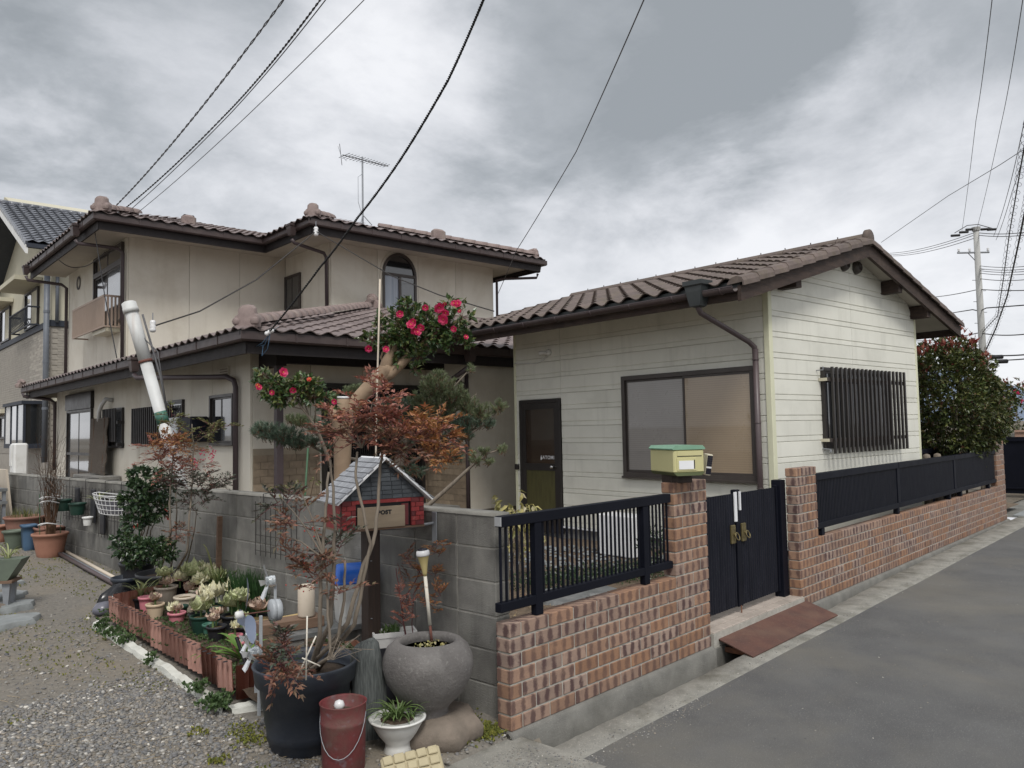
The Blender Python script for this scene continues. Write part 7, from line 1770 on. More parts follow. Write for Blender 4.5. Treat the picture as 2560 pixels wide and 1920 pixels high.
for x, y in ((-.92, 9.15), (-.33, 9.15), (-.33, 10.8)): MB().bb(x-.02, x+.02, y-.02, y+.02, .35, 1.0).build('leg', 'steel', rk)
o = MB().bb(-.88, -.38, 9.2, 9.8, .562, .82, .01).build('box', 'pot_black', None); tag(o, 'black box on the middle level of the grey shelf unit', 'box')
o = MB().bb(-.85, -.45, 9.3, 10.2, 1.042, 1.08).build('board', 'cable_grey', None); tag(o, 'dark board lying on top of the grey shelf unit', 'board')
# things hanging on the wall: racks, baskets, pots
def rack(label, y0, y1, z0, z1, nx, nz, hooks=True, drop=()):
    o = thing('wire_rack', label, 'wire rack', (-.045, (y0+y1)/2, z0), group='wire racks hung on the block wall')
    m = MB(); w = []
    for i in range(nx): y = y0+(y1-y0)*i/(nx-1)+R(-.004, .004); w.append(((-.045, y, z0), (-.045, y, z1)))
    for i in range(nz): z = z0+.04+(z1-z0-.06)*i/(nz-1); w.append(((-.049, y0, z), (-.049, y1, z)))
    for a, b in w: MB().tube([a, b], .0032, 5).build('wire', 'wire_dark', o)
    for y in (y0+(y1-y0)*.3, y0+(y1-y0)*.8): MB().tube([(-.045, y, z1-.04), (-.045, y, 1.205), (.0, y, 1.212), (.10, y, 1.212)], .0042, 5).build('hook', 'wire_dark', o)
    return o
rack('rusty wire rack hung on the wall just left of the letter box', 2.32, 2.95, .70, 1.14, 9, 4)
rack('wire rack behind the hanging wire basket', 5.55, 6.5, .57, 1.12, 11, 4); rack('wire rack with the green hanging pots', 6.6, 7.7, .70, 1.12, 11, 4)
wbk = local('wire_basket', 'white wire basket lined with grey plastic hanging on the wall', 'basket', (-.17, 5.68, .90), rad(0), tilt=(0, rad(-5)))
for z, k in ((.0, .72), (.05, .80), (.10, .88), (.15, .95), (.20, 1.0)):
    MB().tube([(-.11*k*math.sin(t)-.02, -.43*k*math.cos(t), z) for t in [math.pi*i/12 for i in range(13)]]+[(.0, .43*k, z), (0, -.43*k, z)], .0055 if z > .18 else .004, 5, False).build('wire', 'porcelain', wbk)
for i in range(13): t = math.pi*i/12; MB().tube([(-.11*.72*math.sin(t)-.02, -.43*.72*math.cos(t), 0), (-.11*math.sin(t)-.02, -.43*math.cos(t), .20)], .004, 4).build('wire', 'porcelain', wbk)
m = MB(); n = 16
for i in range(n+1):
    t = math.pi*i/n
    for z, k in ((.01, .68), (.08, .82), (.15, .93+.03*math.sin(i*3))): m.v.append((-.10*k*math.sin(t)-.015, -.41*k*math.cos(t), z))
for i in range(n):
    for k in range(2): m.f.append((3*i+k, 3*i+3+k, 3*i+4+k, 3*i+1+k))
m.build('liner', 'bag_grey', wbk, True)
strap_clump(wbk, (-.05, .3, .1), [(10, .18, .014, 1.3, 'strap_pale', 1.1)]); strap_clump(wbk, (-.05, -.05, .08), [(8, .12, .014, 1.3, 'strap_leaf', 1.1)])
for lab, y, z, r, mt in (('green pot hanging on the wall, left of two', 7.40, .82, .085, 'pot_green'), ('green pot with a torn liner hanging on the wall, right of two', 6.92, .80, .088, 'pot_green'), ('small white pot hanging low on the wall', 6.58, .70, .050, 'pot_white')):
    o = local('hanging_pot', lab, 'flower pot', (-.135, y, z), 0, 'pots hanging on the block wall'); pot(o, r, r*.8, .14 if r > .06 else .10, mt)
# mats hanging behind
for y, z0, lab in ((7.15, .86, 'left'), (6.62, .72, 'middle'), (6.32, .62, 'right')):
    o = MB().bb(-.075, -.052, y-.06, y+.06, z0, 1.10, .004).build('strip', 'pot_black', None); tag(o, f'{lab} of three dark strips hanging behind the pots on the wall', 'strip', 'dark strips on the block wall')
# ================================================================ LEFT EDGE: stones and wheeled planter
for lab, x, y, a, b, h in (('large flat pale stepping stone nearest the camera on the left', -1.50, 4.42, .30, .22, .06), ('stepping stone half under the green boat planter', -1.30, 4.95, .20, .17, .07), ('stepping stone behind the green boat planter', -1.18, 5.45, .17, .14, .05), ('smaller stepping stone farther up the path', -1.05, 6.0, .14, .13, .05), ('farthest stepping stone at the left edge of the picture', -1.02, 7.3, .22, .2, .06)):
    o = MB().lathe([(a*.98, -.03), (a, h*.5), (a*.93, h*.95), (a*.6, h*1.05), (0, h)], (0, 0, 0), 28, 1, b/a, wob=.22).build('stepping_stone', 'flat_stone', None, 'auto'); o.location = (x, y, gz(y)); o.rotation_euler = (0, 0, R(0, 1)); tag(o, lab, 'stone', 'stepping stones on the left')
rk2 = MB().lathe([(.12, -.02), (.17, .05), (.15, .12), (.08, .16), (0, .165)], (0, 0, 0), 16, 1.2, .8, wob=.4).build('rock', 'boulder', None, 'auto'); rk2.location = (-1.52, 4.9, gz(4.9)); tag(rk2, 'brown rock under the green boat planter at the left edge', 'rock')
bp = local('boat_planter', 'green boat-shaped planter full of yellowing grass on a stand at the left edge', 'planter', (-1.42, 5.05, gz(5.05)), rad(-35))
MB().prism([(-.32, .26), (.16, .26), (.26, .42), (.27, .44), (-.38, .44)], 'y', -.10, .10).build('trough', 'pot_moss', bp, fixn=True); MB().bb(-.36, .20, -.11, .11, .235, .258).build('shelf', 'old_wood', bp)
for x in (-.3, .14): MB().prism([(x-.012, 0), (x+.02, 0), (x+.035, .235), (x-.03, .235)], 'y', -.08, -.05).prism([(x-.012, 0), (x+.02, 0), (x+.035, .235), (x-.03, .235)], 'y', .05, .08).build('leg', 'steel', bp, fixn=True)
strap_clump(bp, (-.05, 0, .42), [(18, .22, .014, 1.5, 'strap_pale', 1.2), (14, .20, .014, 1.2, 'strap_leaf', 1.3)]); strap_clump(bp, (.12, 0, .42), [(14, .2, .013, 1.6, 'strap_pale', 1.2)]); strap_clump(bp, (-.2, 0, .42), [(14, .2, .014, 1.6, 'strap_leaf', 1.2)])
# ================================================================ TREES
q7 = lambda x, y, d=7.3: at(x, y, d)
Z2 = lambda x, y, d=7.3: at(900+.1808*x, 720+.1808*y, d)
Z1 = lambda x, y, d=7.3: at(640+.208*x, 900+.208*y, d)
b_ = q7(856, 1240); ct = thing('camellia_tree', 'hard-pruned pale-barked camellia tree with a capped stump and pink flowers', 'tree', (b_.x, b_.y, .2))
MB().tube([Vector((b_.x, b_.y, .1)), Z1(1035, 1600), Z1(1035, 1300), Z1(1040, 1100), Z1(1040, 900), Z1(1040, 730), Z1(1045, 640)], [.078, .076, .076, .080, .088, .098, .082], 20).build('trunk', 'bark_pale', ct, True)
MB().tube([Z1(1060, 800, 7.32), Z1(1085, 700, 7.3), Z1(1130, 600), Z1(1230, 470), Z1(1330, 360), Z1(1470, 225), Z1(1560, 120), Z1(1600, 60)], [.05, .062, .066, .068, .070, .074, .072, .055], 18).build('limb', 'bark_pale', ct, True)
MB().tube([Z1(1530, 170), Z2(380, 1020), Z2(430, 900), Z2(480, 760), Z2(500, 690)], [.060, .058, .045, .034, .024], 14).build('branch', 'bark_pale', ct, True)
MB().tube([Z1(1500, 240), Z1(1620, 160), Z2(560, 1060), Z2(640, 980), Z2(715, 900), Z2(745, 860)], [.05, .052, .046, .040, .036, .028], 14).build('branch', 'bark_pale', ct, True)
MB().tube([Z1(1045, 700, 7.26), Z1(1047, 600, 7.24), Z1(1048, 460, 7.24)], [.070, .056, .055], 18).build('stump', 'bark_pale', ct, True)
MB().tube([Z1(1048, 462, 7.24), Z1(1048, 440, 7.24), Z1(1048, 437, 7.24)], [.057, .057, .050], 18).build('stump_cap', 'porcelain', ct, True)
MB().tube([Z1(1000, 760), Z1(930, 660), Z1(880, 590)], [.07, .055, .03], 12).build('branch', 'bark_pale', ct, True)
br = []
for P in ([(Z2(330, 1030)), Z2(290, 960), Z2(345, 800), Z2(420, 640)], [Z2(340, 1010), Z2(400, 930), Z2(520, 870), Z2(640, 860)], [Z2(440, 850), Z2(300, 770), Z2(200, 720)], [Z2(490, 720), Z2(620, 600), Z2(720, 520)], [Z2(740, 860), Z2(850, 760), Z2(1000, 640), Z2(1100, 480)], [Z2(745, 860), Z2(950, 760), Z2(1200, 700), Z2(1400, 640)], [Z2(500, 700), Z2(560, 450), Z2(600, 250)], [Z2(1000, 600), Z2(1150, 400), Z2(1170, 180)]):
    n = len(P); MB().tube(P, [.014-.010*i/(n-1) for i in range(n)], 7).build('branch', 'bark_pale', ct, True)
cf = MB(); tw = MB()
def cam_blob(c, r, n, big=1.05):
    n = int(n*1.35)
    for _ in range(n):
        p, v = ell(c, r, .25); tw.tube([p-v*.07, p], [.003, .0015], 3, False)
        leaves(cf, p, 4, .060*big, .030*big, v, .25)
for x, y, r, n in ((700, 700, (.20, .2, .14), 70), (900, 680, (.22, .2, .15), 80), (620, 800, (.13, .15, .09), 36), (560, 450, (.13, .15, .12), 44), (720, 430, (.13, .15, .12), 36), (650, 250, (.10, .1, .06), 20), (1000, 500, (.16, .15, .12), 40), (1150, 600, (.18, .16, .13), 44), (1300, 520, (.15, .13, .12), 34), (1400, 400, (.12, .1, .12), 18), (1380, 660, (.14, .1, .07), 26), (1480, 760, (.08, .06, .04), 10), (200, 720, (.14, .12, .07), 28), (330, 560, (.10, .1, .12), 20), (420, 700, (.12, .1, .09), 22), (1080, 340, (.10, .1, .06), 12), (1250, 230, (.09, .08, .06), 10), (320, 400, (.05, .05, .03), 6), (800, 960, (.09, .08, .05), 12), (545, 980, (.05, .05, .09), 9), (760, 1120, (.05, .04, .03), 5), (1190, 780, (.08, .08, .05), 10), (900, 340, (.08, .08, .05), 8)):
    cam_blob(Z2(x, y), r, n)
lb = [Z1(900, 1290, 7.2), Z1(860, 1150, 7.15), Z1(740, 850, 7.05), Z1(640, 690, 7.0), Z1(480, 480, 7.0), Z1(300, 350, 7.0)]
MB().tube(lb, [.022, .018, .014, .012, .010, .006], 8).build('branch', 'bark_grey', ct, True)
for P in ([Z1(560, 590, 7), Z1(420, 560, 7), Z1(260, 480, 7)], [Z1(640, 690, 7), Z1(560, 450, 7), Z1(540, 260, 7)], [Z1(700, 780, 7.05), Z1(720, 560, 7), Z1(690, 350, 7)]): MB().tube(P, [.008, .005, .002], 6).build('branch', 'bark_grey', ct, True)
for x, y, r, n in ((80, 190, (.09, .08, .05), 15), (230, 290, (.13, .1, .07), 26), (180, 400, (.11, .1, .06), 18), (330, 420, (.12, .1, .08), 24), (270, 480, (.09, .08, .05), 14), (460, 440, (.11, .1, .07), 20), (570, 260, (.10, .1, .05), 15), (600, 390, (.12, .1, .08), 24), (680, 300, (.09, .08, .05), 13), (700, 450, (.1, .1, .06), 15), (440, 300, (.07, .07, .05), 7), (820, 440, (.05, .05, .03), 6), (860, 560, (.08, .08, .06), 10), (40, 260, (.06, .06, .04), 7)): cam_blob(Z1(x, y, 7.0), r, n)
cf.build('foliage', 'camellia_leaf', ct, kind='stuff'); tw.build('twigs', 'twig_brown', ct, kind='stuff')
def flower(c, s=1.0, mt='petal', o=None):
    m = MB(); f = (CAM-c).normalized(); f = (f+rdir()*.5).normalized(); a = f.orthogonal().normalized(); b = f.cross(a)
    for ring, (n, k, t) in enumerate(((6, 1, .25), (5, .72, .7))):
        for i in range(n):
            an = 2*math.pi*i/n+ring*.4; d = (a*math.cos(an)+b*math.sin(an)+f*t).normalized(); nn = d.cross(f).cross(d)
            x = d.cross(nn).normalized(); L_ = .040*s*k; p0 = c; w_ = .034*s*k
            m.add([p0, p0+d*L_*.5+x*w_*.5, p0+d*L_*.9+x*w_*.42+f*.004, p0+d*L_*1.05, p0+d*L_*.9-x*w_*.42+f*.004, p0+d*L_*.5-x*w_*.5, p0+d*L_*.6-f*.004], [(0, 1, 6), (1, 2, 6), (2, 3, 6), (3, 4, 6), (4, 5, 6), (5, 0, 6)])
    fl_ = m.build('flower', mt, o, True); MB().lathe([(0, -.005), (.005, 0), (.003, .006), (0, .007)], tuple(c+f*.008), 8).build('stamens', 'stamen', fl_)
for x, y, s in ((550, 360, .9), (705, 510, 1.1), (745, 590, .9), (795, 615, .9), (845, 545, .95), (1090, 270, 1.3), (1185, 340, .9), (1155, 430, 1.35), (1350, 220, 1.0), (1300, 215, .8), (905, 270, .8), (1300, 565, .8), (120, 835, .9), (360, 850, .8), (1465, 680, .6), (1380, 320, .5), (740, 460, .8), (1170, 215, .5)): flower(Z2(x, y, 7.08), s, 'petal', ct)
for x, y, s, mt in ((325, 150, 1.1, 'petal'), (35, 330, .7, 'petal'), (20, 305, .5, 'petal_orange'), (195, 390, .65, 'petal'), (445, 360, .8, 'petal'), (640, 235, .55, 'petal_orange'), (945, 500, .7, 'petal')): flower(Z1(x, y, 6.86), s, mt, ct)
# ---------------------------------------------------------------- pine
pn = thing('pine_tree', 'spreading garden pine with blue-green needle tufts behind the camellia', 'tree', (2.0, 3.1, .2))
Dq = lambda x, y, d=8.0: at(600+.3165*x, 880+.3165*y, d)
base = Vector((at(985, 1200, 8.0).x, at(985, 1200, 8.0).y, .15)); 
MB().tube([base, at(985, 1220, 8.0), at(1000, 1150, 8.0), at(1020, 1090, 8.0), at(1050, 1040, 8.0)], [.075, .065, .055, .045, .03], 12).build('trunk', 'bark_grey', pn, True)
PB = [([Dq(1320, 880), Dq(1500, 800), Dq(1750, 690), Dq(1950, 560), Dq(2070, 430)], .020), ([Dq(1290, 830), Dq(1450, 600), Dq(1600, 380), Dq(1740, 220), Dq(1825, 125)], .020), ([Dq(1300, 800), Dq(1500, 520), Dq(1580, 380)], .016), ([Dq(1330, 760), Dq(1150, 480), Dq(940, 330)], .018), ([Dq(1330, 900), Dq(1000, 860, 7.8), Dq(700, 820, 7.6), Dq(500, 700, 7.5), Dq(300, 620, 7.5), Dq(160, 610, 7.5)], .022),
      ([Dq(1430, 600), Dq(1700, 470), Dq(1870, 330)], .014), ([Dq(1150, 1330, 7.0), Dq(1490, 1210, 7.0), Dq(1680, 1040, 7.0), Dq(1830, 900, 7.0), Dq(1960, 800, 7.0), Dq(2080, 765, 7.0)], .026), ([Dq(1300, 1000), Dq(1480, 930), Dq(1640, 860)], .016), ([Dq(700, 820, 7.6), Dq(620, 660, 7.5), Dq(420, 540, 7.5)], .012), ([Dq(1340, 700), Dq(1350, 450), Dq(1290, 380)], .012)]
for P, r in PB:
    n = len(P); MB().tube(P, [r-(r-.004)*i/(n-1) for i in range(n)], 8).build('branch', 'bark_grey', pn, True)
pm = {'pine_needle': MB(), 'pine_blue': MB()}; pt = MB()
def tuft(m, p, d, ln=.042, n=26):
    d = d.normalized(); a = d.orthogonal().normalized(); b = d.cross(a)
    for i in range(n):
        an = R(0, 6.28); t = R(.15, 1.0); dd = (a*math.cos(an)*t+b*math.sin(an)*t+d*R(.35, 1)).normalized(); s = dd.cross(rdir()).normalized()*.0022; q = p+d*R(-.02, .015)
        m.v += [tuple(q-s), tuple(q+s), tuple(q+dd*ln*R(.8, 1.15))]; k = len(m.v); m.f.append((k-3, k-2, k-1))
def pblob(c, r, n, mt):
    n = int(n*1.7)
    m = pm[mt]; c = Vector(c)
    for _ in range(n):
        p, v = ell(c, r, .1); d = (v*.6+Vector((0, 0, .7))+rdir()*.4); pt.tube([p-d.normalized()*.07, p], [.0035, .003], 3, False); tuft(m, p, d)
        tuft(m, p-d.normalized()*.035, d, .04, 14)
for x, y, r, n, mt in ((1560, 260, (.22, .18, .13), 70, 'pine_needle'), (1450, 400, (.20, .2, .14), 60, 'pine_needle'), (1700, 330, (.18, .15, .12), 46, 'pine_needle'), (1620, 420, (.22, .2, .12), 60, 'pine_needle'), (1800, 420, (.14, .12, .12), 36, 'pine_needle'), (1250, 420, (.22, .18, .08), 60, 'pine_blue'), (1300, 520, (.28, .2, .10), 70, 'pine_blue'), (1520, 560, (.30, .25, .12), 90, 'pine_blue'), (1750, 560, (.24, .2, .12), 70, 'pine_blue'), (1900, 480, (.16, .12, .10), 34, 'pine_needle'), (2040, 430, (.10, .08, .07), 15, 'pine_needle'), (1950, 560, (.10, .08, .06), 14, 'pine_blue'), (1550, 680, (.34, .22, .08), 60, 'pine_blue'), (1780, 640, (.14, .12, .07), 22, 'pine_blue'), (900, 310, (.12, .1, .07), 24, 'pine_needle'), (740, 350, (.05, .05, .03), 6, 'pine_needle'), (1690, 820, (.14, .1, .06), 24, 'pine_blue'), (1400, 930, (.18, .14, .06), 22, 'pine_blue'), (1820, 130, (.04, .03, .03), 4, 'pine_needle'), (1560, 160, (.05, .05, .03), 5, 'pine_needle'), (1100, 620, (.2, .15, .1), 30, 'pine_blue')): pblob(Dq(x, y), r, n, mt)
for x, y, r, n, mt in ((230, 620, (.20, .14, .08), 46, 'pine_blue'), (370, 660, (.22, .15, .09), 56, 'pine_blue'), (460, 720, (.14, .12, .06), 30, 'pine_blue'), (160, 600, (.08, .07, .05), 12, 'pine_blue'), (490, 540, (.14, .12, .05), 24, 'pine_needle'), (640, 600, (.16, .14, .08), 30, 'pine_blue'), (700, 760, (.12, .1, .07), 20, 'pine_blue'), (580, 700, (.1, .1, .05), 14, 'pine_blue'), (400, 520, (.08, .06, .03), 8, 'pine_needle')): pblob(Dq(x, y, 7.5), r, n, mt)
for x, y, r, n, mt in ((2060, 765, (.06, .05, .03), 9, 'pine_needle'), (1930, 780, (.05, .05, .02), 6, 'pine_needle'), (1860, 840, (.08, .07, .04), 8, 'pine_needle'), (1960, 860, (.05, .05, .02), 5, 'pine_needle'), (1840, 790, (.03, .03, .02), 3, 'pine_needle')): pblob(Dq(x, y, 7.0), r, n, mt)
for k, m in pm.items(): m.build('foliage', k, pn, kind='stuff')
pt.build('twigs', 'twig_brown', pn, kind='stuff')
o = MB().tube([at(950, 698, 6.9), at(946, 850, 6.9), at(940, 1070, 6.9), Vector((at(936, 1240, 6.9).x, at(936, 1240, 6.9).y, .2))], .008, 8).build('pole', 'pot_ivory', None, True); tag(o, 'slim pale bamboo pole standing upright in front of the camellia limb', 'pole')
o = MB().tube([at(770, 1120, 6.2), at(757, 1330, 6.2), Vector((at(750, 1400, 6.2).x, at(750, 1400, 6.2).y, .2))], .008, 6).build('cane', 'hose_green', None, True); tag(o, 'green plastic garden cane behind the block wall left of the letter box', 'cane')
# bare small shrub behind the wall with variegated leaves
vs_ = local('shrub', 'small sparse shrub with pale-edged leaves just over the block wall', 'shrub', (.35, 3.0, .2)); O6 = Vector(vs_.location); m = MB(); ms = MB()
for c in ((700, 1225), (745, 1220), (785, 1200)):
    C0 = at(*c, 6.0)-O6; branch(ms, Vector((0, 0, 0)), C0, .005, .002, .1, 5, 5)
    for _ in range(5): p, v = ell(C0, (.06, .06, .04), .2); leaves(m, p, 3, .035, .014, v, .2)
ms.build('stem', 'twig_brown', vs_); m.build('foliage', 'nandina_yellow', vs_, kind='stuff')
# ---------------------------------------------------------------- photinia beyond the annex
def bush(name, label, cpx, radii, n, mt, depth, base, leaf=(.082, .042), red=None, cat='bush', k=5):
    c = at(*cpx, depth); o = thing(name, label, cat, base); ms = MB(); m = MB()
    for i in range(9):
        t = c+Vector((R(-.7, .7)*radii[0], R(-.7, .7)*radii[1], R(-.2, .8)*radii[2])); branch(ms, Vector(base)+Vector((R(-.1, .1), R(-.1, .1), 0)), t, .022, .005, .15)
    ms.build('branches', 'bark_grey', o, True, kind='stuff')
    for _ in range(n):
        p, v = ell(c, radii, .42); kk = 1+.22*noise.noise(p*2.1); p = c+(p-c)*kk
        leaves(m, p, k, *leaf, v, .15, .9)
    m.build('foliage', mt, o, kind='stuff')
    if red:
        m = MB()
        for px, py, rr, nn in red:
            c2 = at(px, py, depth-.4)
            for _ in range(nn): p, v = ell(c2, (rr, rr, rr), .1); leaves(m, p, 4, .095, .040, Vector((v.x*.5, v.y*.5, .8)), .5, .6)
        m.build('young_leaves', 'photinia_red', o, kind='stuff')
    return o
bush('photinia', 'large photinia bush with red young leaves rising beyond the white annex', (2366, 1015), (1.12, .9, 1.10), 4200, 'photinia_leaf', 12.9, (at(2380, 1010, 12.9).x, at(2380, 1010, 12.9).y, .15), red=[(2395, 830, .16, 16), (2350, 850, .2, 18), (2320, 870, .14, 9), (2420, 868, .14, 10), (2420, 845, .1, 5), (2370, 875, .2, 12), (2465, 900, .12, 8), (2300, 880, .1, 6), (2440, 915, .1, 6), (2310, 925, .06, 3), (2400, 918, .08, 4), (2340, 1085, .06, 3)])
bush('photinia', 'smaller photinia bush at the far end of the long fence by the last pillar', (2458, 1030), (.60, .5, .66), 1200, 'photinia_leaf', 14.2, (at(2458, 1060, 14.2).x, at(2458, 1060, 14.2).y, .15), red=[(2482, 950, .08, 4)])
bush('camellia_bush', 'dark camellia bush with pink flowers at the right edge behind the far gate', (2560, 1035), (1.5, 1.3, .95), 800, 'photinia_leaf', 21, (at(2560, 1035, 21).x, at(2560, 1035, 21).y, .1), leaf=(.09, .045), red=[(2520, 958, .12, 5), (2555, 965, .12, 5)])
m = MB()
for px, py in ((2531, 1000), (2553, 1003), (2545, 985), (2520, 1010), (2538, 975), (2510, 990)): leaves(m, at(px, py, 19.9), 8, .08, .07, (0, 0, 0), .3)
bushes = [o for o in C.objects if o.name.startswith('camellia_bush')]; m.build('flowers', 'petal', bushes[0], kind='stuff')
# ---------------------------------------------------------------- plants and things behind the short fence
cr = local('croton', 'yellow variegated shrub standing behind the short black fence', 'shrub', (2.55, 2.42, .05)); O7 = Vector(cr.location); ms = MB(); m = MB()
for i in range(7): branch(ms, Vector((R(-.05, .05), R(-.05, .05), 0)), Vector((R(-.2, .2), R(-.2, .2), R(.5, .85))), .012, .005, .12)
ms.build('stem', 'bark_grey', cr, True, kind='stuff')
for _ in range(90): p, v = ell((0, 0, .66), (.28, .28, .36), .2); leaves(m, p, 4, .10, .035, Vector((v.x, v.y, -.2)), -.2, .6, .5)
m.build('foliage', 'croton_leaf', cr, kind='stuff')
hd = MB()
for _ in range(2600):
    t = R(0, 1); a = Vector((2.2, 2.0, 0)).lerp(Vector((3.9, 1.35, 0)), t); x, y = a.x+R(-.22, .22), a.y+R(-.28, .28); leaves(hd, Vector((x, y, hg(x, y)+R(0, .14))), 2, .028, .014, (0, 0, 1), .2, 1.0)
o = hd.build('ground_cover', 'dark_leaf', None); tag(o, 'dark evergreen ground cover behind the short fence', 'ground cover', kind='stuff')
m = MB(); rs_ = random.Random(3)
for _ in range(420):
    x, y = R(2.9, 4.7), R(1.6, 3.6); s = R(.012, .035); m.lathe([(s*.7, -s*.3), (s, 0), (s*.7, s*.5), (0, s*.6)], (x, y, hg(x, y)+s*.3), 6, 1, R(.6, 1))
o = m.build('stones', 'flat_stone', None); tag(o, 'scattered white and grey stones in the garden behind the short fence', 'stones', kind='stuff')
for i, (x, y, a, b, lab) in enumerate(((1.35, .80, .20, .14, 'grey slate paving piece just behind the short fence at its right end'), (1.9, 1.3, .32, .26, 'flat garden stone behind the short fence near the yellow shrub'), (.65, 1.5, .3, .22, 'flat garden stone behind the block wall end'), (2.5, 1.45, .3, .22, 'flat garden stone in the middle of the ground cover'))):
    o = MB().lathe([(a, -.02), (a*.98, .02), (a*.9, .035), (0, .037)], (0, 0, 0), 12, 1, b/a, wob=.3).build('garden_stone', 'bench_slab', None); o.location = (x, y, hg(x, y)+.01); o.rotation_euler = (0, 0, i*.7); tag(o, lab, 'stone')
wbx = thing('white_box', 'white box standing against the annex wall, seen through the short fence', 'box', (4.30, 2.35, .15)); MB().box((4.42, 2.42, .42), (.30, .55, .48), Matrix.Rotation(rad(-5.9), 3, 'Z'), .01).build('box', 'white_paint', wbx)
gp = local('potted_shrub', 'dark green potted shrub beside the white box behind the short fence', 'potted plant', (3.7, 1.55, .15)); pot(gp, .12, .09, .16, 'pot_black'); m = MB()
for _ in range(90): p, v = ell((0, 0, .34), (.16, .16, .2), .2); leaves(m, p, 3, .05, .022, v, .2)
m.build('foliage', 'dark_leaf', gp, kind='stuff')
m = MB()
for _ in range(2600):
    x, y = R(.12, 2.0), R(.14, 2.6); z = hg(x, y)+.004; a = R(0, 6.28); l = R(.03, .10); d = Vector((math.cos(a), math.sin(a), R(0, .25))); s = Vector((-d.y, d.x, 0))*.0016
    m.add([Vector((x, y, z))-s, Vector((x, y, z))+s, Vector((x, y, z))+d*l], [(0, 1, 2)])
for _ in range(500):
    x, y = R(.12, 2.0), R(.14, 2.6); leaves(m, Vector((x, y, hg(x, y)+.006)), 1, .03, .016, rdir(.1), .1)
o = m.build('leaf_litter', 'leaf_litter', None); tag(o, 'dry straw and fallen leaves on the garden soil', 'leaf litter', kind='stuff')
m = MB()
for _ in range(900):
    x, y = R(1.0, 2.05), R(.14, .9); z = hg(x, y)
    leaves(m, Vector((x, y, z)), 1, R(.03, .06), .006, (0, 0, 1), .6)
o = m.build('grass', 'grass', None); tag(o, 'short green grass by the pillar behind the short fence', 'grass', kind='stuff')

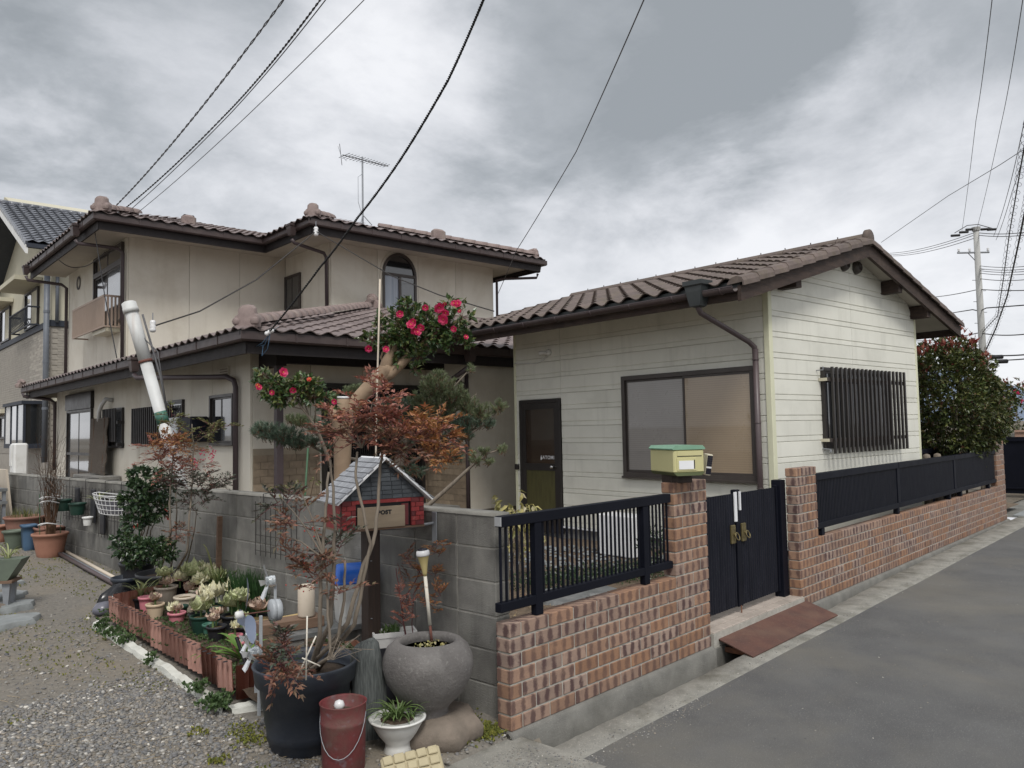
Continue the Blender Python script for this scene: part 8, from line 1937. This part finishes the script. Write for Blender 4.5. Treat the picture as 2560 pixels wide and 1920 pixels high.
# ================================================================ GRAVEL
rng = np.random.default_rng(5)
def pebbles(n, xr, yr, dens, smin, smax, name, label, mt='pebble', zf=None):
    t = (1+5**.5)/2; iv = np.array([(-1, t, 0), (1, t, 0), (-1, -t, 0), (1, -t, 0), (0, -1, t), (0, 1, t), (0, -1, -t), (0, 1, -t), (t, 0, -1), (t, 0, 1), (-t, 0, -1), (-t, 0, 1)], float); iv /= np.linalg.norm(iv[0])
    fc = np.array([(0, 11, 5), (0, 5, 1), (0, 1, 7), (0, 7, 10), (0, 10, 11), (1, 5, 9), (5, 11, 4), (11, 10, 2), (10, 7, 6), (7, 1, 8), (3, 9, 4), (3, 4, 2), (3, 2, 6), (3, 6, 8), (3, 8, 9), (4, 9, 5), (2, 4, 11), (6, 2, 10), (8, 6, 7), (9, 8, 1)])
    x = rng.uniform(*xr, n*3); y = rng.uniform(*yr, n*3); keep = np.array([rng.random() < dens(a, b) for a, b in zip(x, y)]); x, y = x[keep][:n], y[keep][:n]; n = len(x)
    z = np.array([(zf or hl)(a, b) for a, b in zip(x, y)]); s = smin+(smax-smin)*rng.random(n)**2.6
    sc = np.stack([s*rng.uniform(.8, 1.3, n), s*rng.uniform(.7, 1.1, n), s*rng.uniform(.35, .7, n)], 1); an = rng.uniform(0, 6.28, n); ti = rng.uniform(-.4, .4, n)
    v = iv[None]*(1+rng.uniform(-.18, .18, (n, 12, 1)))*sc[:, None, :]; c, s_ = np.cos(an)[:, None], np.sin(an)[:, None]; v[:, :, 2] += v[:, :, 0]*ti[:, None]
    X = v[:, :, 0]*c-v[:, :, 1]*s_+x[:, None]; Y = v[:, :, 0]*s_+v[:, :, 1]*c+y[:, None]; Z_ = v[:, :, 2]+z[:, None]+sc[:, 2][:, None]*.35
    co = np.stack([X, Y, Z_], 2).reshape(-1, 3); F = (fc[None]+12*np.arange(n)[:, None, None]).reshape(-1, 3)
    me = bpy.data.meshes.new(name); me.vertices.add(len(co)); me.vertices.foreach_set('co', co.ravel()); me.loops.add(F.size); me.loops.foreach_set('vertex_index', F.ravel().astype(np.int32))
    me.polygons.add(len(F)); me.polygons.foreach_set('loop_start', np.arange(0, F.size, 3, dtype=np.int32)); me.update(); me.validate(); me.polygons.foreach_set('use_smooth', [True]*len(F)); me.materials.append(MATS[mt])
    o = bpy.data.objects.new(name, me); C.objects.link(o); tag(o, label, 'gravel', kind='stuff'); return o
def inbed(x, y): return x > left_edge(y)-.05 and 1.15 < y < 4.0
def dens1(x, y):
    if y > 2.6+.5*nz2(x, 0, 1.3): return .06
    if inbed(x, y) or x > -.05: return 0
    a = 1.0 if y < 2.2 else max(0, 1-(y-2.2)/1.6); a *= max(.12, min(1, (-x-.95)/.35+.25)) if y < 3 else 1
    return max(.0, a*(.75+.6*nz2(x, y, 1.5)))
pebbles(46000, (-3.1, -.1), (-.35, 4.2), dens1, .004, .0165, 'gravel', 'grey and white gravel stones covering the front of the yard')
pebbles(9000, (-2.3, -.08), (2.4, 13), lambda x, y: 0 if inbed(x, y) else (.35+.5*nz2(x, y, .9))*(.25 if x < -.5 else 1), .0035, .012, 'gravel', 'sparse fine gravel along the path beside the block wall')
pebbles(1800, (-.7, 1.2), (-.55, -.1), lambda x, y: 1 if x < -.1 or y < -.38 else 0, .002, .007, 'gravel', 'loose grit on the concrete corner by the kerb', zf=lambda x, y: ha(x, y) if x < -.05 and y > -.6 else hr(x, y))
pebbles(5200, (-.3, 9), (-1.6, -.36), lambda x, y: (1 if y > -.50 else .10) if y < kin(x)-.02 else 0, .0015, .006, 'grit', 'fine grit and dirt washed against the kerb along the road edge', zf=lambda x, y: hr(x, y) if y < -.42 else -.044+.006*max(0, x))
# dry leaves and twigs on the yard
m = MB()
for _ in range(420):
    x, y = R(-2.2, -.1), R(-.2, 3.5)
    if inbed(x, y): continue
    z = hl(x, y)+.01; a = R(0, 6.28); l = R(.02, .11) if random.random() < .4 else R(.008, .02); d = Vector((math.cos(a), math.sin(a), R(-.03, .08))); m.tube([Vector((x, y, z)), Vector((x, y, z))+d*l], .0012, 3, False)
o = m.build('twigs', 'straw', None); tag(o, 'dry twigs and straw lying on the gravel', 'twigs', kind='stuff')
